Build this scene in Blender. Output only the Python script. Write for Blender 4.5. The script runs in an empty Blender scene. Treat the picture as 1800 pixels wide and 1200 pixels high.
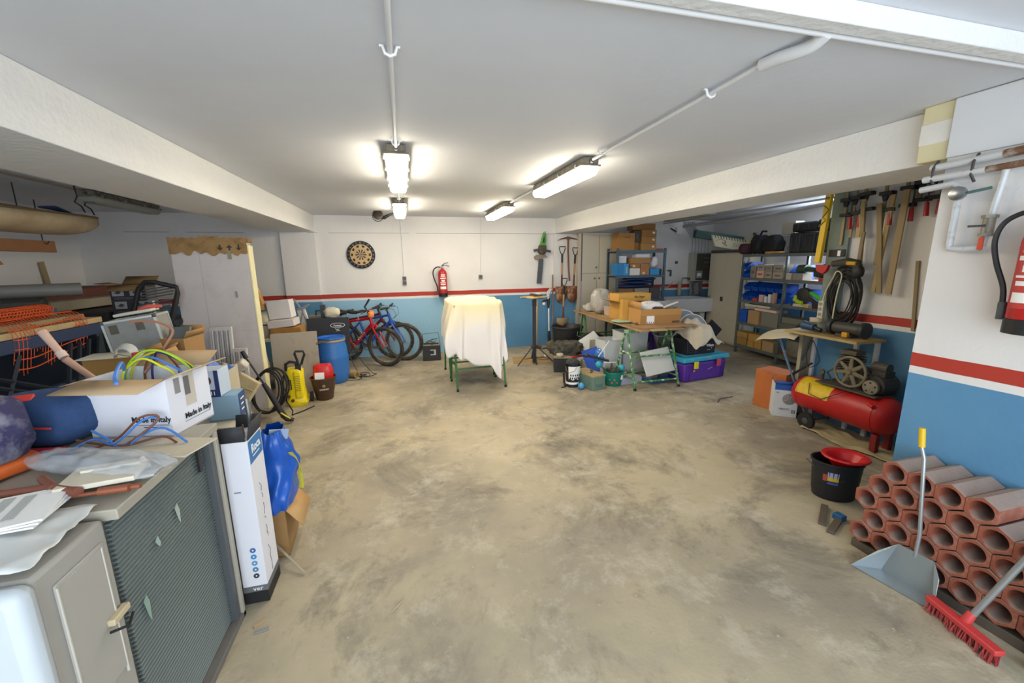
import bpy, math, random
from math import sin, cos, pi, radians as rad
from mathutils import Vector, Matrix, Euler, noise
random.seed(7)
SC = bpy.context.scene
COL = SC.collection
# ---------------------------------------------------------------- camera, daylight, exposure
cam_data = bpy.data.cameras.new('camera')
cam_data.sensor_width = 36.0
cam_data.lens = 36.0 * 719.2 / 1800.0
cam_data.clip_start = 0.02
cam = bpy.data.objects.new('camera', cam_data)
COL.objects.link(cam)
cam.matrix_world = Matrix(((0.96737092, 0.0601299, -0.24612578, 0.0),
                           (-0.25309673, 0.18469983, -0.94964626, 0.0),
                           (-0.01164274, 0.98095381, 0.19389192, 1.70),
                           (0, 0, 0, 1)))
SC.camera = cam
world = bpy.data.worlds.new('overcast_sky'); SC.world = world
world.use_nodes = True
bg = world.node_tree.nodes['Background']
bg.inputs[0].default_value = (0.80, 0.90, 1.0, 1); bg.inputs[1].default_value = 1.0
def area(name, loc, rot, sx, sy, e, col):
    l = bpy.data.lights.new(name, 'AREA'); l.shape = 'RECTANGLE'; l.size = sx; l.size_y = sy
    l.energy = e; l.color = col
    o = bpy.data.objects.new(name, l); o.location = loc; o.rotation_euler = rot; COL.objects.link(o)
    return o
# daylight entering by the open garage door behind the camera
area('daylight_through_door', (0.2, -1.75, 1.25), (rad(90), 0, 0), 4.6, 2.2, 155, (0.80, 0.90, 1.0))
# daylight from the small window in the right bay (out of view, round the corner of the workshop wall)
area('daylight_right_bay_window', (6.50, 4.35, 1.85), (0, rad(90), 0), 0.8, 1.2, 58, (0.78, 0.88, 1.0))
SC.view_settings.view_transform = 'Standard'; SC.view_settings.look = 'None'
SC.view_settings.gamma = 1.0; SC.view_settings.use_curve_mapping = False
SC.view_settings.exposure = 0.1
TUBE_E = 32.0        # brightness of the fluorescent tubes

# ---------------------------------------------------------------- materials
MATS = {}
def srgb(c):
    if isinstance(c, str): c = tuple(int(c[i:i+2], 16) / 255 for i in (0, 2, 4))
    return tuple((x / 12.92 if x <= 0.04045 else ((x + 0.055) / 1.055) ** 2.4) for x in c)
def mat(col, rough=0.55, metal=0.0, var=0.12, scale=9.0, bump=0.0, col2=None, mixs=3.0, mixa=0.5, thr=0.5,
        alpha=1.0, trans=0.0, emis=0.0, stripes=None, sheen=0.0, dust=None, zfade=None):
    key = (zfade, dust, col, rough, metal, var, scale, bump, col2, mixs, mixa, thr, alpha, trans, emis, stripes, sheen)
    if key in MATS: return MATS[key]
    m = bpy.data.materials.new('finish'); m.use_nodes = True
    N = m.node_tree.nodes; L = m.node_tree.links; P = N['Principled BSDF']
    c = srgb(col)
    tc = N.new('ShaderNodeTexCoord')
    def nz(s, d=5.0):
        n = N.new('ShaderNodeTexNoise'); n.inputs['Scale'].default_value = s; n.inputs['Detail'].default_value = d
        L.new(tc.outputs['Object'], n.inputs['Vector']); return n
    def mix(a, b, f, t='MIX'):
        x = N.new('ShaderNodeMix'); x.data_type = 'RGBA'; x.blend_type = t
        for sock, v in ((x.inputs['Factor'], f), (x.inputs['A'], a), (x.inputs['B'], b)):
            if isinstance(v, bpy.types.NodeSocket): L.new(v, sock)
            else: sock.default_value = v if isinstance(v, float) else (*v, 1)
        return x.outputs['Result']
    lo = tuple(x * (1 - var) for x in c); hi = tuple(min(1, x * (1 + var)) for x in c)
    n1 = nz(scale)
    out = mix(lo, hi, n1.outputs['Fac'])
    if col2:
        n2 = nz(mixs, 8.0); n2.inputs['Roughness'].default_value = 0.65
        r = N.new('ShaderNodeMapRange'); r.inputs[1].default_value = thr - 0.06; r.inputs[2].default_value = thr + 0.08
        r.inputs[4].default_value = mixa
        L.new(n2.outputs['Fac'], r.inputs[0]); out = mix(out, srgb(col2), r.outputs[0])
    if stripes:      # (axis, frequency, colour, width)
        ax, fr, sc, w = stripes
        sx = N.new('ShaderNodeSeparateXYZ'); L.new(tc.outputs['Object'], sx.inputs[0])
        a = N.new('ShaderNodeMath'); a.operation = 'MULTIPLY'; a.inputs[1].default_value = fr; L.new(sx.outputs[ax], a.inputs[0])
        b = N.new('ShaderNodeMath'); b.operation = 'FRACT'; L.new(a.outputs[0], b.inputs[0])
        d = N.new('ShaderNodeMath'); d.operation = 'LESS_THAN'; d.inputs[1].default_value = w; L.new(b.outputs[0], d.inputs[0])
        out = mix(out, srgb(sc), d.outputs[0])
    if zfade:        # (z0, z1, colour, amount): the thing is stained that colour above z1
        sz = N.new('ShaderNodeSeparateXYZ'); L.new(tc.outputs['Object'], sz.inputs[0])
        na = N.new('ShaderNodeMath'); na.operation = 'MULTIPLY_ADD'; na.inputs[1].default_value = 0.5; L.new(nz(3.0).outputs['Fac'], na.inputs[0]); L.new(sz.outputs['Z'], na.inputs[2])
        mz = N.new('ShaderNodeMapRange'); mz.inputs[1].default_value = zfade[0] + 0.25; mz.inputs[2].default_value = zfade[1] + 0.25; mz.inputs[4].default_value = zfade[3]
        L.new(na.outputs[0], mz.inputs[0]); out = mix(out, srgb(zfade[2]), mz.outputs[0])
    if dust:         # (colour, amount): settled dust on upward faces
        gn = N.new('ShaderNodeNewGeometry'); sn = N.new('ShaderNodeSeparateXYZ'); L.new(gn.outputs['Normal'], sn.inputs[0])
        mr = N.new('ShaderNodeMapRange'); mr.inputs[1].default_value = 0.35; mr.inputs[2].default_value = 0.8; mr.inputs[4].default_value = dust[1]
        L.new(sn.outputs['Z'], mr.inputs[0]); out = mix(out, srgb(dust[0]), mr.outputs[0])
    L.new(out, P.inputs['Base Color'])
    P.inputs['Roughness'].default_value = rough; P.inputs['Metallic'].default_value = metal
    P.inputs['Alpha'].default_value = alpha; P.inputs['Transmission Weight'].default_value = trans
    if sheen: P.inputs['Sheen Weight'].default_value = sheen
    if emis:
        P.inputs['Emission Color'].default_value = (*c, 1); P.inputs['Emission Strength'].default_value = emis
    if bump:
        bp = N.new('ShaderNodeBump'); bp.inputs['Strength'].default_value = min(1, bump); bp.inputs['Distance'].default_value = 0.02
        nb = nz(scale * 4, 6.0); L.new(nb.outputs['Fac'], bp.inputs['Height']); L.new(bp.outputs[0], P.inputs['Normal'])
    MATS[key] = m
    return m

def wall_mat():
    m = bpy.data.materials.new('painted_wall'); m.use_nodes = True
    N = m.node_tree.nodes; L = m.node_tree.links; P = N['Principled BSDF']
    g = N.new('ShaderNodeNewGeometry'); s = N.new('ShaderNodeSeparateXYZ'); L.new(g.outputs['Position'], s.inputs[0])
    n = N.new('ShaderNodeTexNoise'); n.inputs['Scale'].default_value = 1.3; n.inputs['Detail'].default_value = 8; L.new(g.outputs['Position'], n.inputs['Vector'])
    w = N.new('ShaderNodeMapRange'); w.inputs[3].default_value = -0.012; w.inputs[4].default_value = 0.012; L.new(n.outputs['Fac'], w.inputs[0])
    z = N.new('ShaderNodeMath'); z.operation = 'ADD'; L.new(s.outputs['Z'], z.inputs[0]); L.new(w.outputs[0], z.inputs[1])
    def step(h):
        a = N.new('ShaderNodeMath'); a.operation = 'GREATER_THAN'; a.inputs[1].default_value = h; L.new(z.outputs[0], a.inputs[0]); return a.outputs[0]
    def mix(a, b, f):
        x = N.new('ShaderNodeMix'); x.data_type = 'RGBA'
        for sock, v in ((x.inputs['Factor'], f), (x.inputs['A'], a), (x.inputs['B'], b)):
            if isinstance(v, bpy.types.NodeSocket): L.new(v, sock)
            else: sock.default_value = v if isinstance(v, float) else (*v, 1)
        return x.outputs['Result']
    n2 = N.new('ShaderNodeTexNoise'); n2.inputs['Scale'].default_value = 2.2; n2.inputs['Detail'].default_value = 9; L.new(g.outputs['Position'], n2.inputs['Vector'])
    blue = mix(srgb('6496ba'), srgb('4a80a8'), n2.outputs['Fac'])
    # the left part of the back wall was repainted in a lighter blue
    def cmp(sock, op, v):
        a = N.new('ShaderNodeMath'); a.operation = op; a.inputs[1].default_value = v; L.new(sock, a.inputs[0]); return a.outputs[0]
    def mul(p, q):
        a = N.new('ShaderNodeMath'); a.operation = 'MULTIPLY'; L.new(p, a.inputs[0]); L.new(q, a.inputs[1]); return a.outputs[0]
    light = mul(mul(cmp(s.outputs['X'], 'GREATER_THAN', -1.40), cmp(s.outputs['X'], 'LESS_THAN', 0.78)), cmp(s.outputs['Y'], 'GREATER_THAN', 7.72))
    blue = mix(blue, srgb('93bfdb'), light)
    red = mix(srgb('a83024'), srgb('b53a2c'), n2.outputs['Fac'])
    white = mix(srgb('d8d5d3'), srgb('e6e4e2'), n2.outputs['Fac'])
    o = mix(blue, white, step(1.040)); o = mix(o, red, step(1.082)); o = mix(o, white, step(1.158))
    # pock marks and scuffs in the plaster
    v = N.new('ShaderNodeTexVoronoi'); v.inputs['Scale'].default_value = 6; L.new(g.outputs['Position'], v.inputs['Vector'])
    lt = N.new('ShaderNodeMath'); lt.operation = 'LESS_THAN'; lt.inputs[1].default_value = 0.045; L.new(v.outputs['Distance'], lt.inputs[0])
    n3 = N.new('ShaderNodeTexNoise'); n3.inputs['Scale'].default_value = 1.1; L.new(g.outputs['Position'], n3.inputs['Vector'])
    gt = N.new('ShaderNodeMath'); gt.operation = 'GREATER_THAN'; gt.inputs[1].default_value = 0.58; L.new(n3.outputs['Fac'], gt.inputs[0])
    mu = N.new('ShaderNodeMath'); mu.operation = 'MULTIPLY'; L.new(lt.outputs[0], mu.inputs[0]); L.new(gt.outputs[0], mu.inputs[1])
    mm = N.new('ShaderNodeMath'); mm.operation = 'MULTIPLY'; mm.inputs[1].default_value = 0.5; L.new(mu.outputs[0], mm.inputs[0])
    o = mix(o, srgb('8d8880'), mm.outputs[0])
    joint = mul(mul(cmp(s.outputs['Z'], 'GREATER_THAN', 2.196), cmp(s.outputs['Z'], 'LESS_THAN', 2.203)), mul(cmp(s.outputs['Y'], 'GREATER_THAN', 7.6), cmp(n3.outputs['Fac'], 'GREATER_THAN', 0.44)))
    o = mix(o, srgb('8f8c88'), joint)
    L.new(o, P.inputs['Base Color']); P.inputs['Roughness'].default_value = 0.6
    b = N.new('ShaderNodeBump'); b.inputs['Strength'].default_value = 0.12; b.inputs['Distance'].default_value = 0.02
    n4 = N.new('ShaderNodeTexNoise'); n4.inputs['Scale'].default_value = 30; n4.inputs['Detail'].default_value = 8; L.new(g.outputs['Position'], n4.inputs['Vector'])
    L.new(n4.outputs['Fac'], b.inputs['Height']); L.new(b.outputs[0], P.inputs['Normal'])
    return m
def floor_mat():
    m = bpy.data.materials.new('concrete_floor'); m.use_nodes = True
    N = m.node_tree.nodes; L = m.node_tree.links; P = N['Principled BSDF']
    g = N.new('ShaderNodeNewGeometry')
    def nz(s, d, r=0.6, dist=0.0):
        n = N.new('ShaderNodeTexNoise'); n.inputs['Scale'].default_value = s; n.inputs['Detail'].default_value = d
        n.inputs['Roughness'].default_value = r; n.inputs['Distortion'].default_value = dist; L.new(g.outputs['Position'], n.inputs['Vector']); return n.outputs['Fac']
    def ramp(f, a, b, c0, c1):
        r = N.new('ShaderNodeMapRange'); r.inputs[1].default_value = a; r.inputs[2].default_value = b; r.inputs[3].default_value = c0; r.inputs[4].default_value = c1
        L.new(f, r.inputs[0]); return r.outputs[0]
    def mix(a, b, f):
        x = N.new('ShaderNodeMix'); x.data_type = 'RGBA'
        for sock, v in ((x.inputs['Factor'], f), (x.inputs['A'], a), (x.inputs['B'], b)):
            if isinstance(v, bpy.types.NodeSocket): L.new(v, sock)
            else: sock.default_value = v if isinstance(v, float) else (*v, 1)
        return x.outputs['Result']
    o = mix(srgb('b5a88c'), srgb('938a79'), ramp(nz(0.55, 6), 0.42, 0.6, 0.0, 1.0))
    o = mix(o, srgb('5f5a52'), ramp(nz(1.0, 12, 0.74, 0.5), 0.5, 0.68, 0.0, 0.95))
    o = mix(o, srgb('cbc3b2'), ramp(nz(2.6, 11, 0.78, 0.3), 0.52, 0.72, 0.0, 0.85))
    o = mix(o, srgb('514c45'), ramp(nz(6.0, 11, 0.75, 0.2), 0.56, 0.76, 0.0, 0.6))
    o = mix(o, srgb('d8d0c0'), ramp(nz(24.0, 4), 0.70, 0.74, 0.0, 0.6))
    L.new(o, P.inputs['Base Color'])
    L.new(ramp(nz(2.0, 6), 0.3, 0.7, 0.45, 0.75), P.inputs['Roughness'])
    b = N.new('ShaderNodeBump'); b.inputs['Strength'].default_value = 0.2; b.inputs['Distance'].default_value = 0.01
    L.new(nz(45, 8), b.inputs['Height']); L.new(b.outputs[0], P.inputs['Normal'])
    return m

# ---------------------------------------------------------------- mesh builder
def smooth(pts, k=5):
    P = [Vector(p) for p in pts]; out = []
    for i in range(len(P) - 1):
        p0, p1, p2, p3 = P[max(i-1, 0)], P[i], P[i+1], P[min(i+2, len(P)-1)]
        for q in range(k):
            s = q/k; out.append(0.5*((2*p1) + (p2-p0)*s + (2*p0-5*p1+4*p2-p3)*s*s + (3*p1-p0-3*p2+p3)*s**3))
    out.append(P[-1]); return out
class MB:
    def __init__(s): s.v = []; s.f = []
    def add(s, vs, fs, m=None):
        o = len(s.v)
        for p in vs:
            p = Vector(p)
            s.v.append(m @ p if m else p)
        for f in fs: s.f.append(tuple(i + o for i in f))
        return s
    def box(s, x, y, z, sx, sy, sz, r=(0, 0, 0), taper=1.0, m=None):   # centre, full size
        a, b, c = sx / 2, sy / 2, sz / 2; t = taper
        vs = [(-a, -b, -c), (a, -b, -c), (a, b, -c), (-a, b, -c), (-a*t, -b*t, c), (a*t, -b*t, c), (a*t, b*t, c), (-a*t, b*t, c)]
        M = Matrix.Translation((x, y, z)) @ Euler(r).to_matrix().to_4x4()
        if m: M = m @ M
        return s.add(vs, [(0, 3, 2, 1), (4, 5, 6, 7), (0, 1, 5, 4), (1, 2, 6, 5), (2, 3, 7, 6), (3, 0, 4, 7)], M)
    def span(s, x0, x1, y0, y1, z0, z1): return s.box((x0+x1)/2, (y0+y1)/2, (z0+z1)/2, abs(x1-x0), abs(y1-y0), abs(z1-z0))
    def tube(s, pts, r, n=8, closed=False, caps=True, flat=1.0, m=None):
        P = [Vector(p) for p in pts]; k = len(P)
        R = r if isinstance(r, (list, tuple)) else [r] * k
        T = []
        for i in range(k):
            if closed: t = P[(i+1) % k] - P[i-1]
            else: t = P[min(i+1, k-1)] - P[max(i-1, 0)]
            T.append(t.normalized() if t.length > 1e-9 else Vector((0, 0, 1)))
        u = T[0].orthogonal().normalized()
        if abs(T[0].z) < 0.9: u = T[0].cross(Vector((0, 0, 1))).normalized()
        vs = []
        for i in range(k):
            u = (u - T[i] * u.dot(T[i]))
            u = u.normalized() if u.length > 1e-6 else T[i].orthogonal().normalized()
            w = T[i].cross(u)
            for j in range(n):
                a = 2 * pi * j / n
                vs.append(P[i] + (u * cos(a) + w * sin(a) * flat) * R[i])
        fs = []
        for i in range(k if closed else k - 1):
            i2 = (i + 1) % k
            for j in range(n):
                j2 = (j + 1) % n
                fs.append((i*n+j, i*n+j2, i2*n+j2, i2*n+j))
        if caps and not closed:
            fs.append(tuple(range(n-1, -1, -1))); fs.append(tuple((k-1)*n + j for j in range(n)))
        return s.add(vs, fs, m)
    def cyl(s, p0, p1, r0, r1=None, n=16, caps=True, m=None):
        return s.tube([p0, p1], [r0, r0 if r1 is None else r1], n, False, caps, 1.0, m)
    def lathe(s, prof, n=24, c=(0, 0, 0), m=None, sx=1.0, sy=1.0):    # prof [(radius, z)], axis z
        vs = []; fs = []; k = len(prof)
        for r, z in prof:
            for j in range(n):
                a = 2 * pi * j / n; vs.append((c[0] + r*cos(a)*sx, c[1] + r*sin(a)*sy, c[2] + z))
        for i in range(k - 1):
            for j in range(n):
                j2 = (j + 1) % n; fs.append((i*n+j, i*n+j2, (i+1)*n+j2, (i+1)*n+j))
        if prof[0][0] > 1e-4: fs.append(tuple(range(n-1, -1, -1)))
        if prof[-1][0] > 1e-4: fs.append(tuple((k-1)*n + j for j in range(n)))
        return s.add(vs, fs, m)
    def sphere(s, c, r, sc=(1, 1, 1), n=16, m=None):
        pr = [(max(1e-5, r*sin(pi*i/(n//2))), -r*cos(pi*i/(n//2))) for i in range(n//2 + 1)]
        M = Matrix.Translation(c) @ Matrix.Diagonal((*sc, 1))
        return s.lathe(pr, n, (0, 0, 0), m @ M if m else M)
    def prism(s, poly, z0, z1, m=None):     # polygon in xy extruded along z
        n = len(poly)
        vs = [(x, y, z0) for x, y in poly] + [(x, y, z1) for x, y in poly]
        fs = [tuple(range(n-1, -1, -1)), tuple(range(n, 2*n))] + [(i, (i+1) % n, n+(i+1) % n, n+i) for i in range(n)]
        return s.add(vs, fs, m)
    def grid(s, fn, nu, nv, m=None):
        vs = [fn(i / nu, j / nv) for j in range(nv + 1) for i in range(nu + 1)]
        fs = [(j*(nu+1)+i, j*(nu+1)+i+1, (j+1)*(nu+1)+i+1, (j+1)*(nu+1)+i) for j in range(nv) for i in range(nu)]
        return s.add(vs, fs, m)
    def build(s, name, mt, parent=None, bevel=0.0, solid=0.0, sub=0, ang=38, flat=False, loc=None, rot=None, disp=0.0, seg=2):
        me = bpy.data.meshes.new(name); me.from_pydata([tuple(v) for v in s.v], [], s.f); me.update()
        me.materials.append(mt)
        if not flat:
            me.polygons.foreach_set('use_smooth', [True] * len(me.polygons)); me.set_sharp_from_angle(angle=rad(ang))
        o = bpy.data.objects.new(name, me); COL.objects.link(o)
        if parent: o.parent = parent
        if loc: o.location = loc
        if rot: o.rotation_euler = rot
        if sub:
            d = o.modifiers.new('sub', 'SUBSURF'); d.levels = d.render_levels = sub
        if solid:
            d = o.modifiers.new('solid', 'SOLIDIFY'); d.thickness = solid; d.offset = 0
        if bevel:
            d = o.modifiers.new('bevel', 'BEVEL'); d.width = bevel; d.segments = seg; d.limit_method = 'ANGLE'; d.angle_limit = rad(35)
        return o
def tag(o, label, cat, group=None, kind=None):
    o['label'] = label
    if cat: o['category'] = cat
    if group: o['group'] = group
    if kind: o['kind'] = kind
    return o
def thing(name, label, cat, loc=(0, 0, 0), rz=0.0, group=None, rot=None):
    o = bpy.data.objects.new(name, None); COL.objects.link(o); o.empty_display_size = 0.1
    o.location = loc; o.rotation_euler = rot if rot else (0, 0, rad(rz))
    return tag(o, label, cat, group)
def struct(o):
    o['kind'] = 'structure'; return o
def dup(root, loc, rz=None, label=None, group=None, rot=None):
    r = root.copy(); COL.objects.link(r); r.location = loc
    if rz is not None: r.rotation_euler = (0, 0, rad(rz))
    if rot is not None: r.rotation_euler = rot
    if label: r['label'] = label
    if group: r['group'] = group
    for ch in list(root.children):
        c = ch.copy(); COL.objects.link(c); c.parent = r
        for g in list(ch.children):
            d = g.copy(); COL.objects.link(d); d.parent = c
    return r
def text(name, s, size, mt, parent, loc, rot, squeeze=1.0, depth=0.0006, bold=0.0):
    cu = bpy.data.curves.new(name, 'FONT'); cu.body = s; cu.size = size; cu.align_x = 'CENTER'; cu.align_y = 'CENTER'
    cu.extrude = depth; cu.resolution_u = 2; cu.offset = bold
    t = bpy.data.objects.new(name, cu)
    me = bpy.data.meshes.new_from_object(t); me.materials.clear(); me.materials.append(mt)
    bpy.data.objects.remove(t)
    o = bpy.data.objects.new(name, me); COL.objects.link(o); o.parent = parent
    o.location = loc; o.rotation_euler = rot; o.scale = (squeeze, 1, 1)
    return o
FX = (rad(90), 0, 0)            # lettering that faces -y
FR = (rad(90), 0, rad(90))      # lettering that faces +x
FL = (rad(90), 0, rad(-90))     # lettering that faces -x

# ---------------------------------------------------------------- the room
WALL = wall_mat()
CEIL = mat('d4d7dd', 0.7, 0, 0.04, 3.0, 0.1)
BEAM = mat('e0e0de', 0.6, 0, 0.04, 7.0, 0.3)
def st(name, mt, *spans, bevel=0.0):
    b = MB()
    for sp in spans: b.span(*sp)
    return struct(b.build(name, mt, bevel=bevel))
st('floor', floor_mat(), (-4.9, 6.9, -3.5, 7.95, -0.12, 0))
st('ceiling', CEIL, (-4.9, 6.9, 1.26, 7.95, 2.49, 2.62), (-4.9, 6.9, -1.9, 1.26, 2.53, 2.62))
st('wall_back', WALL, (-4.9, 6.9, 7.75, 7.95, 0, 2.49))
st('wall_left', WALL, (-4.9, -4.7, -1.9, 7.75, 0, 2.49))
st('wall_right', WALL, (6.55, 6.75, 4.95, 7.75, 0, 2.49), (6.55, 6.75, 3.35, 3.75, 0, 2.49), (6.55, 6.75, 3.75, 4.95, 0, 1.45), (6.55, 6.75, 3.75, 4.95, 2.25, 2.49))
WIN = MB(); WIN.span(6.60, 6.66, 3.75, 3.80, 1.45, 2.25).span(6.60, 6.66, 4.90, 4.95, 1.45, 2.25).span(6.60, 6.66, 3.80, 4.90, 1.45, 1.50).span(6.60, 6.66, 3.80, 4.90, 2.20, 2.25).span(6.60, 6.66, 4.33, 4.37, 1.50, 2.20)
win = struct(WIN.build('window_1', mat('d9d9d9', 0.5)))
MB().span(6.625, 6.63, 3.80, 4.90, 1.50, 2.20).build('pane', mat('dfe8ee', 0.05, alpha=0.25), win)
st('wall_right_workshop', WALL, (4.25, 6.75, 1.60, 3.35, 0, 2.49))
st('wall_right_entrance', WALL, (2.80, 4.25, -1.9, 1.64, 0, 2.53))
st('wall_front', WALL, (-4.9, -2.4, -1.9, -1.75, 0, 2.53), (-2.4, 2.8, -1.9, -1.75, 2.45, 2.53))
st('beam_left', BEAM, (-2.05, -1.42, 1.26, 7.75, 2.215, 2.49), (-2.05, -1.42, -1.75, 1.26, 2.215, 2.53), bevel=0.006)
st('beam_right', BEAM, (2.90, 3.45, 1.64, 7.75, 2.205, 2.49), bevel=0.006)
st('beam_entrance', BEAM, (-1.42, 2.80, 1.20, 1.26, 2.458, 2.53), bevel=0.004)
st('pillar_back_left', WALL, (-1.95, -1.40, 7.69, 7.75, 0, 2.215), bevel=0.008)
st('pillar_back_right', WALL, (2.86, 3.40, 7.70, 7.75, 0, 2.205))
# ---------------------------------------------------------------- common finishes
BLACK = mat('1d1d1f', 0.5); RUBBER = mat('222120', 0.85, 0, 0.2, 20, 0.2); STEEL = mat('a7abad', 0.35, 0.9, 0.1)
DGREY = mat('4a4c4f', 0.55); WHITEP = mat('e8e8e8', 0.5, 0, 0.04); CONDUIT = mat('d9d9d9', 0.45, 0, 0.03)
CARD = mat('b58a55', 0.85, 0, 0.08, 14, 0.1); CARD2 = mat('9b7648', 0.85, 0, 0.1, 14, 0.1); WOOD = mat('b08d5e', 0.7, 0, 0.2, 5, 0.1)
RUST = mat('6d4a36', 0.85, 0.2, 0.3, 12, 0.3, '8c7d6b', 7, 0.8, 0.55); REDP = mat('b3201f', 0.35, 0, 0.06)
INK = mat('26262a', 0.7); WHT = mat('f2f2f0', 0.6, 0, 0.03); GREENP = mat('2f6b34', 0.5, 0, 0.12)
# ---------------------------------------------------------------- ceiling lights and conduits
TRAY = mat('5b5650', 0.6, 0, 0.2, 10, 0.2, '8d8168', 12, 0.6)
LENS = mat('fff1d6', 0.3, 0, 0.0, emis=TUBE_E); LENSOFF = mat('8d8f86', 0.35, 0, 0.1); LENSEND = mat('ffe8c0', 0.3, 0, 0.0, emis=TUBE_E * 0.25)
def light(label, loc, lens, group, L=1.28, rz=0, cat='light'):
    t = thing('ceiling_light', label, cat, loc, rz, group)
    b = MB(); b.box(0, L/2, -0.035, 0.13, L, 0.05); b.box(0, L/2, -0.066, 0.175, L, 0.014); b.build('tray', TRAY, t, 0.006)
    b = MB()
    sec = [(-0.078, -0.074), (-0.074, -0.115), (-0.055, -0.135), (0.055, -0.135), (0.074, -0.115), (0.078, -0.074)]
    k = len(sec)
    for y, s in ((0.012, 0.93), (0.04, 1.0), (L-0.04, 1.0), (L-0.012, 0.93)): b.v += [Vector((x*s, y, z if s == 1 else z + 0.012*(z < -0.1))) for x, z in sec]
    for i in range(3):
        for j in range(k - 1): b.f.append((i*k+j, i*k+j+1, (i+1)*k+j+1, (i+1)*k+j))
    b.f.append(tuple(range(k-1, -1, -1))); b.f.append(tuple(3*k + j for j in range(k)))
    b.build('diffuser', lens, t)
    for y in (0.10, 0.48, 0.86, L-0.08):
        for s in (-1, 1):
            c = MB(); c.box(s*0.089, y, -0.072, 0.008, 0.025, 0.035); c.box(s*0.084, y, -0.052, 0.014, 0.018, 0.008); c.build('clip', STEEL, t)
    b = MB(); b.cyl((0, -0.03, -0.04), (0, 0.005, -0.04), 0.016, n=12); b.build('cable_gland', DGREY, t)
    return t
GL = 'lit fluorescent ceiling lights'
light('lit tube light on the ceiling, nearer one of the left row', (0.0, 3.06, 2.49), LENS, GL)
light('lit tube light on the ceiling, far one of the left row, near the dartboard wall', (0.0, 5.55, 2.49), LENS, GL)
light('lit tube light on the ceiling, nearer and largest of the right row', (1.46, 3.12, 2.49), LENS, GL)
light('lit tube light on the ceiling, far one of the right row', (1.44, 5.62, 2.49), LENS, GL)
light('unlit dusty tube light under the left bay ceiling above the canoe', (-3.18, 5.50, 2.49), LENSOFF, 'unlit lights', 1.25)
light('unlit tube light under the ceiling of the right bay', (4.7, 5.6, 2.49), LENSOFF, 'unlit lights', 1.2)
def conduit(label, pts, clips, r=0.0105, mt=CONDUIT, name='conduit', cat='conduit'):
    t = thing(name, label, cat, pts[0])
    o = Vector(pts[0])
    b = MB(); b.tube(smooth([Vector(p) - o for p in pts]) if len(pts) > 4 else [Vector(p) - o for p in pts], r, 10); b.build('pipe', mt, t)
    for p, ax in clips:
        p = Vector(p) - o; c = MB()
        if ax == 'y': c.tube([p + Vector((-0.038, 0, 0.012)), p + Vector((-0.026, 0, 0.012)), p + Vector((-0.018, 0, -0.012)), p + Vector((0, 0, -0.02)), p + Vector((0.018, 0, -0.012)), p + Vector((0.026, 0, 0.012)), p + Vector((0.038, 0, 0.012))], 0.006, 8)
        else: c.tube([p + Vector((0, -0.03, 0.012)), p + Vector((0, -0.016, -0.010)), p + Vector((0, 0, -0.018)), p + Vector((0, 0.016, -0.010)), p + Vector((0, 0.03, 0.012))], 0.006, 8)
        c.build('clip', WHITEP, t)
    return t
zc = 2.468
conduit('white conduit running from the top of the picture to the nearer left light', [(0.0, 1.28, zc), (0.0, 3.06, zc-0.012)], [((0, 1.75, zc), 'y'), ((0, 2.98, zc), 'y')])
conduit('short white conduit between the two lights of the left row', [(0.0, 4.36, zc), (0.0, 5.54, zc)], [((0, 5.45, zc), 'y')])
conduit('long white conduit leading to the nearer right light', [(1.46, 1.52, zc), (1.46, 3.10, zc-0.012)], [((1.46, 1.82, zc), 'y'), ((1.46, 2.92, zc), 'y')])
conduit('short white conduit between the two lights of the right row', [(1.46, 4.42, zc), (1.45, 5.60, zc)], [((1.45, 5.35, zc), 'y')])
conduit('white conduit along the entrance beam across the ceiling', [(-1.40, 1.285, zc), (2.78, 1.285, zc)], [], 0.012)
t = conduit('white curved conduit elbow joining the long conduit to the entrance beam', [(1.46, 1.53, zc), (1.463, 1.46, zc-0.006), (1.475, 1.40, zc-0.012), (1.49, 1.34, zc-0.012), (1.49, 1.285, zc+0.004)], [], 0.024, name='conduit_elbow')
conduit('thin white vertical conduit down to the twin socket on the back wall', [(0.0, 7.74, 2.47), (0.005, 7.74, 1.44)], [], 0.007)
conduit('thin white vertical conduit down to the single switch on the back wall', [(1.43, 7.74, 2.47), (1.41, 7.74, 1.44)], [], 0.007)
conduit('thin brown pipe under the left bay ceiling leading to the unlit light', [(-3.16, 2.2, 2.46), (-3.18, 5.49, 2.46)], [], 0.009, mat('8a7f6c', 0.6), name='pipe', cat='pipe')
def socket(name, label, x, zs):
    t = thing(name, label, 'socket', (x, 7.75, zs[0]))
    for z in zs:
        z -= zs[0]
        b = MB(); b.box(0, -0.02, z, 0.07, 0.04, 0.07); f = b.build('cover', mat('77756f', 0.5), t, 0.006)
        b = MB(); b.box(0, -0.043, z + 0.004, 0.045, 0.006, 0.045); b.build('flap', DGREY, t, 0.003)
socket('twin_socket', 'grey twin socket at the foot of a thin conduit on the back wall', 0.008, (1.405, 1.325))
socket('light_switch', 'small grey switch box alone right of the back wall extinguisher', 1.405, (1.405,))
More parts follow.
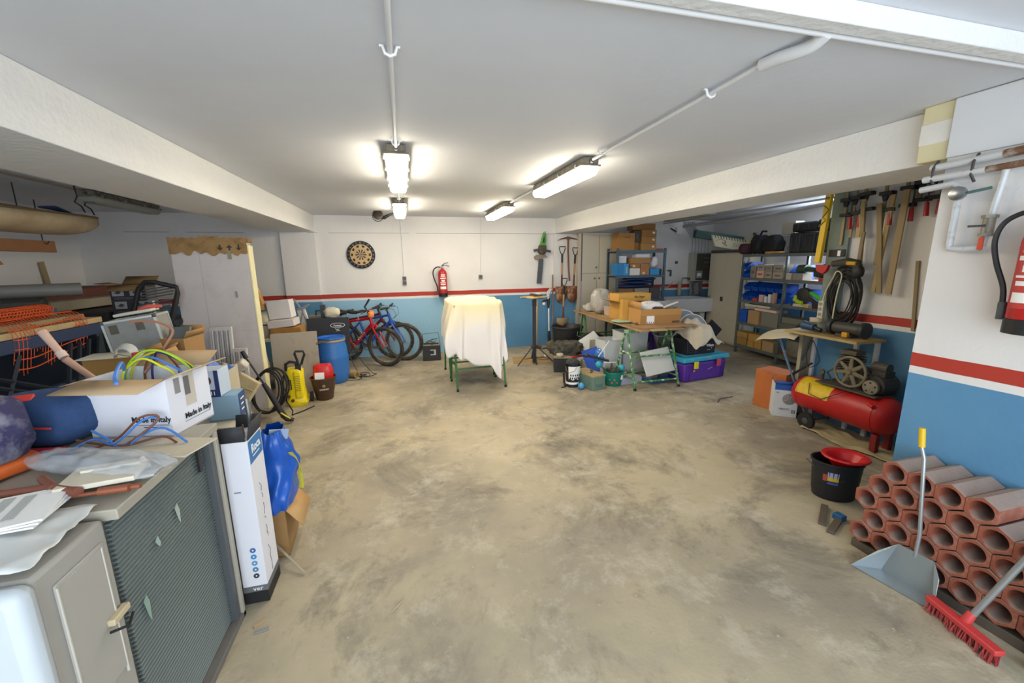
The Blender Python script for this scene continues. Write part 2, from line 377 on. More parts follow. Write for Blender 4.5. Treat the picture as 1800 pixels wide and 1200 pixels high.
# dartboard
t = thing('dartboard', 'round dartboard with black number ring hanging on the white back wall', 'dartboard', (-0.70, 7.75, 1.83))
RY = Matrix.Rotation(rad(90), 4, 'X')
b = MB(); b.lathe([(0.236, 0), (0.236, 0.032), (0.228, 0.038)], 48, m=RY); b.build('board', mat('2c2b29', 0.8, 0, 0.3, 40), t)
for i in range(20):
    a0 = rad(i*18 - 9); a1 = a0 + rad(18)
    if i % 2: continue
    for r0, r1 in ((0.02, 0.09), (0.13, 0.165)):
        b = MB(); b.add([(r*cos(a), -0.0405, r*sin(a)) for a, r in ((a0, r0), (a1, r0), (a1, r1), (a0, r1))], [(0, 1, 2, 3)]); b.build('dark_segment', mat('4b2a24', 0.8), t)
b = MB(); b.lathe([(0.178, 0.038), (0.178, 0.0395), (1e-4, 0.0396)], 48, m=RY); b.build('playing_face', mat('c9ad7c', 0.85, 0, 0.1, 30), t)
b = MB()
for i in range(20):
    a = rad(i*18 - 9); b.cyl((0.012*cos(a), -0.042, 0.012*sin(a)), (0.178*cos(a), -0.042, 0.178*sin(a)), 0.0012, n=4)
for r in (0.012, 0.1, 0.178): b.tube([(r*cos(rad(q*10)), -0.042, r*sin(rad(q*10))) for q in range(36)], 0.0015, 4, True)
b.build('wire_spider', STEEL, t)
b = MB(); b.lathe([(0.012, 0.039), (0.012, 0.042)], 16, m=RY); b.build('bullseye', mat('8c2b22', 0.7), t)
for i, n in enumerate([20, 1, 18, 4, 13, 6, 10, 15, 2, 17, 3, 19, 7, 16, 8, 11, 14, 9, 12, 5]):
    a = rad(90 - i*18); text('number', str(n), 0.036, mat('bdb9ae', 0.6), t, (0.205*cos(a), -0.0395, 0.205*sin(a)), FX)
# fire extinguishers (local: front towards -y)
def extinguisher(label, loc, rz, s=1.0, hose_side=-1):
    t = thing('fire_extinguisher', label, 'fire extinguisher', loc, rz)
    b = MB(); b.lathe([(0.05, 0.0), (0.078, 0.02), (0.08, 0.05), (0.08, 0.38), (0.070, 0.43), (0.035, 0.465), (0.024, 0.475), (0.024, 0.49)], 32, (0, -0.1, 0)); b.build('cylinder', REDP, t)
    b = MB(); b.lathe([(0.06, -0.03), (0.084, -0.025), (0.084, 0.04), (0.081, 0.042)], 32, (0, -0.1, 0)); b.build('base', BLACK, t)
    b = MB()
    for i in range(13):
        a = rad(-90 - 48 + i*8); b.v += [Vector((0.0812*cos(a), -0.1 + 0.0812*sin(a), z)) for z in (0.09, 0.39)]
    b.f = [(2*i, 2*i+2, 2*i+3, 2*i+1) for i in range(12)]
    lb = b.build('label', mat('c03a36', 0.5), t)
    for z, h, w in ((0.115, 0.045, 0.9), (0.19, 0.02, 0.8), (0.225, 0.01, 0.9), (0.25, 0.03, 0.5), (0.30, 0.02, 0.9), (0.335, 0.012, 0.7), (0.36, 0.02, 0.6)):
        b = MB(); n = 10
        for i in range(n + 1):
            a = rad(-90 - 42*w + i*84*w/n); b.v += [Vector((0.0822*cos(a), -0.1 + 0.0822*sin(a), z + q)) for q in (0, h)]
        b.f = [(2*i, 2*i+2, 2*i+3, 2*i+1) for i in range(n)]
        b.build('print_block', WHT, lb)
    b = MB(); b.cyl((0, -0.1, 0.485), (0, -0.1, 0.53), 0.018, n=12); b.cyl((-0.03*hose_side*-1, -0.1, 0.505), (0.03*hose_side*-1*-1, -0.1, 0.505), 0.012, n=10); b.build('valve', STEEL, t)
    b = MB(); b.tube([(0, -0.1, 0.53), (0.05, -0.1, 0.545), (0.13, -0.1, 0.52)], 0.007, 6); b.tube([(-0.01, -0.1, 0.535), (0.05, -0.1, 0.575), (0.11, -0.1, 0.585)], 0.007, 6); b.build('lever', BLACK, t)
    h = hose_side
    b = MB(); b.tube(smooth([(h*0.03, -0.1, 0.505), (h*0.09, -0.105, 0.51), (h*0.15, -0.11, 0.47), (h*0.17, -0.11, 0.39), (h*0.15, -0.11, 0.29), (h*0.11, -0.11, 0.18), (h*0.10, -0.11, 0.10)]), 0.011, 8); b.build('hose', BLACK, t)
    b = MB(); b.cyl((h*0.10, -0.11, 0.11), (h*0.095, -0.11, 0.03), 0.015, 0.018, 10); b.build('nozzle', DGREY, t)
    b = MB(); b.span(-0.03, 0.03, -0.03, 0, 0.3, 0.36); b.build('wall_bracket', DGREY, t)
    return t
extinguisher('red fire extinguisher with black hose hanging on the back wall over the stripe', (0.685, 7.75, 1.09), 0)
# bicycle horn hanging from the far light
t = thing('alarm_horn', 'small dark horn lamp hanging beside the far left ceiling light', 'horn', (-0.34, 7.0, 2.43))
b = MB(); Mh = Matrix.Rotation(rad(80), 4, 'X')
b.lathe([(0.012, -0.06), (0.05, -0.05), (0.075, -0.01), (0.078, 0.01), (0.07, 0.014), (0.02, 0.016)], 20, m=Mh); b.build('bell', mat('3b342d', 0.4, 0.5), t)
b = MB(); b.tube([(0.02, 0.04, -0.03), (0.10, 0.0, -0.04), (0.18, -0.02, 0.0), (0.25, -0.02, 0.035)], [0.03, 0.03, 0.02, 0.01], 8); b.build('arm', BLACK, t)
b = MB(); b.tube([(0, 0, 0.06), (-0.02, 0, 0.07), (-0.02, 0, 0.085), (0.01, 0, 0.09)], 0.008, 6); b.tube([(0.08*cos(q/3), 0.0, 0.08*sin(q/3) - 0.02) for q in range(9, 19)], 0.006, 6); b.build('bracket', BLACK, t)
# hedge trimmer on the wall
t = thing('hedge_trimmer', 'green and black hedge trimmer hanging blade down on the back wall', 'hedge trimmer', (2.56, 7.75, 1.25), 0, rot=(0, rad(5), 0))
b = MB(); b.prism([(-0.055, 0.72), (0.06, 0.72), (0.055, 0.85), (0.03, 0.97), (0.0, 0.97), (-0.03, 0.86)], 0.03, 0.10, RY)
b.build('handle', mat('4f9a35', 0.45), t, 0.012)
b = MB(); b.prism([(-0.02, 0.78), (0.02, 0.79), (0.015, 0.88), (0.0, 0.90), (-0.01, 0.84)], 0.02, 0.105, RY); b.build('grip_opening', BLACK, t)
b = MB(); b.tube([(0.04, -0.05, 0.80), (0.055, -0.05, 0.92), (0.03, -0.05, 1.0), (0.0, -0.04, 0.97)], 0.006, 6); b.build('cord', BLACK, t)
b = MB(); b.box(0, -0.06, 0.66, 0.14, 0.11, 0.15); b.lathe([(0.055, 0), (0.07, 0.04), (0.05, 0.12)], 16, (0, -0.06, 0.56)); b.build('motor_housing', mat('4b4236', 0.7, 0, 0.2, 20), t, 0.015)
b = MB(); b.tube([(-0.17, -0.06, 0.62), (-0.10, -0.07, 0.64), (0.10, -0.07, 0.64), (0.17, -0.06, 0.63)], [0.025, 0.022, 0.022, 0.025], 10); b.build('front_handle', DGREY, t)
b = MB(); b.prism([(-0.15, 0.50), (-0.10, 0.55), (0.08, 0.56), (0.13, 0.52), (0.05, 0.50), (0, 0.45), (-0.12, 0.45)], 0.03, 0.045, RY); b.build('guard', mat('8b7e6c', 0.6, 0, 0.2), t)
b = MB(); b.span(-0.045, 0.045, -0.05, -0.042, 0.0, 0.48)
for i in range(12): b.prism([(-0.058, 0.01+i*0.038), (-0.04, 0.0+i*0.038), (-0.04, 0.026+i*0.038)], 0.038, 0.046, RY); b.prism([(0.058, 0.01+i*0.038), (0.04, 0.026+i*0.038), (0.04, 0.0+i*0.038)], 0.038, 0.046, RY)
b.build('blade', mat('5d6064', 0.45, 0.6, 0.2, 20), t, ang=20)
# pickaxe
t = thing('pickaxe', 'rusty pickaxe hanging head up between the two shovels', 'pickaxe', (3.14, 7.70, 2.11))
b = MB(); b.tube([(-0.22, -0.03, -0.045), (-0.15, -0.035, -0.012), (-0.05, -0.04, 0.008), (0.0, -0.04, 0.012), (0.05, -0.04, 0.008), (0.15, -0.035, -0.008), (0.23, -0.03, -0.035)], [0.003, 0.01, 0.016, 0.024, 0.017, 0.012, 0.005], 8); b.lathe([(0.03, -0.03), (0.034, 0), (0.03, 0.03)], 12, (0, -0.04, 0)); b.build('head', RUST, t)
b = MB(); b.tube([(0, -0.04, 0.04), (0.0, -0.04, -0.2), (0.02, -0.04, -0.6), (0.04, -0.04, -0.82)], [0.024, 0.02, 0.02, 0.022], 10, flat=0.8); b.build('handle', mat('8d5b3c', 0.7, 0, 0.2, 6), t)
# D-handled shovels
def shovel(label, loc, L, bladew, bladeh, rust, tilt=0.0, rounded=True, grip='d', mh=None, group=None, up=False, shaft0=0.0):
    # local: grip at the top (z = L), blade hanging below z = 0
    t = thing('shovel', label, 'shovel', loc, 0, group, rot=(rad(3 if not up else -6), rad(tilt), 0))
    mh = mh or WOOD
    b = MB(); b.tube([(0, 0, -0.02), (0, 0, L*0.45)], [0.019, 0.016], 10); b.build('socket', RUST, t)
    b = MB(); b.tube([(0, 0, L*0.3), (0, 0, L-0.20)], 0.0175, 10); b.build('shaft', mh, t)
    b = MB(); b.tube([(0, 0, L-0.3), (0, 0, L-0.14)], [0.019, 0.02], 10)
    b.tube([(0, 0, L-0.15), (-0.035, 0, L-0.11), (-0.06, 0, L-0.03), (-0.06, 0, L), (0.06, 0, L), (0.06, 0, L-0.03), (0.035, 0, L-0.11), (0, 0, L-0.15)], 0.009, 8); b.build('grip', BLACK, t)
    def f(u, v):
        x = (u - 0.5) * 2; z = -v * bladeh
        w = bladew/2 * (1 if v < 0.35 else math.sqrt(max(0.0, 1 - (max(0, v-0.35)/0.65)**2)) if rounded else 1)
        return (x*w, 0.045*x*x - 0.02 + 0.05*v*v*0.5, z)
    b = MB(); b.grid(f, 10, 12); b.build('blade', rust, t, solid=0.004)
    return t
MUDB = mat('7d4a30', 0.85, 0.1, 0.25, 9, 0.3, 'b8a183', 9, 0.8, 0.56)
shovel('upright shovel with black D grip on the back wall, left of the pickaxe', (2.995, 7.60, 1.19), 0.76, 0.245, 0.34, MUDB, -1)
shovel('upright shovel with black D grip on the back wall, right of the pickaxe', (3.245, 7.60, 1.19), 0.74, 0.245, 0.34, MUDB, 1)
shovel('short spade with D grip standing in front of the shovels, blade in the black bin', (2.93, 7.35, 0.60), 0.76, 0.24, 0.16, mat('a98c66', 0.85, 0, 0.2, 9), 0)
# garden rake handle
b = MB(); b.cyl((0, 0, 0), (0.02, 0.1, 1.42), 0.014, n=10); tag(b.build('wooden_pole', mat('8a735c', 0.8), None, loc=(2.80, 7.55, 0.0)), 'thin bare wooden pole leaning on the wall left of the shovels', 'pole')
# ---------------------------------------------------------------- cartons
TAPE = mat('c9a871', 0.3, 0, 0.05)
def carton(name, label, loc, rz, sx, sy, sz, m=None, flaps=None, tape=True, group=None, rot=None, cat='box', inner=None):
    """box standing on loc; flaps: dict side -> opening angle in degrees (0 = folded out flat, 90 = straight up)"""
    m = m or CARD
    t = thing(name, label, cat, loc, rz, group, rot)
    w = 0.006
    if flaps is None:
        b = MB(); b.span(-sx/2, sx/2, -sy/2, sy/2, 0, sz); b.build('body', m, t, 0.004)
        b = MB(); b.span(-sx/2 - 0.001, sx/2 + 0.001, -0.025, 0.025, sz - 0.06, sz + 0.0015)
        if tape: b.build('tape', TAPE, t)
        b = MB(); b.span(-sx/2 + 0.002, sx/2 - 0.002, -0.0012, 0.0012, sz, sz + 0.0018)
        if tape: b.build('lid_seam', mat('6b4d2d', 0.9), t)
        return t
    b = MB()
    b.span(-sx/2, sx/2, -sy/2, -sy/2+w, 0, sz).span(-sx/2, sx/2, sy/2-w, sy/2, 0, sz).span(-sx/2, -sx/2+w, -sy/2+w, sy/2-w, 0, sz).span(sx/2-w, sx/2, -sy/2+w, sy/2-w, 0, sz).span(-sx/2, sx/2, -sy/2, sy/2, 0, w)
    b.build('body', m, t)
    for side, a in flaps.items():
        L = (sy if side in '+x-x' else sy) * 0.48
        if isinstance(a, tuple): a, L = a
        b = MB(); a = rad(a)
        if side in ('+x', '-x'):
            s = 1 if side == '+x' else -1
            b.add([(0, -sy/2, 0), (0, sy/2, 0), (s*L*cos(a), sy/2, L*sin(a)), (s*L*cos(a), -sy/2, L*sin(a))], [(0, 1, 2, 3)])
            o = b.build('flap', inner or m, t, solid=0.005, loc=(s*sx/2, 0, sz))
        else:
            s = 1 if side == '+y' else -1
            b.add([(-sx/2, 0, 0), (sx/2, 0, 0), (sx/2, s*L*cos(a), L*sin(a)), (-sx/2, s*L*cos(a), L*sin(a))], [(0, 1, 2, 3)])
            o = b.build('flap', inner or m, t, solid=0.005, loc=(0, s*sy/2, sz))
    return t
def decal(name, t, mt, x0, x1, z0, z1, y, d=0.001):     # flat print on a -y face
    b = MB(); b.span(x0, x1, y - d, y, z0, z1); return b.build(name, mt, t)
def decal_x(name, t, mt, y0, y1, z0, z1, x, d=0.001):
    b = MB(); b.span(x - d if d < 0 else x, x + abs(d) if d > 0 else x, y0, y1, z0, z1); return b.build(name, mt, t)
# ---------------------------------------------------------------- tambour cabinet and the appliance beside it
BEIGE = mat('a9a394', 0.5, 0, 0.06); TAMB = mat('7d8785', 0.55, 0, 0.08, 6, 0.0, '8b9a92', 5, 0.4, 0.6)
t = thing('tambour_cabinet', 'green grey shutter cabinet with beige frame in the left foreground', 'cabinet', (-1.08, 1.70, 0))
b = MB(); b.span(-0.24, 0.1815, -0.33, 0.245, 0.03, 0.96); b.build('body', TAMB, t)
for i in range(58):
    if i == 0: SL = MB(); SL.tube([(0.183, -0.345, 0), (0.183, 0.24, 0)], 0.0092, 6, flat=0.2); sl = SL.build('shutter_slat', TAMB, t, loc=(0.0, 0, 0.045 + i*0.0158))
    else:
        s2 = sl.copy(); COL.objects.link(s2); s2.parent = t; s2.location = (0, 0, 0.045 + i*0.0158)
b = MB(); b.span(-0.25, 0.225, -0.36, 0.32, 0.965, 1.0); b.build('top_panel', BEIGE, t, 0.004)
b = MB(); b.span(0.165, 0.225, 0.285, 0.31, 0.0, 0.965); b.build('frame_post', BEIGE, t, 0.003)
b = MB(); b.span(0.165, 0.215, 0.245, 0.28, 0.0, 0.965); b.build('shutter_rail', mat('54585a', 0.5), t, 0.002)
b = MB(); b.span(-0.24, 0.225, -0.36, 0.31, 0.0, 0.03); b.build('plinth', mat('6f6c66', 0.6), t, 0.003)
b = MB(); b.box(0.197, 0.18, 0.90, 0.01, 0.02, 0.12); b.build('rail_slot', BLACK, t)
for y, z, h, c in ((-0.02, 0.80, 0.07, 'a9b8ae'), (-0.16, 0.76, 0.03, '9fb5b0'), (-0.27, 0.62, 0.09, '8ba597')):
    b = MB(); b.prism([(y-0.012, z), (y+0.004, z+0.012), (y+0.014, z-0.02), (y+0.008, z-h), (y, z-h*0.7)], 0.1925, 0.1945, Matrix(((0, 0, 1, 0), (1, 0, 0, 0), (0, 1, 0, 0), (0, 0, 0, 1))))
    b.build('paint_drip', mat(c, 0.5), t)
# appliance
APP = mat('a39f97', 0.55, 0, 0.05, 20); APPF = mat('b9c0c4', 0.5, 0, 0.04)
t = thing('heater_cabinet', 'pale grey boxy plastic appliance with moulded side, lower left corner of the picture', 'appliance', (-1.15, 1.18, 0))
b = MB(); b.span(-0.25, 0.27, -0.10, 0.145, 0.01, 0.985); b.build('casing', APP, t, 0.012)
b = MB(); b.span(-0.27, 0.285, -0.155, -0.095, 0.0, 0.99); b.build('front_panel', APPF, t, 0.035, seg=4)
b = MB(); b.span(0.268, 0.276, -0.055, 0.115, 0.52, 0.93); b.build('side_panel', mat('a8a49b', 0.5, 0, 0.05), t, 0.004)
b = MB(); b.tube([(0.274, 0.105, 0.50), (0.274, 0.105, 0.92), (0.274, -0.05, 0.92), (0.274, -0.05, 0.50)], 0.004, 6); b.build('moulding', mat('c7c3b8', 0.45), t)
b = MB(); b.box(0.285, 0.10, 0.70, 0.02, 0.07, 0.02, (rad(0), 0, 0)); b.build('hinge_lug', mat('c4b594', 0.5), t, 0.003)
b = MB(); b.tube([(0.29, 0.05, 0.685), (0.31, 0.09, 0.665), (0.30, 0.13, 0.675)], 0.004, 6); b.build('wire_stub', BLACK, t)
b = MB(); b.span(0.268, 0.276, -0.04, 0.04, 0.36, 0.5); b.build('lower_recess', mat('3a3a40', 0.4), t, 0.003)
b = MB(); b.tube([(-0.1, -0.157, 0.86), (-0.08, -0.157, 0.1)], 0.004, 6); b.build('front_crease', APPF, t)
# papers, pipes, plastic bag on the cabinet top
zt = 1.0
def sheet(name, label, cat, pts, h, m, thick=0.0):
    t_ = None
rs = random.Random(3)
def cloth_patch(nu, nv, corners, amp, seed, z0=0.0, freq=7.0):
    A, B_, C_, D_ = [Vector(c) for c in corners]
    def f(u, v):
        p = (A*(1-u) + B_*u)*(1-v) + (D_*(1-u) + C_*u)*v
        n = noise.noise(Vector((u*freq, v*freq, seed)))
        return p + Vector((0.3*amp*noise.noise(Vector((v*freq, u*freq, seed+9))), 0.3*amp*n, amp*(0.5+0.5*n)))
    return MB().grid(f, nu, nv)
def film(col='e6e8ea', a=0.5): return mat(col, 0.15, 0, 0.03, alpha=a)
b = cloth_patch(26, 16, [(-0.24, -0.14, 0.004), (0.24, -0.145, 0.004), (0.21, 0.13, 0.004), (-0.24, 0.16, 0.004)], 0.018, 2)
o = b.build('plastic_sheet', mat('dcdedb', 0.3, 0, 0.03, alpha=0.92), None, solid=0.001, ang=180, loc=(-1.12, 1.23, 1.0)); tag(o, 'crumpled white plastic sheet draped over the pale grey appliance top', 'sheet')
t = thing('paper_stack', 'stack of printed white papers lying at the near end of the cabinet top', 'papers', (-1.15, 1.33, 1.022), 6)
for i in range(3):
    b = MB(); b.box(0.01*i, -0.008*i, 0.005 + 0.007*i, 0.32 - 0.02*i, 0.20, 0.005, (0, 0, rad(5*i))); p = b.build('paper', WHT, t)
    if i == 2:
        for k in range(5):
            d = MB(); d.box(-0.10 + 0.045*k, 0, 0.0031 + 0.02, 0.025, 0.14, 0.001, (0, 0, rad(10))); d.build('print_column', mat('b9bdbb', 0.7), p)
TH = thing('tile_offcut', 'beige square edged tile lying on the cabinet top before the plastic bag', 'tile', (-0.965, 1.50, 1.035), 10)
b = MB(); b.box(0, 0, 0.008, 0.19, 0.15, 0.016); b.build('tile', mat('d6ceba', 0.45, 0, 0.05), TH, 0.002)
b = MB(); b.box(0.01, 0.03, 0.021, 0.15, 0.035, 0.009); b.build('edge_strip', mat('e2dccd', 0.45), TH, 0.002)
COPP = mat('8a5544', 0.5, 0.2, 0.15, 12)
b = MB(); b.tube([(-0.30, 0.02, 0.015), (-0.17, -0.005, 0.018), (-0.06, 0.0, 0.018), (0.04, -0.05, 0.017)], [0.013, 0.013, 0.014, 0.015], 12)
b.tube([(-0.11, 0.05, 0.03), (-0.04, -0.015, 0.02)], [0.012, 0.015], 12); o = b.build('pipe_branch', COPP, None, loc=(-1.02, 1.455, 1.02)); tag(o, 'brown forked tube fitting lying left of the tile on the cabinet', 'pipe')
b = MB(); b.tube([(-0.08, 0.0, 0.012), (0.08, 0.01, 0.012)], 0.006, 10); b.tube([(0.04, 0.008, 0.014), (0.115, 0.012, 0.014)], 0.012, 12); b.tube([(0.11, 0.02, 0.012), (0.14, 0.02, 0.012)], 0.008, 10)
tag(b.build('copper_tube', mat('9a5a40', 0.45, 0.3, 0.12), None, loc=(-0.975, 1.405, 1.012)), 'thin copper tube poking over the cabinet edge below the tile', 'pipe')
def bag(u, v):
    L = 0.56; x = (u - 0.5)*L; a = 2*pi*v
    w = 0.078*(1 - 0.5*abs(2*u - 1)**5)*(0.75 + 0.35*u); h = 0.034*(1 - 0.75*abs(2*u - 1)**3)
    n = noise.noise(Vector((x*18, cos(a)*3, sin(a)*3)))
    return (x, w*cos(a)*(1 + 0.12*n) - 0.03*u, 0.038 + h*sin(a)*(1 + 0.5*n))
t = thing('plastic_bag', 'long clear plastic bag of metal fittings lying across the cabinet top', 'plastic bag', (-1.045, 1.62, 1.005), -21)
b = MB().grid(bag, 60, 26); b.build('film', mat('dfe3e6', 0.12, 0, 0.02, alpha=0.42), t, ang=180)
b = MB(); b.tube([(-0.2, 0.01, 0.035), (0.14, -0.02, 0.035)], 0.024, 10, flat=0.8); b.build('metal_profile', mat('a9adb3', 0.4, 0.6), t)
for k in range(5):
    b = MB(); b.box(0.16 + 0.02*rs.random(), -0.05 + 0.025*k, 0.035, 0.05, 0.018, 0.02, (rs.random(), rs.random(), rs.random())); b.build('fitting', STEEL, t, 0.002)
# open white carton
t = carton('open_carton', 'open white carton full of coloured cables, Made in Italy printed, on the cabinet', (-1.095, 2.05, 1.0), -13, 0.33, 0.24, 0.245, mat('e6e6ec', 0.75, 0, 0.03), {'-y': (-8, 0.13), '+x': (20, 0.10), '-x': (-15, 0.09), '+y': (30, 0.10)}, inner=mat('bfa27c', 0.85, 0, 0.06))
text('lettering', 'Made in Italy', 0.034, INK, t, (0.085, -0.122, 0.075), FX, 0.9, bold=0.0006)
decal('underline', t, INK, 0.0, 0.155, 0.051, 0.0525, -0.121)
decal('fine_print', t, INK, 0.05, 0.12, 0.041, 0.044, -0.121)
text('lettering', 'Made in Italy', 0.034, INK, t, (0.167, 0.03, 0.06), FR, 0.9, bold=0.0006)
decal_x('underline', t, INK, -0.05, 0.10, 0.037, 0.0385, 0.1655)
decal_x('parcel_tape', t, mat('cfc6b8', 0.3), -0.03, 0.03, 0.10, 0.244, 0.1655); decal_x('smudged_print', t, mat('8f8c88', 0.7), -0.08, -0.05, 0.17, 0.235, 0.1655); decal_x('barcode', t, mat('6f6c6a', 0.7), -0.03, 0.0, 0.15, 0.23, 0.1672)
wc = {'y': mat('d9de2a', 0.4, 0, 0.02), 'g': mat('a8d42a', 0.4, 0, 0.02), 'b': mat('4a86d8', 0.4, 0, 0.02), 'n': mat('7a4a35', 0.45, 0, 0.05), 'd': mat('27306b', 0.4)}
def cable(label, pts, r, m, loc=(0, 0, 0), group=None, name='cable', rz=0):
    P = [Vector(p) for p in pts]; out = []
    for i in range(len(P) - 1):                 # Catmull-Rom
        p0, p1, p2, p3 = P[max(i-1, 0)], P[i], P[i+1], P[min(i+2, len(P)-1)]
        for k in range(6):
            s = k/6; out.append(0.5*((2*p1) + (p2-p0)*s + (2*p0-5*p1+4*p2-p3)*s*s + (3*p1-p0-3*p2+p3)*s**3))
    out.append(P[-1])
    o = MB().tube(out, r, 6).build(name, m, None, loc=loc, rot=(0, 0, rad(rz))); return tag(o, label, 'cable', group)
Gc = 'coloured cables in the white carton'
for i, (k, h, y, x0, x1, lab) in enumerate([('y', 0.315, 0.06, -0.15, 0.14, 'yellow cable arching out of the white carton, rear one'), ('g', 0.33, 0.03, -0.15, 0.15, 'green and yellow cable arching highest over the white carton'), ('y', 0.305, -0.03, -0.11, 0.12, 'yellow cable arching out of the white carton, front one'), ('b', 0.305, 0.0, -0.13, 0.13, 'blue cable arching between the yellow ones in the white carton'), ('d', 0.315, 0.05, -0.05, 0.14, 'dark blue cable at the right rim of the white carton'), ('n', 0.32, 0.07, -0.10, 0.06, 'brown cable arching behind the yellow ones in the white carton')]):
    cable(lab, [(x0, y, 0.05), (x0+0.005, y, 0.22), (x0*0.6, y+0.01, h-0.025), (0.0, y, h), (x1*0.6, y-0.01, h-0.03), (x1, y, 0.22), (x1-0.01, y, 0.06)], 0.0048, wc[k], (-1.095, 2.085, 1.0), Gc, rz=-13)
cable('light blue cable end hanging over the front flap of the carton', [(-0.1, -0.02, 0.25), (-0.05, -0.08, 0.30), (-0.01, -0.15, 0.285), (0.015, -0.19, 0.262), (0.05, -0.225, 0.252)], 0.007, wc['b'], (-1.095, 2.085, 1.0), rz=-13)
cable('brown cable loop standing up behind the white carton', [(-0.08, 0.05, 0.22), (-0.03, 0.14, 0.34), (-0.02, 0.17, 0.40), (-0.10, 0.17, 0.44), (-0.2, 0.16, 0.44)], 0.006, mat('9a6a55', 0.5), (-1.095, 2.085, 1.0), rz=-13)
for i, (k, pts) in enumerate([('b', [(-0.16, 0.0, 0.01), (-0.08, 0.03, 0.045), (0.0, 0.0, 0.03), (0.08, 0.04, 0.10), (0.12, 0.06, 0.09), (0.05, 0.0, 0.02)]), ('n', [(-0.14, 0.04, 0.045), (-0.05, 0.01, 0.03), (0.04, 0.0, 0.02), (0.14, 0.03, 0.03), (0.20, 0.0, 0.01)]), ('b', [(-0.1, 0.06, 0.07), (-0.03, 0.02, 0.045), (0.02, 0.0, 0.02), (0.13, 0.05, 0.06), (0.24, -0.01, 0.012)]), ('n', [(-0.13, -0.01, 0.012), (-0.02, 0.03, 0.03), (0.07, 0.05, 0.11), (0.13, 0.05, 0.10), (0.05, 0.01, 0.03), (0.0, 0.0, 0.02)])]):
    cable(['blue cable offcut tangled before the white carton, nearest the bag', 'brown cable offcut tangled before the white carton, reaching right', 'blue cable offcut tangled before the white carton, longest one', 'brown cable offcut with a standing loop before the white carton'][i], pts, 0.0045, wc[k], (-1.11, 1.80, 1.0), 'cable offcuts before the white carton')
# flattened paper under the carton
b = MB(); b.box(0, 0, 0.004, 0.42, 0.16, 0.006); tag(b.build('cardboard_sheet', mat('cfc4ae', 0.8), None, loc=(-1.0, 1.80, 1.0), rot=(0, 0, rad(-17))), 'flat beige cardboard sheet under the cables on the cabinet', 'cardboard')
# bags at the left edge
def blob(u, v, rx, ry, rz, seed, amp=0.12, f=3.0, px=2.6):
    a = 2*pi*u; q = pi*(v - 0.5)
    c, s = cos(a), sin(a); cq, sq = cos(q), sin(q)
    e = 2/px
    x = rx*math.copysign(abs(c)**e, c)*abs(cq)**e; y = ry*math.copysign(abs(s)**e, s)*abs(cq)**e; z = rz*math.copysign(abs(sq)**e, sq)
    n = noise.noise(Vector((c*cq*f, s*cq*f, sq*f + seed)))
    return Vector((x, y, z))*(1 + amp*n)
def blobmesh(rx, ry, rz, seed, amp=0.12, f=3.0, n=40, px=2.6, m=None):
    return MB().grid(lambda u, v: blob(u, v, rx, ry, rz, seed, amp, f, px), n, n//2, m)
t = thing('sports_bag', 'blue denim holdall with red trim wedged left of the white carton', 'bag', (-1.42, 1.98, 1.0), -12)
b = blobmesh(0.17, 0.11, 0.105, 1, 0.06, 2.0, px=3.2, m=Matrix.Translation((0, 0, 0.105))); b.build('body', mat('34507c', 0.9, 0, 0.25, 60), t, ang=180)
b = MB(); b.tube([(-0.172, -0.09, 0.07), (-0.165, -0.10, 0.15), (-0.12, -0.10, 0.195), (-0.05, -0.09, 0.212)], [0.016, 0.03, 0.028, 0.010], 8, flat=0.8); b.build('red_corner', mat('d9423c', 0.6), t)
b = MB(); b.tube([(-0.15, -0.105, 0.17), (-0.08, -0.128, 0.135), (0.03, -0.132, 0.11), (0.14, -0.128, 0.105)], 0.004, 6); b.build('piping', mat('d9423c', 0.6), t)
b = MB(); b.box(0.0, -0.07, 0.205, 0.06, 0.04, 0.012, (0.4, 0, 0.5)); b.build('strap_tab', mat('e8483f', 0.6), t, 0.003)
b = MB(); b.tube([(-0.14, -0.11, 0.014), (0.0, -0.12, 0.014), (0.15, -0.11, 0.014)], 0.014, 8, flat=0.6); b.build('base_trim', mat('d9334a', 0.6), t)
t = thing('tool_bag', 'dusty dark purple tool bag with orange base, at the left edge', 'bag', (-1.46, 1.70, 1.0), -25)
b = blobmesh(0.17, 0.13, 0.13, 5, 0.10, 2.0, px=3.0, m=Matrix.Translation((0, 0, 0.155))); b.build('body', mat('3a3558', 0.9, 0, 0.2, 30, 0, 'a3a0a8', 6, 0.6, 0.5), t, ang=180)
b = blobmesh(0.165, 0.125, 0.03, 8, 0.02, 2.0, px=4.0, m=Matrix.Translation((0, 0, 0.03))); b.build('base', mat('d8662a', 0.6), t, ang=180)
b = MB(); b.tube([(0.02, -0.05, 0.27), (0.05, 0, 0.31), (0.1, 0.03, 0.27)], 0.012, 8); b.build('handle', mat('504c58', 0.7), t)
b = MB(); b.box(0.13, -0.06, 0.13, 0.03, 0.05, 0.09, (0.3, 0.3, 0.2)); b.build('buckle', mat('c9c3a8', 0.5), t, 0.008)
# crate that carries the two bags
t = thing('storage_chest', 'dark low chest under the bags, behind the left cabinet', 'chest', (-1.60, 1.75, 0))
b = MB(); b.span(-0.24, 0.26, -0.42, 0.50, 0.02, 0.96); b.build('body', mat('3d3c3a', 0.7), t, 0.01)
b = MB(); b.span(-0.26, 0.265, -0.44, 0.52, 0.96, 1.0); b.build('lid', mat('7d7566', 0.7), t, 0.006)
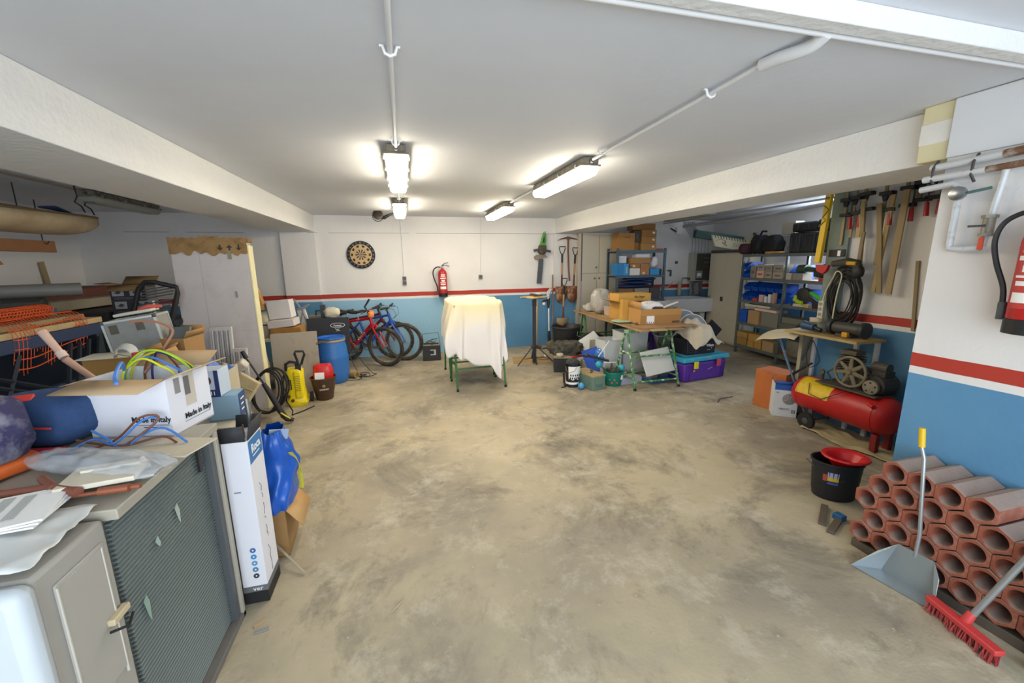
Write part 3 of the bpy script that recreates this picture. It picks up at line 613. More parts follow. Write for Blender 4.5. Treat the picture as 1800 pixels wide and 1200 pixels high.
# wooden pole
t = thing('telescopic_pole', 'bare wooden pole with a white joint sticking up behind the white carton', 'pole', (-1.45, 2.56, 1.0))
b = MB(); b.tube([(0.0, 0.0, 0.0), (-0.10, -0.05, 0.10), (-0.20, -0.09, 0.25)], [0.014, 0.014, 0.017], 12); b.build('shaft', mat('b98f78', 0.6, 0, 0.1), t)
b = MB(); b.tube([(-0.21, -0.087, 0.27), (-0.285, -0.06, 0.385)], [0.015, 0.019], 12); b.build('sleeve', mat('cda893', 0.5), t)
b = MB(); b.tube([(-0.20, -0.09, 0.255), (-0.218, -0.083, 0.282)], 0.020, 12); b.build('collar', mat('d9bfae', 0.4), t)
# the tall carton
t = thing('tall_carton', 'tall narrow white carton with black ends and a blue square label, beside the cabinet', 'box', (-0.822, 2.165, 0))
t['label'] = 'tall narrow white carton with black ends and a blue square label, beside the cabinet'
M1 = mat('e4e4ea', 0.7, 0, 0.03); M2 = mat('35363a', 0.7, 0, 0.1)
w, d = 0.055, 0.095
b = MB(); b.span(-w, w, -d, d, 0.0, 0.875); b.build('body', M1, t, 0.002)
b = MB(); b.span(-w-0.001, w+0.001, -d-0.001, d+0.001, 0.0, 0.075); b.build('black_foot', mat('1e1e20', 0.6), t, 0.001)
b = MB(); b.span(-w-0.0013, w+0.0013, -d-0.0013, d+0.0013, 0.066, 0.098); b.build('grey_band', mat('6a6b6d', 0.6), t)
b = MB(); b.add([(-w, -d, 0.875), (w*0.9, -d, 0.875), (w*0.85, -d-0.01, 0.955), (-w-0.005, -d-0.01, 0.95)], [(0, 1, 2, 3)]); b.build('flap', M2, t, solid=0.004)
b = MB(); b.add([(w, -d*0.9, 0.875), (w, d, 0.875), (w+0.015, d, 0.955), (w+0.012, -d*0.8, 0.955)], [(0, 1, 2, 3)]); b.build('flap', M2, t, solid=0.004)
b = MB(); b.add([(-w, d, 0.875), (w, d, 0.875), (w, d+0.02, 0.94), (-w, d+0.02, 0.94)], [(0, 1, 2, 3)]); b.build('flap', M2, t, solid=0.004)
lb = decal_x('blue_label', t, mat('2f78b8', 0.5), -0.088, 0.085, 0.75, 0.865, w)
text('lettering', 'Roca', 0.062, WHT, t, (w+0.0022, 0.0, 0.815), FR, 0.95, bold=0.0012)
decal_x('underline', t, WHT, -0.05, 0.04, 0.776, 0.781, w+0.0012)
text('lettering', 'ver', 0.035, WHT, t, (0.012, -d-0.003, 0.083), FX)
for k, c in enumerate(['3b3b3e', '4f86b5', '5b9bc9', '3f8fca', '3f6fae']):
    b = MB(); b.lathe([(0.0135, 0), (0.0135, 0.0012)], 16, m=Matrix.Translation((0.012, -d, 0.155 + 0.036*k)) @ RY); o = b.build('round_icon', mat(c, 0.5), t)
    b = MB(); b.lathe([(0.0045, 0.0012), (0.004, 0.0018)], 5 + k % 3, m=Matrix.Translation((0.012, -d, 0.155 + 0.036*k)) @ RY); b.build('icon_mark', WHT, o)
for k, (z, l) in enumerate([(0.62, 0.05), (0.56, 0.03), (0.50, 0.06), (0.43, 0.02), (0.38, 0.05), (0.33, 0.02), (0.27, 0.07), (0.20, 0.09)]):
    b = MB(); b.tube([(w+0.001, -0.02+0.01*(k % 3), z), (w+0.001, 0.0, z-l*0.5), (w+0.001, -0.01+0.008*(k % 2), z-l)], 0.0012, 4); b.build('line_drawing', mat('55565a', 0.7), t)
decal('code_print', t, mat('8c8f99', 0.7), -0.03, 0.0, 0.615, 0.622, -d)
# steel tube sticking out of it
t = thing('steel_tube', 'short grey steel tube standing in the tall white carton', 'tube', (-0.79, 2.21, 0.90))
b = MB(); b.cyl((0, 0, -0.02), (0.0, -0.01, 0.15), 0.012, n=14); b.build('tube', STEEL, t); b = MB(); b.cyl((-0.006, -0.08, -0.1), (-0.006, -0.08, 0.04), 0.004, n=8); b.build('rod', mat('6b4a38', 0.6), t)
# blue shopping bag with yellow strap, hung between carton and pile
t = thing('shopping_bag', 'big shiny blue bag with yellow strap behind the tall white carton', 'bag', (-0.79, 2.52, 0.30), 5)
def f(u, v):
    z = 0.46*v; wy = 0.15*(1 - 0.45*v) + 0.02*sin(9*v); a = 2*pi*u
    n = noise.noise(Vector((cos(a)*2.2, sin(a)*2.2, v*5)))
    k = 0.085*(0.55 + 0.6*sin(pi*min(1, v*0.85 + 0.12)))
    return (k*cos(a)*(1+0.3*n), wy*sin(a)*(1+0.22*n), z*(1 + 0.05*n))
b = MB().grid(f, 40, 26); b.build('body', mat('1b58b8', 0.28, 0, 0.12, 10), t, ang=180)
b = MB(); b.tube([(0.088, -0.08, 0.33), (0.095, -0.02, 0.27), (0.105, 0.04, 0.16), (0.10, 0.07, 0.02)], 0.012, 6, flat=0.15); b.build('strap', mat('c9bf3a', 0.5, 0, 0.1, 30), t)
text('lettering', 'IKEA', 0.03, mat('2a4f96', 0.5), t, (0.111, 0.045, 0.15), (rad(90), rad(60), rad(90)))
b = MB(); b.box(0.03, -0.03, 0.43, 0.10, 0.01, 0.06, (0.2, 0.2, 0.3)); b.build('paper', mat('9fb0c9', 0.6), t)
# cardboard under and in front of the bag
t = carton('carton', 'open brown carton under the blue shopping bag', (-0.84, 2.55, 0.0), 4, 0.16, 0.30, 0.30, CARD2, {'+x': (-55, 0.15), '-y': (80, 0.08)}, inner=mat('c49a63', 0.85))
b = MB(); b.tube([(-0.09, 0.1, 0.10), (-0.04, 0.06, 0.075)], 0.010, 8); b.tube([(-0.04, 0.06, 0.075), (0.11, -0.09, 0.012)], 0.007, 8)
tag(b.build('brush_stick', mat('a99c86', 0.6), None, loc=(-0.74, 2.30, 0.0)), 'short wooden handle lying on the floor beside the tall carton', 'handle')
for k, (x, y, r_) in enumerate([(-0.83, 1.93, 40), (-0.81, 1.88, 10)]):
    b = MB(); b.box(0, 0, 0.003, 0.06, 0.015, 0.004); tag(b.build('debris_strip', mat('8d8f90' if k else 'b39a7a', 0.7), None, loc=(x+0.06, y, 0), rot=(0, 0, rad(r_))), ['thin wooden scrap on the floor at the foot of the cabinet', 'grey plastic scrap on the floor at the foot of the cabinet'][k], 'scrap')
b = MB(); b.tube([(-0.03, -0.03, 0.004), (0.0, 0.0, 0.006), (0.035, 0.045, 0.004)], [0.002, 0.004, 0.001], 5); tag(b.build('twig', mat('b7a98a', 0.7), None, loc=(-0.13, 1.85, 0)), 'small dry twig lying alone on the open concrete floor', 'twig')
# ---------------------------------------------------------------- left bay: timber rack, canoe, pile
DARKM = mat('232a33', 0.6, 0.3, 0.3, 12); NAVY = mat('1c2f52', 0.6, 0, 0.2, 8); TIMB = mat('9a8868', 0.75, 0, 0.2, 4, 0.1)
t = thing('timber_rack', 'dark blue steel rack with diagonal bars under the timber in the left bay', 'rack', (-3.2, 3.5, 0))
for z in (1.12, 0.72):
    for x in (0.58, -0.6):
        b = MB(); b.span(x-0.03, x+0.03, -1.1, 0.85, z, z+0.09); b.build('beam', NAVY, t, 0.006)
for y in (-1.0, 0.8):
    for x in (0.58, -0.6):
        b = MB(); b.span(x-0.03, x+0.03, y-0.035, y+0.035, 0, 1.13); b.build('post', DARKM, t, 0.004)
for y in (-0.9, 0.0, 0.75):
    b = MB(); b.span(-0.6, 0.58, y-0.03, y+0.03, 1.15, 1.20); b.build('crossbar', DARKM, t, 0.003)
for i, (y0, z0, y1, z1) in enumerate([(-1.0, 0.1, -0.35, 1.1), (-0.9, 0.1, -0.25, 1.1), (-0.6, 0.05, 0.0, 1.1), (0.1, 0.05, 0.45, 1.1), (0.2, 0.05, 0.55, 1.1), (0.3, 0.05, 0.65, 1.1), (0.42, 0.05, 0.77, 1.1), (-0.4, 1.08, 0.6, 0.62), (-0.4, 1.02, 0.6, 0.56), (-0.4, 0.96, 0.5, 0.52)]):
    b = MB(); b.tube([(0.62, y0, z0), (0.62, y1, z1)], 0.014, 4); b.build('diagonal_bar', DARKM, t)
# planks on the rack
G1 = 'timber boards on the rack'
boards = [(-2.74, 0.26, 0.045, 'b09a72', 'pale timber plank at the outer edge of the rack, bottom of the pile'), (-3.02, 0.26, 0.05, '8f7c5d', 'brown timber plank at the bottom of the pile, second from outside'), (-3.35, 0.34, 0.045, '7f6f58', 'timber plank at the bottom of the pile near the wall'),
          ]
for i, (x, w, h, c, lab) in enumerate(boards):
    b = MB(); b.box(0, 0, h/2, w, 2.0, h); tag(b.build('timber_plank', mat(c, 0.75, 0, 0.2, 5, 0.1), None, 0.003, loc=(x, 3.4, 1.212)), lab, 'plank', G1)
for i, (x, w, h, z, y, L, c, lab) in enumerate([(-2.75, 0.22, 0.04, 1.262, 3.3, 1.9, '8d7a58', 'brown plank directly under the orange mesh roll'), (-2.99, 0.2, 0.04, 1.268, 3.45, 1.9, 'a08e6c', 'plank beside the one under the orange mesh roll'), (-3.35, 0.4, 0.035, 1.262, 3.55, 1.7, 'b9b2a0', 'white melamine board lying behind the orange mesh roll'), (-3.4, 0.42, 0.03, 1.302, 3.7, 1.7, '6b2f28', 'dark red edged board in the middle of the rack pile'), (-3.42, 0.40, 0.035, 1.337, 3.75, 1.6, 'c9c3b2', 'cream board second from the top of the rack pile'), (-3.5, 0.36, 0.03, 1.377, 3.8, 1.5, '2f5a70', 'teal board on the far top of the rack pile'), (-3.15, 0.24, 0.04, 1.302, 3.9, 1.2, '39526a', 'dark blue board at the far end behind the mesh roll')]):
    b = MB(); b.box(0, 0, h/2, w, L, h); tag(b.build('board', mat(c, 0.7, 0, 0.12, 5), None, 0.002, loc=(x, y, z), rot=(0, 0, rad([0, 2, -3, 2, -2, 3, -6][i]))), lab, 'board', G1)
# orange safety mesh: roll and hanging net
MESH = mat('c9501e', 0.55, 0, 0.15, 12)
t = thing('safety_mesh', 'orange plastic safety mesh, rolled up and hanging over the timber', 'mesh', (-2.80, 3.35, 1.305))
b = MB(); rr = 0.045; zr = 0.048
for i in range(64):
    y = -0.95 + i*0.027; pts = []
    for k in range(14):
        a = 2*pi*k/14; q = rr*(1 + 0.14*noise.noise(Vector((y*7, cos(a)*2, sin(a)*2)))); pts.append((1.35*q*cos(a), y + 0.012*sin(3*a), zr + q*sin(a)))
    b.tube(pts, 0.0055, 4, True)
for k in range(14):
    a = 2*pi*k/14; b.tube([(1.35*(rr+0.002)*cos(a), -0.95 + j*0.12, zr + (rr+0.002)*sin(a)) for j in range(15)], 0.005, 4)
r_ = b.build('mesh_roll', MESH, t, ang=180); r_['kind'] = 'stuff'
b = MB(); b.tube([(0, -0.95, zr), (0, 0.74, zr)], 0.040, 10); b.build('inner_roll', mat('8f3a17', 0.7, 0, 0.3, 40), t)
b = MB()
def dr(s, y):    # hanging net position: s = distance down from the roll
    x = 0.10 + 0.09*min(1, s/0.1) + 0.02*sin(y*9); z = 0.03 - max(0, s - 0.03)*(1 + 0.15*sin(y*5)); return (x, y + 0.03*sin(s*12), z)
for i in range(22):
    y = 0.12 + i*0.033; m_ = 0.30 + 0.07*sin(i*0.7)
    b.tube([dr(m_*k/8, y) for k in range(9)], 0.0028, 4)
for k in range(6): b.tube([dr(0.06*k + 0.03, 0.12 + j*0.045) for j in range(16)], 0.005, 4)
n_ = b.build('hanging_net', MESH, t, ang=180); n_['kind'] = 'stuff'
# pipe, stick, small items on the timber
b = MB().grid(lambda u, v: (0.03*noise.noise(Vector((u*6, v*5, 3))), (u-0.5)*2.6, 0.02 + v*1.12), 24, 12)
tag(b.build('dark_sheet', mat('1d2a3c', 0.7, 0, 0.35, 5), None, solid=0.003, ang=180, loc=(-3.95, 3.6, 0.0)), 'dark blue backing sheet added along the wall behind the timber rack', 'tarp')  # added backing, keeps the view through the rack dark and hides the painted wall
b = MB().grid(lambda u, v: ((u-0.5)*1.5, 0.03*noise.noise(Vector((u*6, v*5, 7))), 0.02 + v*1.10), 24, 12)
tag(b.build('dark_sheet', mat('1a2230', 0.7, 0, 0.35, 5), None, solid=0.003, ang=180, loc=(-3.2, 4.65, 0.0)), 'added dark backing sheet closing the far end of the timber rack', 'tarp')  # also added, dark backing across the far end of the rack
t = thing('drain_pipe', 'thick grey plastic drain pipe lying on top of the timber pile', 'pipe', (-3.45, 4.42, 1.485))
b = MB(); Mp = Matrix.Rotation(rad(90), 4, 'Y') @ Matrix.Rotation(rad(0), 4, 'X')
b.lathe([(0.055, 0.0), (0.063, 0.0), (0.063, 0.09), (0.058, 0.10), (0.058, 0.62), (0.050, 0.62), (0.050, 0.06), (0.055, 0.0)], 24, m=Matrix.Rotation(rad(35), 4, 'Z') @ Mp); b.build('pipe', mat('6c6d6b', 0.5, 0, 0.1), t)
b = MB(); b.box(0, 0, 0.03, 0.5, 0.8, 0.07); tag(b.build('board_bundle', mat('3d3a36', 0.7, 0, 0.2), None, 0.004, loc=(-3.4, 4.55, 1.20+0.14), rot=(0, 0, rad(30))), 'dark board bundle under the grey drain pipe', 'board')
b = MB(); b.box(0, 0, 0.88, 0.02, 0.075, 1.76, (rad(5), rad(-1), 0)); tag(b.build('wooden_lath', mat('a08c68', 0.75, 0, 0.1), None, loc=(-4.66, 7.05, 0.0), rot=(0, 0, 0)), 'short wooden lath standing against the left bay wall behind the pipe', 'lath')
b = MB(); b.tube([(-0.25, 0, 0.01), (0.0, 0.05, 0.014), (0.3, 0.0, 0.01)], 0.011, 6, flat=0.5); tag(b.build('black_strip', BLACK, None, loc=(-3.12, 3.30, 1.312), rot=(0, 0, rad(50))), 'black rubber strip lying on the white board at the left edge', 'strip')
for i, (x, y, z, w, L, c, lab) in enumerate([(-3.0, 4.95, 1.12, 0.9, 0.9, '3b3a3a', 'dark board stack reaching behind the printed carton'), (-3.35, 5.1, 1.24, 0.8, 1.3, 'a39a84', 'cream board stack reaching far back behind the pipe'), (-3.6, 5.3, 1.34, 0.9, 1.5, '6a3a30', 'dark red board on the far stack in the left bay')]):
    b = MB(); b.box(0, 0, 0.05, w, L, 0.10); tag(b.build('board_stack', mat(c, 0.7, 0, 0.2, 6), None, 0.004, loc=(x - 0.45, y + 0.7, z - 0.0), rot=(0, 0, rad(-3))), lab, 'boards')
b = MB(); b.span(-0.5, 0.5, -0.9, 0.9, 0, 1.12); tag(b.build('covered_crate', mat('24272e', 0.8, 0, 0.3, 6), None, 0.01, loc=(-3.75, 5.75, 0.0)), 'dark covered crate under the far board stack in the left bay', 'crate')
t = thing('plastic_dome', 'pale green clear plastic lid at the left picture edge on the timber', 'lid', (-3.05, 3.05, 1.33), 10)
b = MB(); b.lathe([(0.09, 0.0), (0.10, 0.03), (0.085, 0.07), (0.03, 0.09), (1e-4, 0.092)], 24); b.build('dome', mat('a9bfb0', 0.25, 0, 0.05), t); b = MB(); b.lathe([(0.10, 0.02), (0.115, 0.025), (0.115, 0.032), (0.10, 0.035)], 24); b.build('rim', mat('c3d0c8', 0.3), t)
# canoe hung under the ceiling
t = thing('canoe', 'tan weathered canoe hull hung on hooks under the left bay ceiling', 'canoe', (-3.28, 4.4, 2.0))
def hull(u, v):
    s = (u - 0.5)*2; y = s*1.38; w = 0.26*(1 - abs(s)**2.6); a = pi*v
    zt_ = 0.17 + 0.03*s*s + 0.02*s; zb = 0.145*abs(s)**5
    return (w*cos(a), y, zt_ - (zt_ - zb)*max(0, sin(a))**0.75)
b = MB().grid(hull, 44, 16); b.build('hull', mat('b09a78', 0.6, 0, 0.15, 4, 0.0, 'c9b591', 3, 0.6, 0.5), t, solid=0.012, ang=180)
for s in (-1, 1):
    b = MB(); b.tube([(s*0.262*(1 - abs(q/10)**2.6), q/10*1.38, 0.17 + 0.03*(q/10)**2 + 0.02*q/10) for q in range(-10, 11)], 0.012, 6); b.build('gunwale', mat('6f5a3d', 0.7), t)
b = MB(); b.grid(lambda u, v: (0.24*(1 - abs((u-0.5)*2)**2.6)*(2*v-1)*0.96, (u-0.5)*2.7, 0.175 + 0.05*(1-(2*v-1)**2)*(1 - abs((u-0.5)*2)**2)), 30, 8); b.build('deck', mat('8f7d5c', 0.65, 0, 0.15), t, ang=180)
b = MB(); b.tube([(0.05, 0.55, 0.24), (0.02, 0.75, 0.255), (0.0, 1.0, 0.23)], [0.02, 0.045, 0.015], 10, flat=0.5); tag(b.build('blue_pouch', mat('26406e', 0.6), None, loc=(-3.28, 4.4, 2.0)), 'small dark blue pouch lying on the canoe deck', 'pouch')
for i, (x, y) in enumerate([(-3.22, 5.55), (-3.15, 5.3)]):
    b = MB(); b.tube([(0, 0, 0), (0.01, 0, -0.1), (-0.02, 0, -0.16), (0.03, 0, -0.2), (0.05, 0, -0.26)], 0.007, 6); tag(b.build('ceiling_hook', BLACK, None, loc=(x, y, 2.49-0.0)), ['dark wire hook above the far tip of the canoe', 'second dark wire hook left of the canoe tip'][i], 'hook', 'canoe hooks')
b = MB(); b.box(0, 0, 0, 0.05, 1.5, 0.11); tag(b.build('hung_plank', mat('7d5330', 0.7, 0, 0.2, 6), None, 0.003, loc=(-3.42, 4.54, 1.89)), 'brown wooden plank hanging below the canoe', 'plank')
for i, (y, z) in enumerate([(4.95, 2.1), (5.15, 1.98)]):
    b = MB(); b.tube([(0, 0, 0.4), (0, 0, 0.0), (0.03, 0, -0.02), (0.05, 0, 0.01)], 0.005, 6); tag(b.build('plank_hook', BLACK, None, loc=(-3.40, y, z - 0.05)), ['thin hanging rod holding the brown plank, left one', 'thin hanging rod holding the brown plank, right one'][i], 'rod')
b = MB(); b.prism([(0, 0), (0.10, 0.02), (0.06, 0.09), (0.09, 0.12), (0.02, 0.12), (0.01, 0.05)], 0, 0.04, RY); tag(b.build('wooden_bracket', mat('9a6a40', 0.7), None, loc=(-3.48, 4.65, 1.70)), 'small broken wooden bracket under the left end of the hanging plank', 'bracket')
# printed black carton
t = carton('printed_carton', 'black carton printed with white tool pictures, brown flaps open', (-2.84, 5.35, 1.12), 5, 0.30, 0.26, 0.375, mat('3b383c', 0.7, 0, 0.1), {'-y': (-35, 0.10), '+y': (35, 0.14), '+x': (5, 0.12), '-x': (10, 0.12)}, inner=mat('8b6d45', 0.85, 0, 0.06))
for i, (x, z) in enumerate([(-0.085, 0.30), (0.065, 0.30), (-0.075, 0.165), (0.075, 0.165)]):
    d = decal('picture_panel', t, mat('a9a9ac', 0.6), x-0.05, x+0.05, z-0.038, z+0.038, -0.13)
    b = MB(); b.prism([(-0.03, -0.01), (0.0, 0.02), (0.03, 0.005), (0.01, -0.02)], 0.0, 0.0012, Matrix.Translation((x, -0.1312, z)) @ RY); b.build('tool_picture', DGREY, d)
for z in (0.24, 0.228, 0.095, 0.082, 0.07, 0.045, 0.02): decal('print_line', t, mat('7c7a80', 0.7), -0.12, 0.12, z, z+0.004, -0.13)
decal_x('side_panel', t, mat('6d6a6a', 0.7), -0.12, 0.12, 0.01, 0.37, 0.15); decal_x('barcode_label', t, WHT, -0.02, 0.03, 0.05, 0.2, 0.1512)
# support under it
t = thing('workbench', 'dark workbench at the back of the left bay', 'bench', (-2.8, 5.35, 0))
b = MB(); b.span(-0.5, 0.42, -0.3, 0.3, 1.07, 1.12); b.build('top', mat('2b2a2c', 0.7), t, 0.004)
for x in (-0.45, 0.37):
    for y in (-0.25, 0.25): b = MB(); b.span(x-0.03, x+0.03, y-0.03, y+0.03, 0, 1.07); b.build('leg', DARKM, t)
b = MB(); b.span(-0.48, 0.40, -0.28, -0.26, 0.1, 1.07); b.build('tarp_cover', mat('1f2c40', 0.8, 0, 0.3, 6), t)
# black slatted lounger on end
t = thing('folded_lounger', 'black plastic slatted lounger on end between printed carton and tall panel', 'lounger', (-2.62, 5.05, 1.06), 8, rot=(0, rad(18), rad(8)))
b = MB(); b.tube([(-0.14, 0, 0), (-0.14, 0, 0.38), (-0.10, 0, 0.46), (-0.03, 0, 0.48), (0.16, 0, 0.48), (0.18, 0, 0.42), (0.18, 0, 0)], 0.024, 8); b.build('frame', BLACK, t)
for i in range(14): b = MB(); b.box(0.02, 0, 0.02 + i*0.032, 0.28, 0.012, 0.014, (0, rad(-28), 0)); b.build('slat', mat('6d7076' if i % 5 == 4 else '3f4246', 0.3), t)
# the tall foam-wrapped panel
t = thing('packed_board', 'tall white packed panel with torn cardboard top, standing in the left bay', 'panel', (-2.02, 5.24, 0))
b = MB(); b.span(-0.37, 0.355, 0.0, 0.13, 0.0, 1.93); b.build('core', mat('c3bdbd', 0.8, 0, 0.05, 4, 0.05, 'a49d9b', 3, 0.35, 0.6), t, 0.003)
b = MB(); b.span(0.356, 0.372, 0.0, 0.135, 0.0, 1.90); b.build('foam_edge', mat('e6dfb4', 0.7, 0, 0.08), t, 0.003)
for x0, x1 in ((-0.37, -0.115), (-0.11, 0.355)):
    for z0, z1 in ((0.02, 0.95), (0.955, 1.62), (1.625, 1.925)):
        b = MB(); b.span(x0+0.001, x1-0.001, -0.004, 0, z0, z1); b.build('wrap_sheet', mat('c9c3c3', 0.8, 0, 0.06, 6, 0.0, 'aba3a0', 2.5, 0.4, 0.58), t)
rs = random.Random(5); pts = []
for i in range(31):
    x = -0.38 + i*0.0247; pts.append((x, 1.80 + 0.05*noise.noise(Vector((i*0.33, 2, 0))) + 0.015*rs.random() + (0.03 if 8 < i < 12 else 0)))
top = [(x, 1.975 + 0.012*rs.random() + 0.02*(x > -0.1 and x < 0.1)) for x, _ in reversed(pts)]
b = MB(); b.prism(pts + top, 0.008, 0.014, RY); b.build('torn_cardboard', mat('9a7b50', 0.85, 0, 0.25, 10, 0.1, '6f5433', 6, 0.7, 0.55), t, flat=True)
b = MB(); b.span(-0.38, 0.375, -0.008, 0.14, 1.93, 1.975); b.build('cardboard_cap', mat('8a6c42', 0.85, 0, 0.25, 10), t, 0.004)
for i, (x, up) in enumerate([(0.10, -1), (0.19, 1), (0.28, -1)]):
    b = MB(); z = 1.875; b.prism([(x-0.008, z-0.03*up), (x+0.008, z-0.03*up), (x+0.008, z), (x+0.03, z), (x, z+0.03*up), (x-0.03, z), (x-0.008, z)], 0.0145, 0.016, RY); b.build('printed_arrow', mat('3b332c', 0.8), t, flat=True)
b = MB(); b.span(0.165, 0.20, -0.0155, -0.014, 1.75, 1.86); b.build('old_tape', mat('8d8a6a', 0.5), t)
b = MB(); b.tube([(0.20, -0.003, 1.40), (0.203, -0.003, 1.33)], 0.016, 8, flat=0.2); b.build('scuff_hole', mat('7b7480', 0.8), t)
# wavy heater panels
for i, (x, y, w, h, lab) in enumerate([(-1.985, 4.98, 0.22, 1.03, 'taller grimy white ribbed radiator panel leaning on the tall panel'), (-1.80, 4.90, 0.16, 0.80, 'shorter white ribbed radiator panel right of the taller one')]):
    t = thing('ribbed_radiator', lab, 'radiator', (x, y, 0), -3, rot=(rad(-6), 0, rad(-3)))
    b = MB(); b.span(-w/2, w/2, 0, 0.03, 0.0, h); b.build('frame', mat('cfcbca', 0.5, 0, 0.06, 9, 0, '9a938c', 5, 0.5, 0.58), t, 0.004)
    n = 8 if i == 0 else 5
    for k in range(n):
        b = MB(); xx = -w/2 + 0.03 + (w-0.06)*k/(n-1); b.tube([(xx, -0.004, 0.06), (xx, -0.004, h-0.04)], 0.007, 6); b.build('rib', mat('8f8d92' if k % 2 else 'c3c2c6', 0.45, 0.2, 0.15, 20), t)
# pile behind the cabinet
carton('brown_carton', 'large plain brown carton at the bottom of the pile behind the cabinet', (-1.62, 2.78, 0.0), -3, 0.62, 0.60, 0.52, CARD2)
carton('brown_carton', 'plain brown carton in the middle of the pile behind the cabinet', (-1.60, 2.80, 0.52), 4, 0.56, 0.52, 0.48, CARD)
t = carton('brown_carton', 'brown carton with papers on its lid, below the metal case', (-1.66, 2.98, 1.0), -3, 0.34, 0.26, 0.165, mat('a37e44', 0.85, 0, 0.08), tape=False)
b = MB(); b.box(0, 0, 0, 0.3, 0.2, 0.004, (0, 0, 0.1)); tag(b.build('paper_sheets', mat('cfccb9', 0.7, 0, 0.08), None, loc=(-1.70, 2.92, 1.171)), 'loose papers lying on the carton below the metal case', 'papers')
t = carton('small_carton', 'small ochre carton right of the paper topped one', (-1.455, 2.86, 1.0), 10, 0.10, 0.14, 0.165, mat('bd8f4a', 0.85, 0, 0.08))
t = thing('aluminium_case', 'dusty grey flight case with aluminium edges tilted on the pile', 'case', (-1.67, 3.10, 1.17), 8, rot=(0, rad(-8), rad(8)))
GC = mat('8a8a85', 0.55, 0.3, 0.15, 30); ED = mat('b7b7b0', 0.4, 0.7)
b = MB(); b.span(-0.10, 0.16, -0.09, 0.12, 0.0, 0.20); b.build('shell', GC, t)
for x in (-0.10, 0.16):
    for y in (-0.09, 0.12): b = MB(); b.span(x-0.006, x+0.006, y-0.006, y+0.006, 0, 0.2); b.build('edge_profile', ED, t)
for z in (0.0, 0.2):
    for y in (-0.09, 0.12): b = MB(); b.span(-0.10, 0.16, y-0.006, y+0.006, z-0.006, z+0.006); b.build('edge_profile', ED, t)
    for x in (-0.10, 0.16): b = MB(); b.span(x-0.006, x+0.006, -0.09, 0.12, z-0.006, z+0.006); b.build('edge_profile', ED, t)
for x in (-0.10, 0.16):
    for z in (0.0, 0.2): b = MB(); b.sphere((x, -0.09, z), 0.013, n=10); b.build('corner_cap', DGREY, t)
for x in (-0.055, 0.075): b = MB(); b.span(x-0.02, x+0.02, -0.094, -0.09, 0.125, 0.18); h = b.build('hinge', mat('5c5547', 0.5, 0.5, 0.4, 60), t)
b = MB(); b.box(0.05, 0.0, 0.215, 0.20, 0.12, 0.018); tag(b.build('flat_bar', mat('cfc6b5', 0.6), None, 0.006, loc=(-1.68, 3.12, 1.185), rot=(0, rad(-9), 0.1)), 'flat cream bar lying on top of the flight case', 'bar')
b = MB(); b.tube([(0, 0, 0), (0.06, 0, 0.012), (0.12, 0.02, 0.0)], [0.012, 0.015, 0.01], 8); tag(b.build('red_tool', mat('c9584c', 0.5), None, loc=(-1.66, 3.14, 1.415), rot=(0, rad(-10), 0)), 'small red tool on top of the flight case', 'tool')
t = thing('dust_mask', 'white rounded dust mask on the papers in front of the flight case', 'mask', (-1.57, 2.78, 1.178), -5)
b = MB(); b.grid(lambda u, v: (0.055*cos(pi*u)*(1 - 0.25*v), -0.05*v + 0.015, 0.005 + 0.075*sin(pi*u)**0.6*(1-0.3*v)), 16, 6); b.build('cup', mat('bfc0bb', 0.6), t, solid=0.003, ang=180)
b = MB(); b.tube([(-0.05, -0.02, 0.01), (-0.01, -0.045, 0.03), (0.05, -0.02, 0.005)], 0.002, 5); b.build('strap', DGREY, t)
t = carton('flat_brown_box', 'open brown carton with a red edged grey device inside, right of the case', (-1.43, 3.10, 1.0), -8, 0.14, 0.2, 0.24, CARD2, {'+y': (75, 0.06), '+x': (60, 0.05)})
b = MB(); b.box(0, 0, 0, 0.12, 0.10, 0.02, (rad(60), 0, 0)); tag(b.build('grey_device', mat('5d6162', 0.5), None, 0.006, loc=(-1.435, 3.09, 1.255)), 'grey device with red frame leaning in the open brown carton', 'device')
t = carton('torn_carton', 'small torn brown carton lying tilted with its flap open, above the cables', (-1.425, 2.92, 1.08), 0, 0.10, 0.10, 0.11, mat('b68e5a', 0.85, 0, 0.08), {'+y': (20, 0.06), '-y': (100, 0.05)}, rot=(rad(6), rad(-18), rad(-12)))
t = thing('sealant_pouch', 'red and cream sealant pouch lying before the torn carton', 'pouch', (-1.46, 2.72, 1.165), 20)
b = blobmesh(0.05, 0.03, 0.022, 3, 0.2, 2.5, 20, m=Matrix.Translation((0, 0, 0.024))); b.build('pouch', mat('d8cdb2', 0.5), t, ang=180); b = MB(); b.lathe([(0.026, -0.014), (0.027, 0.014)], 14, (0, 0, 0), Matrix.Translation((-0.03, -0.0, 0.027)) @ Matrix.Rotation(rad(90), 4, 'Y')); b.build('red_band', mat('b5322c', 0.5), t)
b = blobmesh(0.035, 0.03, 0.035, 7, 0.25, 2.5, 18, m=Matrix.Translation((0, 0, 0.03))); tag(b.build('red_wrapper', mat('b93a33', 0.5), None, ang=180, loc=(-1.40, 2.75, 1.165)), 'crumpled red wrapper beside the sealant pouch', 'wrapper')
# blue plastic sheet
b = MB().grid(lambda u, v: ((u-0.35)*0.2, (v-0.5)*0.12, 0.002 + 0.115*max(0, 1 - abs(u - 0.28)*3.2)*(1-abs(v-0.5)) + 0.012*noise.noise(Vector((u*7, v*7, 1)))), 20, 14)
tag(b.build('blue_tarp', mat('1c62b8', 0.4, 0, 0.2, 12), None, solid=0.002, ang=180, loc=(-1.245, 2.95, 1.04)), 'crumpled bright blue tarp poking up behind the white carton', 'tarp')
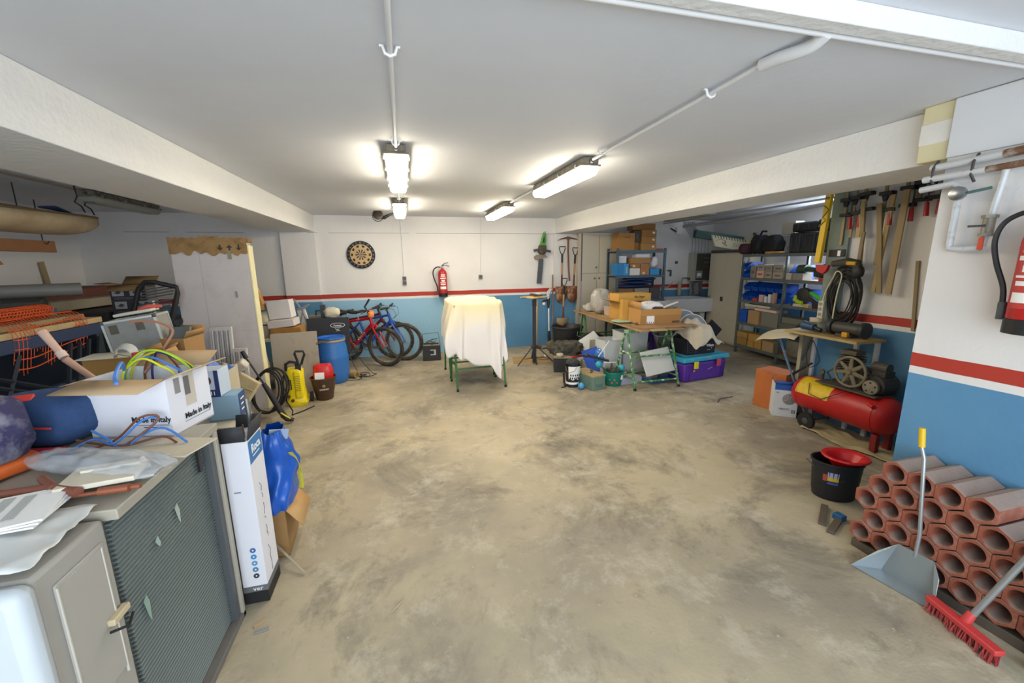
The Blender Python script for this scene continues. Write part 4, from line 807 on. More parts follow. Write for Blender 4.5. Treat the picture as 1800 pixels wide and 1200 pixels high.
# blue/white product box and things under it
carton('cream_carton', 'cream carton standing on the floor right behind the cabinet corner', (-1.06, 2.46, 0.0), -5, 0.30, 0.24, 0.86, mat('cfc7b0', 0.8, 0, 0.06), tape=False)
carton('cream_carton', 'beige carton standing behind the first cream one, by the leaning moulding', (-1.215, 2.86, 0.0), 3, 0.20, 0.42, 1.035, mat('b8ad95', 0.8, 0, 0.06), tape=False)
t = carton('product_box', 'white and navy product box with a picture of a round machine', (-1.045, 2.48, 1.005), -4, 0.13, 0.12, 0.145, mat('c3d0de', 0.6, 0, 0.03), tape=False)
decal('navy_band', t, mat('1f2a5c', 0.5), -0.066, 0.066, 0.0, 0.04, -0.06); decal('navy_edge', t, mat('27346b', 0.5), 0.045, 0.066, 0.0, 0.145, -0.0605)
text('lettering', 'norus11', 0.03, WHT, t, (0.0, -0.063, 0.02), FX, 0.9, bold=0.0008)
b = MB(); b.lathe([(0.026, 0), (0.02, 0.002), (1e-4, 0.003)], 18, m=Matrix.Translation((0.005, -0.0612, 0.09)) @ RY); b.build('machine_picture', mat('3a2f36', 0.6), t); b = MB(); b.lathe([(0.01, 0.003), (0.008, 0.004)], 12, m=Matrix.Translation((0.012, -0.0612, 0.092)) @ RY); b.build('picture_spot', mat('a8454c', 0.6), t)
for z in (0.135, 0.118, 0.105): decal('print_line', t, INK, -0.06, -0.03, z, z+0.004, -0.06)
t = carton('product_box', 'navy and light blue product box directly under the round machine one', (-0.995, 2.50, 0.862), 4, 0.15, 0.12, 0.14, mat('8fb0c6', 0.6, 0, 0.05), tape=False)
decal_x('navy_side', t, mat('2a4a80', 0.5), -0.058, 0.058, 0.002, 0.14, 0.075)
for z in (0.04, 0.07, 0.10): decal_x('print_line', t, WHT, -0.03, 0.03, z, z+0.008, 0.0762)
b = MB(); b.box(0, 0, 0.065, 0.03, 0.02, 0.13, (0, 0.08, 0)); tag(b.build('orange_block', mat('b8683c', 0.6), None, 0.003, loc=(-1.11, 2.39, 0.862)), 'orange brown wooden block standing left of the product boxes', 'block')
b = MB(); b.lathe([(0.03, -0.02), (0.034, 0), (0.03, 0.02)], 16, m=Matrix.Translation((0, 0, 0.035)) @ RY); tag(b.build('round_plug', mat('8a4f36', 0.6), None, loc=(-1.14, 2.36, 0.862)), 'round brown cap at the foot of the orange block', 'cap')
b = MB(); b.box(0, 0, 0.36, 0.05, 0.045, 0.72, (0, 0.06, 0)); tag(b.build('wooden_post', mat('9a6f3e', 0.75, 0, 0.2, 6), None, 0.003, loc=(-0.985, 2.72, 0.0)), 'short brown wooden post between the cream carton and the moulding', 'post')
# moulded tray + bar
t = thing('moulded_tray', 'large dusty cream moulded panel with curved recess leaning by the hose', 'panel', (-2.06, 4.50, 0.03), 0, rot=(rad(-14), rad(32), rad(-16)))
b = MB(); b.span(-0.20, 0.22, 0, 0.05, 0.05, 0.72); b.build('panel', mat('cbbb94', 0.6, 0, 0.08, 8, 0, 'a8946c', 4, 0.5, 0.58), t, 0.015)
b = MB(); b.prism([(-0.02 + 0.2*cos(rad(a)), 0.42 + 0.22*sin(rad(a))) for a in range(-90, 91, 15)][::-1] + [(0.20, 0.10), (0.205, 0.5), (0.2, 0.66)], 0.0, 0.004, RY)
b = MB(); b.tube([(0.20, -0.002, 0.62), (0.08, -0.002, 0.60), (0.01, -0.002, 0.50), (0.0, -0.002, 0.34), (0.06, -0.002, 0.20), (0.2, -0.002, 0.12)], 0.008, 6); b.build('recess_edge', mat('b3a682', 0.5), t)
b = MB(); b.span(-0.215, -0.205, -0.01, 0.055, 0.06, 0.71); b.build('grey_side', mat('8c867a', 0.6), t)
b = MB(); b.box(0, 0, 0, 0.42, 0.09, 0.10); tag(b.build('metal_trough', mat('c9c3b5', 0.45, 0.2, 0.08), None, 0.02, loc=(-1.74, 4.50, 0.63), rot=(rad(20), rad(-33), rad(-8))), 'whitish metal trough lying across the top of the cream moulding', 'trough')
# hose coil and lance
t = thing('pressure_hose', 'black high pressure hose hung in loops beside the cream moulding', 'hose', (-1.50, 4.86, 0.0), -12)
b = MB()
for k in range(7):
    r1 = 0.135 + 0.012*k; r2 = 0.25 + 0.008*k; ph = 0.06*k; tl = rad(18 + 2.5*k)
    pts = []
    for q in range(28):
        a = 2*pi*q/28; x = r1*cos(a); z = r2*sin(a); pts.append((x*cos(tl) + z*sin(tl)*0.7 - 0.02 + 0.012*sin(k*2), -0.05 + 0.017*k + 0.01*sin(3*a + k), 0.315 + z*cos(tl) - x*sin(tl)*0.6))
    b.tube(pts, 0.0085, 6, True)
b.build('loops', RUBBER, t, ang=180)
b = MB(); b.tube([(0.16, 0.0, 0.2), (0.2, 0.03, 0.07), (0.17, 0.06, 0.012), (0.24, 0.2, 0.010), (0.32, 0.30, 0.03)], 0.007, 6); b.build('feed_end', RUBBER, t)
t = thing('spray_lance', 'long black spray lance with yellow trimmed trigger leaning on the hose loops', 'lance', (-1.42, 4.68, 0.0))
b = MB(); b.tube([(-0.235, 0.0, 0.82), (-0.205, 0.0, 0.74)], [0.018, 0.024], 10); b.build('nozzle_head', BLACK, t)
b = MB(); b.tube([(-0.205, 0, 0.74), (-0.08, 0, 0.46)], 0.010, 8); b.build('tube', BLACK, t)
b = MB(); b.tube([(-0.08, 0, 0.46), (-0.02, -0.01, 0.33), (0.05, -0.02, 0.15), (0.10, -0.02, 0.06)], [0.022, 0.03, 0.03, 0.028], 10); b.build('body', BLACK, t)
b = MB(); b.tube([(0.06, -0.045, 0.135), (0.12, -0.05, 0.085), (0.145, -0.04, 0.06)], 0.008, 6); b.build('yellow_trim', mat('e0cf1e', 0.4), t)
b = MB(); b.tube([(0.06, -0.02, 0.10), (0.11, -0.02, 0.05), (0.17, -0.02, 0.035)], [0.025, 0.03, 0.022], 8); b.build('grip', BLACK, t)
# pressure washer
YEL = mat('e8cf12', 0.35, 0, 0.04)
t = thing('pressure_washer', 'yellow upright pressure washer with black handles standing before the plywood', 'pressure washer', (-1.345, 5.30, 0.0), 8)
b = MB()
pf = [(0.0, 0.105, 0.10), (0.05, 0.125, 0.12), (0.09, 0.11, 0.10), (0.16, 0.11, 0.10), (0.22, 0.095, 0.10), (0.36, 0.095, 0.095), (0.43, 0.095, 0.09), (0.46, 0.075, 0.075)]
k = 20
for z, rx, ry in pf:
    for j in range(k):
        a = 2*pi*j/k; e = 0.6; b.v.append(Vector((rx*math.copysign(abs(cos(a))**e, cos(a)), ry*math.copysign(abs(sin(a))**e, sin(a)), z)))
for i in range(len(pf)-1):
    for j in range(k): b.f.append((i*k+j, i*k+(j+1) % k, (i+1)*k+(j+1) % k, (i+1)*k+j))
b.f.append(tuple(range(k-1, -1, -1))); b.f.append(tuple((len(pf)-1)*k + j for j in range(k)))
b.build('housing', YEL, t, ang=50)
b = MB(); b.box(0.03, -0.095, 0.27, 0.085, 0.04, 0.34); b.box(0.03, -0.08, 0.05, 0.16, 0.07, 0.05); b.build('front_cover', YEL, t, 0.018)
for z in range(9): b = MB(); b.span(0.0, 0.055, -0.1175, -0.114, 0.20 + 0.022*z, 0.206 + 0.022*z); b.build('vent_slot', mat('6d6212', 0.6), t)
b = MB(); b.span(-0.075, -0.04, -0.102, -0.094, 0.22, 0.34); d = b.build('name_plate', BLACK, t); text('lettering', 'KARCHER', 0.022, YEL, d, (-0.0575, -0.1035, 0.28), (rad(90), rad(-90), 0))
b = MB(); b.tube([(-0.09, -0.03, 0.44), (-0.085, -0.03, 0.52), (-0.04, -0.03, 0.545), (0.02, -0.03, 0.53), (0.04, -0.03, 0.44)], 0.018, 8); b.build('carry_handle', BLACK, t)
b = MB(); b.box(0.045, -0.05, 0.46, 0.06, 0.05, 0.09); b.tube([(0.05, -0.04, 0.50), (0.04, -0.03, 0.56), (0.02, -0.03, 0.64), (0.03, -0.03, 0.665), (0.115, -0.03, 0.66), (0.125, -0.03, 0.62), (0.10, -0.03, 0.56), (0.08, -0.03, 0.50)], 0.014, 8); b.build('pull_handle', BLACK, t)
for x, z, r_ in ((-0.085, 0.14, 0.02), (-0.045, 0.085, 0.018)): b = MB(); b.lathe([(r_, 0.0), (r_, 0.02)], 14, m=Matrix.Translation((x, -0.10, z)) @ RY); b.build('connector', mat('5a2a2a', 0.5), t)
for y in (0.06,): b = MB(); b.lathe([(0.05, -0.02), (0.062, -0.012), (0.062, 0.012), (0.05, 0.02)], 20, m=Matrix.Translation((0.15, y, 0.062)) @ Matrix.Rotation(rad(90), 4, 'Y')); b.build('wheel', RUBBER, t)
b = MB(); b.tube([(-0.10, 0.0, 0.40), (-0.15, 0.0, 0.33), (-0.165, 0.0, 0.27), (-0.14, 0, 0.2), (-0.15, 0, 0.10), (-0.12, 0, 0.05), (-0.16, 0.02, 0.09), (-0.145, 0, 0.24), (-0.12, 0, 0.36)], 0.006, 6); b.tube([(-0.13, 0.01, 0.38), (-0.155, 0.01, 0.3), (-0.12, 0.01, 0.16), (-0.17, 0.01, 0.05), (-0.13, 0.01, 0.03), (-0.11, 0.0, 0.2)], 0.005, 6); b.build('power_cord', BLACK, t, ang=180)
# plywood board, barrel, bucket
b = MB(); b.box(0, 0, 0.41, 0.54, 0.018, 0.82); tag(b.build('plywood_board', mat('a79e8f', 0.8, 0, 0.1, 5, 0.1, '7a7064', 5, 0.5, 0.6), None, 0.002, loc=(-1.42, 5.72, 0.0), rot=(rad(-5), 0, rad(8))), 'stained grey plywood board leaning behind the pressure washer', 'board')
t = thing('blue_barrel', 'blue plastic barrel with a worn rim, right of the plywood board', 'barrel', (-1.06, 6.22, 0.0))
b = MB(); b.lathe([(0.16, 0.0), (0.185, 0.03), (0.205, 0.12), (0.215, 0.28), (0.21, 0.36), (0.212, 0.38), (0.205, 0.40), (0.195, 0.52), (0.175, 0.60), (0.168, 0.625)], 40); b.build('body', mat('2f6db8', 0.45, 0, 0.08, 5, 0, '8a9a86', 5, 0.7, 0.66), t)
b = MB(); b.lathe([(0.175, 0.605), (0.187, 0.61), (0.187, 0.635), (0.175, 0.64)], 40); b.build('clamp_ring', mat('b7a57f', 0.5, 0.3), t)
b = MB(); b.lathe([(0.168, 0.63), (0.19, 0.645), (0.185, 0.665), (0.165, 0.66), (0.15, 0.645), (1e-4, 0.645)], 40); b.build('lid', mat('2465c4', 0.35), t)
b = MB(); b.tube([(-0.26, 0, 0), (0.05, 0, 0.005)], 0.006, 6); b.sphere((-0.26, 0, 0), 0.012, n=8); tag(b.build('thin_rod', BLACK, None, loc=(-0.98, 5.9, 0.665), rot=(0, 0, rad(50))), 'thin black rod lying over the barrel lid', 'rod')
t = thing('brown_bucket', 'brown plastic bucket with a worn white emblem holding a red packet', 'bucket', (-1.065, 5.44, 0.0), 8)
b = MB(); b.lathe([(0.095, 0.0), (0.10, 0.005), (0.148, 0.275), (0.156, 0.278), (0.156, 0.29), (0.146, 0.292), (0.142, 0.275), (0.094, 0.02), (1e-4, 0.02)], 36); b.build('pail', mat('4a3426', 0.5, 0, 0.1, 8), t)
text('lettering', 'CADBURY', 0.026, mat('d9d5c8', 0.6), t, (0.005, -0.138, 0.155), (rad(82), 0, 0), 0.9, bold=0.0006)
b = MB(); b.lathe([(0.02, 0), (0.012, 0.002)], 7, m=Matrix.Translation((0.005, -0.1385, 0.20)) @ Matrix.Rotation(rad(98), 4, 'X')); b.build('emblem', mat('a08a5c', 0.6), t)
t = thing('red_packet', 'crumpled shiny red packet with a white card, in the brown bucket', 'packet', (-1.065, 5.46, 0.14), 5)
b = blobmesh(0.115, 0.075, 0.155, 11, 0.14, 3.0, 30, px=4.5, m=Matrix.Translation((0, 0, 0.155))); b.build('foil', mat('d1251f', 0.3, 0, 0.12, 8), t, ang=180)
b = MB(); b.box(-0.035, -0.095, 0.165, 0.11, 0.004, 0.11, (rad(-14), 0, rad(-6))); b.build('card', WHT, t)
# paper sack and boxes on the shelf behind
t = thing('paper_sack', 'open brown and white paper sack standing between panel and plywood', 'sack', (-1.90, 5.84, 0.0), 12)
def sk(u, v):
    a = 2*pi*u; rx = 0.105*(1 - 0.12*sin(v*7)); ry = 0.07; e = 0.55
    n = noise.noise(Vector((cos(a)*2, sin(a)*2, v*4)))
    return (rx*math.copysign(abs(cos(a))**e, cos(a))*(1+0.08*n), ry*math.copysign(abs(sin(a))**e, sin(a))*(1+0.15*n), 0.57*v + 0.02*n*v + (0.025*sin(a*2) if v > 0.9 else 0))
b = MB().grid(sk, 36, 18); b.build('paper', mat('c2b39a', 0.85, 0, 0.08, 10, 0, '8f7a62', 4, 0.6, 0.6), t, solid=0.003, ang=60)
b = MB(); b.box(0, 0, 0.53, 0.18, 0.11, 0.01); b.build('contents', mat('8a5a38', 0.9), t)
decal('white_panel', t, mat('d6d0c4', 0.8), -0.02, 0.075, 0.44, 0.55, -0.073); text('lettering', 'GAR', 0.045, mat('5d4a40', 0.8), t, (0.02, -0.078, 0.37), FX); b = MB(); b.prism([(-0.06, 0.33), (0.03, 0.31), (0.03, 0.28), (-0.04, 0.27), (-0.07, 0.30)], 0.0735, 0.0745, RY); b.build('printed_mark', mat('75523d', 0.8), t)
t = thing('shelf_unit', 'low grey shelf behind the tall panel carrying printer and cartons', 'shelf', (-1.78, 6.30, 0.0))
b = MB(); b.span(-0.42, 0.42, -0.26, 0.26, 0.665, 0.70); b.build('shelf_board', mat('b5aea0', 0.6), t, 0.003)
b = MB(); b.span(-0.42, 0.42, -0.26, 0.26, 0.25, 0.28); b.build('shelf_board', mat('8c8578', 0.6), t, 0.003)
for x in (-0.40, 0.40):
    for y in (-0.24, 0.24): b = MB(); b.span(x-0.02, x+0.02, y-0.02, y+0.02, 0, 0.67); b.build('post', DGREY, t)
carton('carton', 'open brown carton on the lower board of the shelf behind the sack', (-1.62, 6.18, 0.28), 4, 0.3, 0.2, 0.22, CARD2, {'+y': (80, 0.08)})
b = MB(); b.lathe([(0.08, 0), (0.085, 0.34), (0.08, 0.345)], 20); tag(b.build('dark_drum', mat('38393d', 0.5), None, loc=(-2.02, 6.12, 0.28)), 'dark round drum at the left of the lower shelf board', 'drum')
t = thing('yellow_tub', 'small white tub with yellow lid on the shelf beside the panel', 'tub', (-1.975, 6.09, 0.70))
b = MB(); b.lathe([(0.05, 0), (0.056, 0.13)], 20); b.build('tub', mat('cfc98e', 0.5, 0, 0.2, 12), t); b = MB(); b.lathe([(0.06, 0.12), (0.062, 0.15), (0.055, 0.155), (1e-4, 0.155)], 20); b.build('lid', mat('dccb1c', 0.4), t)
t = thing('white_canister', 'rounded cream canister appliance behind the yellow lidded tub', 'appliance', (-1.91, 6.36, 0.70))
b = MB(); b.lathe([(0.10, 0), (0.105, 0.15), (0.10, 0.17), (0.105, 0.2), (0.085, 0.30), (0.04, 0.345), (1e-4, 0.35)], 24); b.build('body', mat('c9c2a8', 0.45, 0, 0.1), t); b = MB(); b.lathe([(0.107, 0.155), (0.109, 0.165), (0.107, 0.175)], 24); b.build('seam', DGREY, t)
b = MB(); b.box(0, 0, 0.11, 0.09, 0.10, 0.22); tag(b.build('wood_block', mat('8b7355', 0.75, 0, 0.2), None, 0.003, loc=(-2.07, 6.42, 0.70)), 'brown wooden block left of the cream canister', 'block')
t = carton('brown_carton', 'brown carton tilted on the canister, leaning left with a printed strip', (-1.98, 6.34, 1.06), 8, 0.20, 0.18, 0.30, mat('b3854c', 0.85, 0, 0.06), rot=(0, rad(-12), rad(8)))
decal('printed_strip', t, mat('8d8f94', 0.5), -0.10, 0.05, 0.20, 0.23, -0.09)
t = carton('white_carton', 'wide white carton on top of the shelf pile under the red stripe', (-1.68, 6.36, 0.945), -4, 0.29, 0.2, 0.25, mat('d9d4d2', 0.7, 0, 0.04), tape=False, rot=(0, rad(-5), rad(-4)))
t = carton('white_carton', 'flat white carton under the wide white one', (-1.645, 6.25, 0.845), -3, 0.33, 0.28, 0.095, mat('d3ccc8', 0.7, 0, 0.04), tape=False, rot=(0, rad(-5), rad(-3)))
t = carton('crushed_carton', 'crushed golden brown carton under the flat white one', (-1.60, 6.24, 0.70), -2, 0.38, 0.26, 0.14, mat('a5773a', 0.85, 0, 0.25, 14, 0.2), tape=False)
t = thing('folding_chair', 'grey folding chair with white seat squeezed behind the white cartons', 'chair', (-1.50, 6.62, 0.0), 0)
b = MB(); b.tube([(-0.06, 0, 0.0), (-0.05, 0, 0.7), (0.02, 0, 1.0), (-0.08, 0, 1.18)], 0.012, 8); b.tube([(0.16, 0, 0.0), (0.12, 0, 0.6), (0.02, 0, 1.02)], 0.014, 8); b.tube([(-0.04, -0.02, 1.03), (0.06, -0.02, 1.06), (0.12, -0.02, 1.10)], [0.016, 0.02, 0.014], 8); b.build('frame', mat('8b8894', 0.5), t)
b = MB(); b.box(0.02, 0.04, 0.88, 0.12, 0.02, 0.30, (0, rad(-12), 0)); b.build('seat', mat('d6d8c6', 0.6), t, 0.008)
# black sign board, rag, post
t = thing('sign_board', 'black cardboard sign with a white oval logo behind the barrel', 'sign', (-1.14, 6.50, 0.0), 0)
b = MB(); b.span(-0.28, 0.30, 0, 0.02, 0.36, 0.90); b.build('board', mat('33343a', 0.75, 0, 0.15, 40), t, 0.002)
b = MB(); b.tube([(0.14 + 0.10*cos(rad(q*12)), -0.003, 0.785 + 0.033*sin(rad(q*12))) for q in range(30)], 0.0035, 4, True); b.build('oval_outline', WHT, t)
text('lettering', 'Forlady', 0.038, WHT, t, (0.14, -0.003, 0.78), FX, 0.95, bold=0.001)
b = MB(); b.tube([(0.10, -0.003, 0.735), (0.15, -0.003, 0.715), (0.11, -0.003, 0.70), (0.17, -0.003, 0.705)], 0.003, 4); b.tube([(0.16, -0.003, 0.735), (0.12, -0.003, 0.715)], 0.003, 4); b.build('small_mark', WHT, t)
b = MB(); b.span(-0.28, -0.10, 0.05, 0.11, 0.0, 0.36); b.build('stand', DGREY, t)
b = MB(); b.box(0, 0, 0.54, 0.07, 0.05, 1.08); tag(b.build('dark_post', mat('3a3d42', 0.6), None, 0.003, loc=(-1.215, 6.70, 0.0)), 'dark square post standing behind the black sign', 'post')
b = blobmesh(0.11, 0.06, 0.075, 17, 0.25, 3.0, 26, m=Matrix.Translation((0, 0, 0))); tag(b.build('cloth_bundle', mat('c9c2ae', 0.85, 0, 0.12), None, ang=180, loc=(-1.08, 6.62, 0.965)), 'bundled cream rag on top of the black sign by the bicycle saddles', 'cloth')
t = thing('tool_box', 'dark low toolbox with a handle behind the black sign', 'toolbox', (-1.30, 6.90, 0.0))
b = MB(); b.span(-0.16, 0.12, -0.1, 0.14, 0, 0.90); b.build('body', mat('7b776d', 0.7), t, 0.008); b = MB(); b.tube([(-0.06, 0, 0.90), (-0.055, 0, 0.97), (0.02, 0, 0.97), (0.025, 0, 0.90)], 0.012, 8); b.build('handle', BLACK, t)
# ---------------------------------------------------------------- bicycles
TYRE = mat('37322d', 0.85, 0, 0.25, 30, 0.3, '6d6353', 8, 0.5, 0.55); RIM = mat('77746f', 0.4, 0.7); CHAIN = mat('86827a', 0.4, 0.8, 0.3, 30)
def bicycle(label, fc, loc, rz, paint2=None, lean=0, brand=None, susp=False, bar=0.0):
    t = thing('bicycle', label, 'bicycle', loc, 0, 'bicycles by the back wall', rot=(rad(lean), 0, rad(rz)))
    F = mat(fc, 0.3, 0.1, 0.06); F2 = F if not paint2 else mat(paint2, 0.3, 0.1, 0.06)
    for x in (-0.525, 0.525):
        Mw = Matrix.Translation((x, 0, 0.335)) @ RY
        b = MB(); b.tube([(0.308*cos(2*pi*q/40), 0.308*sin(2*pi*q/40), 0) for q in range(40)], 0.027, 8, True, m=Mw)
        for q in range(60):
            a = 2*pi*q/60; b.box(0.333*cos(a), 0.333*sin(a), 0, 0.010, 0.014, 0.030, (0, 0, a), m=Mw)
        w = b.build('tyre', TYRE, t, ang=60)
        b = MB(); b.tube([(0.278*cos(2*pi*q/40), 0.278*sin(2*pi*q/40), 0) for q in range(40)], 0.010, 6, True, m=Mw); b.build('rim', RIM, w)
        b = MB(); b.cyl((0, 0, -0.045), (0, 0, 0.045), 0.018, n=10, m=Mw)
        for q in range(24):
            a = 2*pi*q/24; s = 0.03 if q % 2 else -0.03; b.tube([(0.016*cos(a+0.9), 0.016*sin(a+0.9), s), (0.278*cos(a), 0.278*sin(a), 0)], 0.0013, 3, m=Mw)
        b.build('spokes', STEEL, w)
    BB = (-0.10, 0, 0.30); ST = (-0.23, 0, 0.72); HT = (0.285, 0, 0.84); HB = (0.325, 0, 0.71)
    b = MB(); b.tube([ST, (HT[0]+0.005, 0, HT[2]-0.03)], 0.021, 10); b.tube([BB, (HB[0], 0, HB[2]+0.01)], 0.026, 10); b.tube([BB, ST], 0.018, 10); b.tube([HB, HT], 0.024, 10)
    b.build('frame', F, t)
    b = MB()
    for s in (-1, 1): b.tube([(BB[0], s*0.02, BB[2]), (-0.3, s*0.05, 0.32), (-0.525, s*0.06, 0.335)], 0.010, 8); b.tube([(ST[0]+0.01, s*0.02, ST[2]-0.03), (-0.36, s*0.05, 0.55), (-0.525, s*0.06, 0.335)], 0.009, 8)
    b.build('rear_triangle', F2, t)
    b = MB(); b.tube([HB, (0.335, 0, 0.685)], 0.022, 8); b.box(0.34, 0, 0.685, 0.05, 0.14, 0.035)
    for s in (-1, 1): b.tube([(0.345, s*0.055, 0.69), (0.40, s*0.055, 0.58), (0.525, s*0.055, 0.335)], [0.019 if susp else 0.015, 0.018 if susp else 0.013, 0.011], 8)
    b.build('fork', F, t)
    b = MB(); b.tube([ST, (-0.265, 0, 0.86)], 0.013, 8); b.build('seat_post', STEEL, t)
    b = MB(); b.grid(lambda u, v: ((u-0.55)*0.27 - 0.26, (v-0.5)*(0.15 if u < 0.35 else 0.15 - 0.19*(u-0.35)), 0.885 + 0.012*cos(u*6) - 0.02*(2*v-1)**2), 10, 6); b.build('saddle', BLACK, t, solid=0.03, ang=180)
    b = MB(); b.tube([HT, (0.265, 0, 0.90), (0.30, 0, 0.94)], 0.015, 8); b.build('stem', BLACK, t)
    b = MB(); b.tube([(0.28, -0.29, 0.96 + bar), (0.30, -0.12, 0.945), (0.305, 0.12, 0.945), (0.28, 0.29, 0.96)], 0.012, 8); b.build('handlebar', DGREY, t)
    for s in (-1, 1):
        b = MB(); b.tube([(0.278, s*0.29, 0.96), (0.288, s*0.18, 0.953)], 0.017, 8); b.build('grip', BLACK, t)
        b = MB(); b.tube([(0.30, s*0.13, 0.94), (0.34, s*0.17, 0.94), (0.33, s*0.26, 0.935)], 0.006, 6); b.box(0.30, s*0.13, 0.95, 0.04, 0.05, 0.03); b.build('brake_lever', BLACK, t)
        b = MB(); b.tube([(0.32, s*0.12, 0.95), (0.42, s*0.11, 0.93), (0.45, s*0.07, 0.83), (0.38, s*0.02, 0.76), (0.33, 0, 0.74)], 0.0035, 5); b.build('cable', BLACK, t)
    Mc = Matrix.Translation((BB[0], -0.05, BB[2])) @ RY
    b = MB(); b.tube([(0.09*cos(2*pi*q/28), 0.09*sin(2*pi*q/28), 0) for q in range(28)], 0.006, 5, True, m=Mc); b.tube([(0.06*cos(2*pi*q/20), 0.06*sin(2*pi*q/20), 0) for q in range(20)], 0.004, 5, True, m=Mc)
    for q in range(5): b.tube([(0, 0, 0), (0.088*cos(q*1.2566), 0.088*sin(q*1.2566), 0)], 0.008, 5, m=Mc)
    b.build('chainring', CHAIN, t)
    b = MB(); b.tube([(BB[0], -0.07, BB[2]), (BB[0]+0.16, -0.075, BB[2]-0.03)], 0.010, 6); b.box(BB[0]+0.165, -0.115, BB[2]-0.035, 0.09, 0.07, 0.02); b.build('crank', CHAIN, t)
    b = MB(); b.tube([(BB[0], -0.05, BB[2]+0.09), (-0.525, -0.05, 0.375)], 0.004, 4); b.tube([(BB[0], -0.05, BB[2]-0.09), (-0.50, -0.05, 0.24), (-0.54, -0.05, 0.30)], 0.004, 4); b.build('chain', CHAIN, t)
    Ms = Matrix.Translation((-0.525, -0.05, 0.335)) @ RY
    b = MB(); b.lathe([(0.05, 0.0), (0.05, 0.006), (0.035, 0.012), (0.03, 0.02)], 20, m=Ms); b.tube([(-0.50, -0.06, 0.25), (-0.49, -0.06, 0.20)], 0.02, 8, flat=0.4); b.build('sprockets', CHAIN, t)
    if brand:
        L = math.atan2(HB[2]-BB[2], HB[0]-BB[0]); text('lettering', brand, 0.035, WHT, t, (0.11, -0.028, 0.505), (rad(90), -L, 0), 1.6, bold=0.001)
        text('lettering', 'sports', 0.02, WHT, t, (0.08, -0.023, 0.785), (rad(90), -rad(10), 0), 1.2)
    return t
bk = bicycle('bright red mountain bike, nearest of the three bicycles', 'c01622', (-0.80, 7.20, 0), -31, brand='B E L I A', lean=4)
bicycle('mountain bike with blue fork and frame, behind the red one', '1f4fae', (-0.56, 7.40, 0), -17, lean=3, susp=True)
bicycle('dark maroon bicycle closest to the back wall, behind the others', '5d1f2c', (-0.74, 7.56, 0), -7, lean=2)
b = MB(); b.tube([(0, 0, 0), (-0.03, 0, 0.05), (0.0, 0, 0.09), (0.05, 0, 0.17)], [0.012, 0.014, 0.014, 0.016], 8); tag(b.build('bar_end', BLACK, None, loc=(-0.60, 6.82, 0.96)), 'black curved bar end sticking up from the red bike handlebar', 'bar end')
t = thing('plastic_bag', 'orange plastic bag tied to the red bicycle handlebar', 'bag', (-0.545, 6.86, 0.83)); b = blobmesh(0.05, 0.045, 0.055, 4, 0.25, 3.0, 20, m=Matrix.Translation((0, 0, 0.05))); b.build('bag', mat('e8884a', 0.4, 0, 0.15), t, ang=180); b = MB(); b.tube([(0, 0, 0.09), (0.0, 0, 0.12)], [0.02, 0.03], 8); b.build('knot', mat('e8a27a', 0.4), t)
# cables and rolled mat near the rear wheel
t = thing('rolled_mat', 'rolled tan mat lying on the floor under the red bicycle', 'mat', (-0.93, 6.45, 0.0), -40)
b = MB(); b.tube([(-0.18, 0, 0.055), (0.22, 0, 0.055)], 0.055, 16); b.build('roll', mat('a08655', 0.8, 0, 0.15), t); b = MB(); b.tube([(0.221, 0, 0.055), (0.223, 0, 0.055)], 0.035, 14); b.build('core', mat('6d5836', 0.8), t)
cable('tangled black power cables on the floor beside the rolled mat', [(-0.2, 0.3, 0.3), (-0.1, 0.15, 0.1), (0.0, 0.0, 0.006), (0.12, -0.1, 0.006), (0.1, 0.1, 0.006), (-0.05, 0.05, 0.02), (0.02, -0.2, 0.006), (-0.15, -0.25, 0.006), (-0.25, -0.1, 0.006), (-0.1, 0.0, 0.02), (0.08, -0.05, 0.02), (-0.1, -0.15, 0.02), (-0.3, -0.2, 0.006)], 0.006, BLACK, (-0.72, 6.45, 0.0))
cable('single black cable running down in a long curve beside the tangle', [(-0.25, 0.45, 0.42), (-0.1, 0.2, 0.2), (0.1, -0.1, 0.02), (0.18, -0.2, 0.006), (0.05, -0.32, 0.006), (-0.1, -0.25, 0.006)], 0.005, BLACK, (-0.68, 6.65, 0.0))
# black speaker-like box
t = thing('tester_box', 'black box with a wire handle and leads on top, by the back wall', 'box', (0.40, 7.20, 0.0), -6)
b = MB(); b.span(-0.15, 0.15, -0.12, 0.12, 0, 0.27); b.build('body', mat('2c2c30', 0.6, 0, 0.15), t, 0.006); b = MB(); b.span(-0.145, 0.145, -0.115, 0.115, 0.27, 0.275); b.build('dusty_top', mat('8a8470', 0.85, 0, 0.1), t)
b = MB(); b.tube([(-0.15, 0.1, 0.2), (-0.155, 0.1, 0.44), (0.12, 0.1, 0.46), (0.14, 0.1, 0.25)], 0.005, 6); b.build('wire_handle', BLACK, t)
b = MB(); b.tube([(-0.12, 0, 0.28), (-0.05, 0.02, 0.33), (0.05, 0, 0.30), (0.1, 0.02, 0.37), (0.0, 0.0, 0.35), (-0.08, 0, 0.31), (0.03, -0.03, 0.28), (0.0, -0.10, 0.28)], 0.008, 6); b.tube([(-0.13, -0.02, 0.285), (0.0, -0.06, 0.30), (0.12, -0.02, 0.285)], 0.012, 6); b.build('leads', BLACK, t)
decal('printed_label', t, mat('b9b9bb', 0.6), -0.02, 0.075, 0.10, 0.20, -0.12); decal('picture', t, BLACK, -0.025, 0.04, 0.12, 0.18, -0.1215)
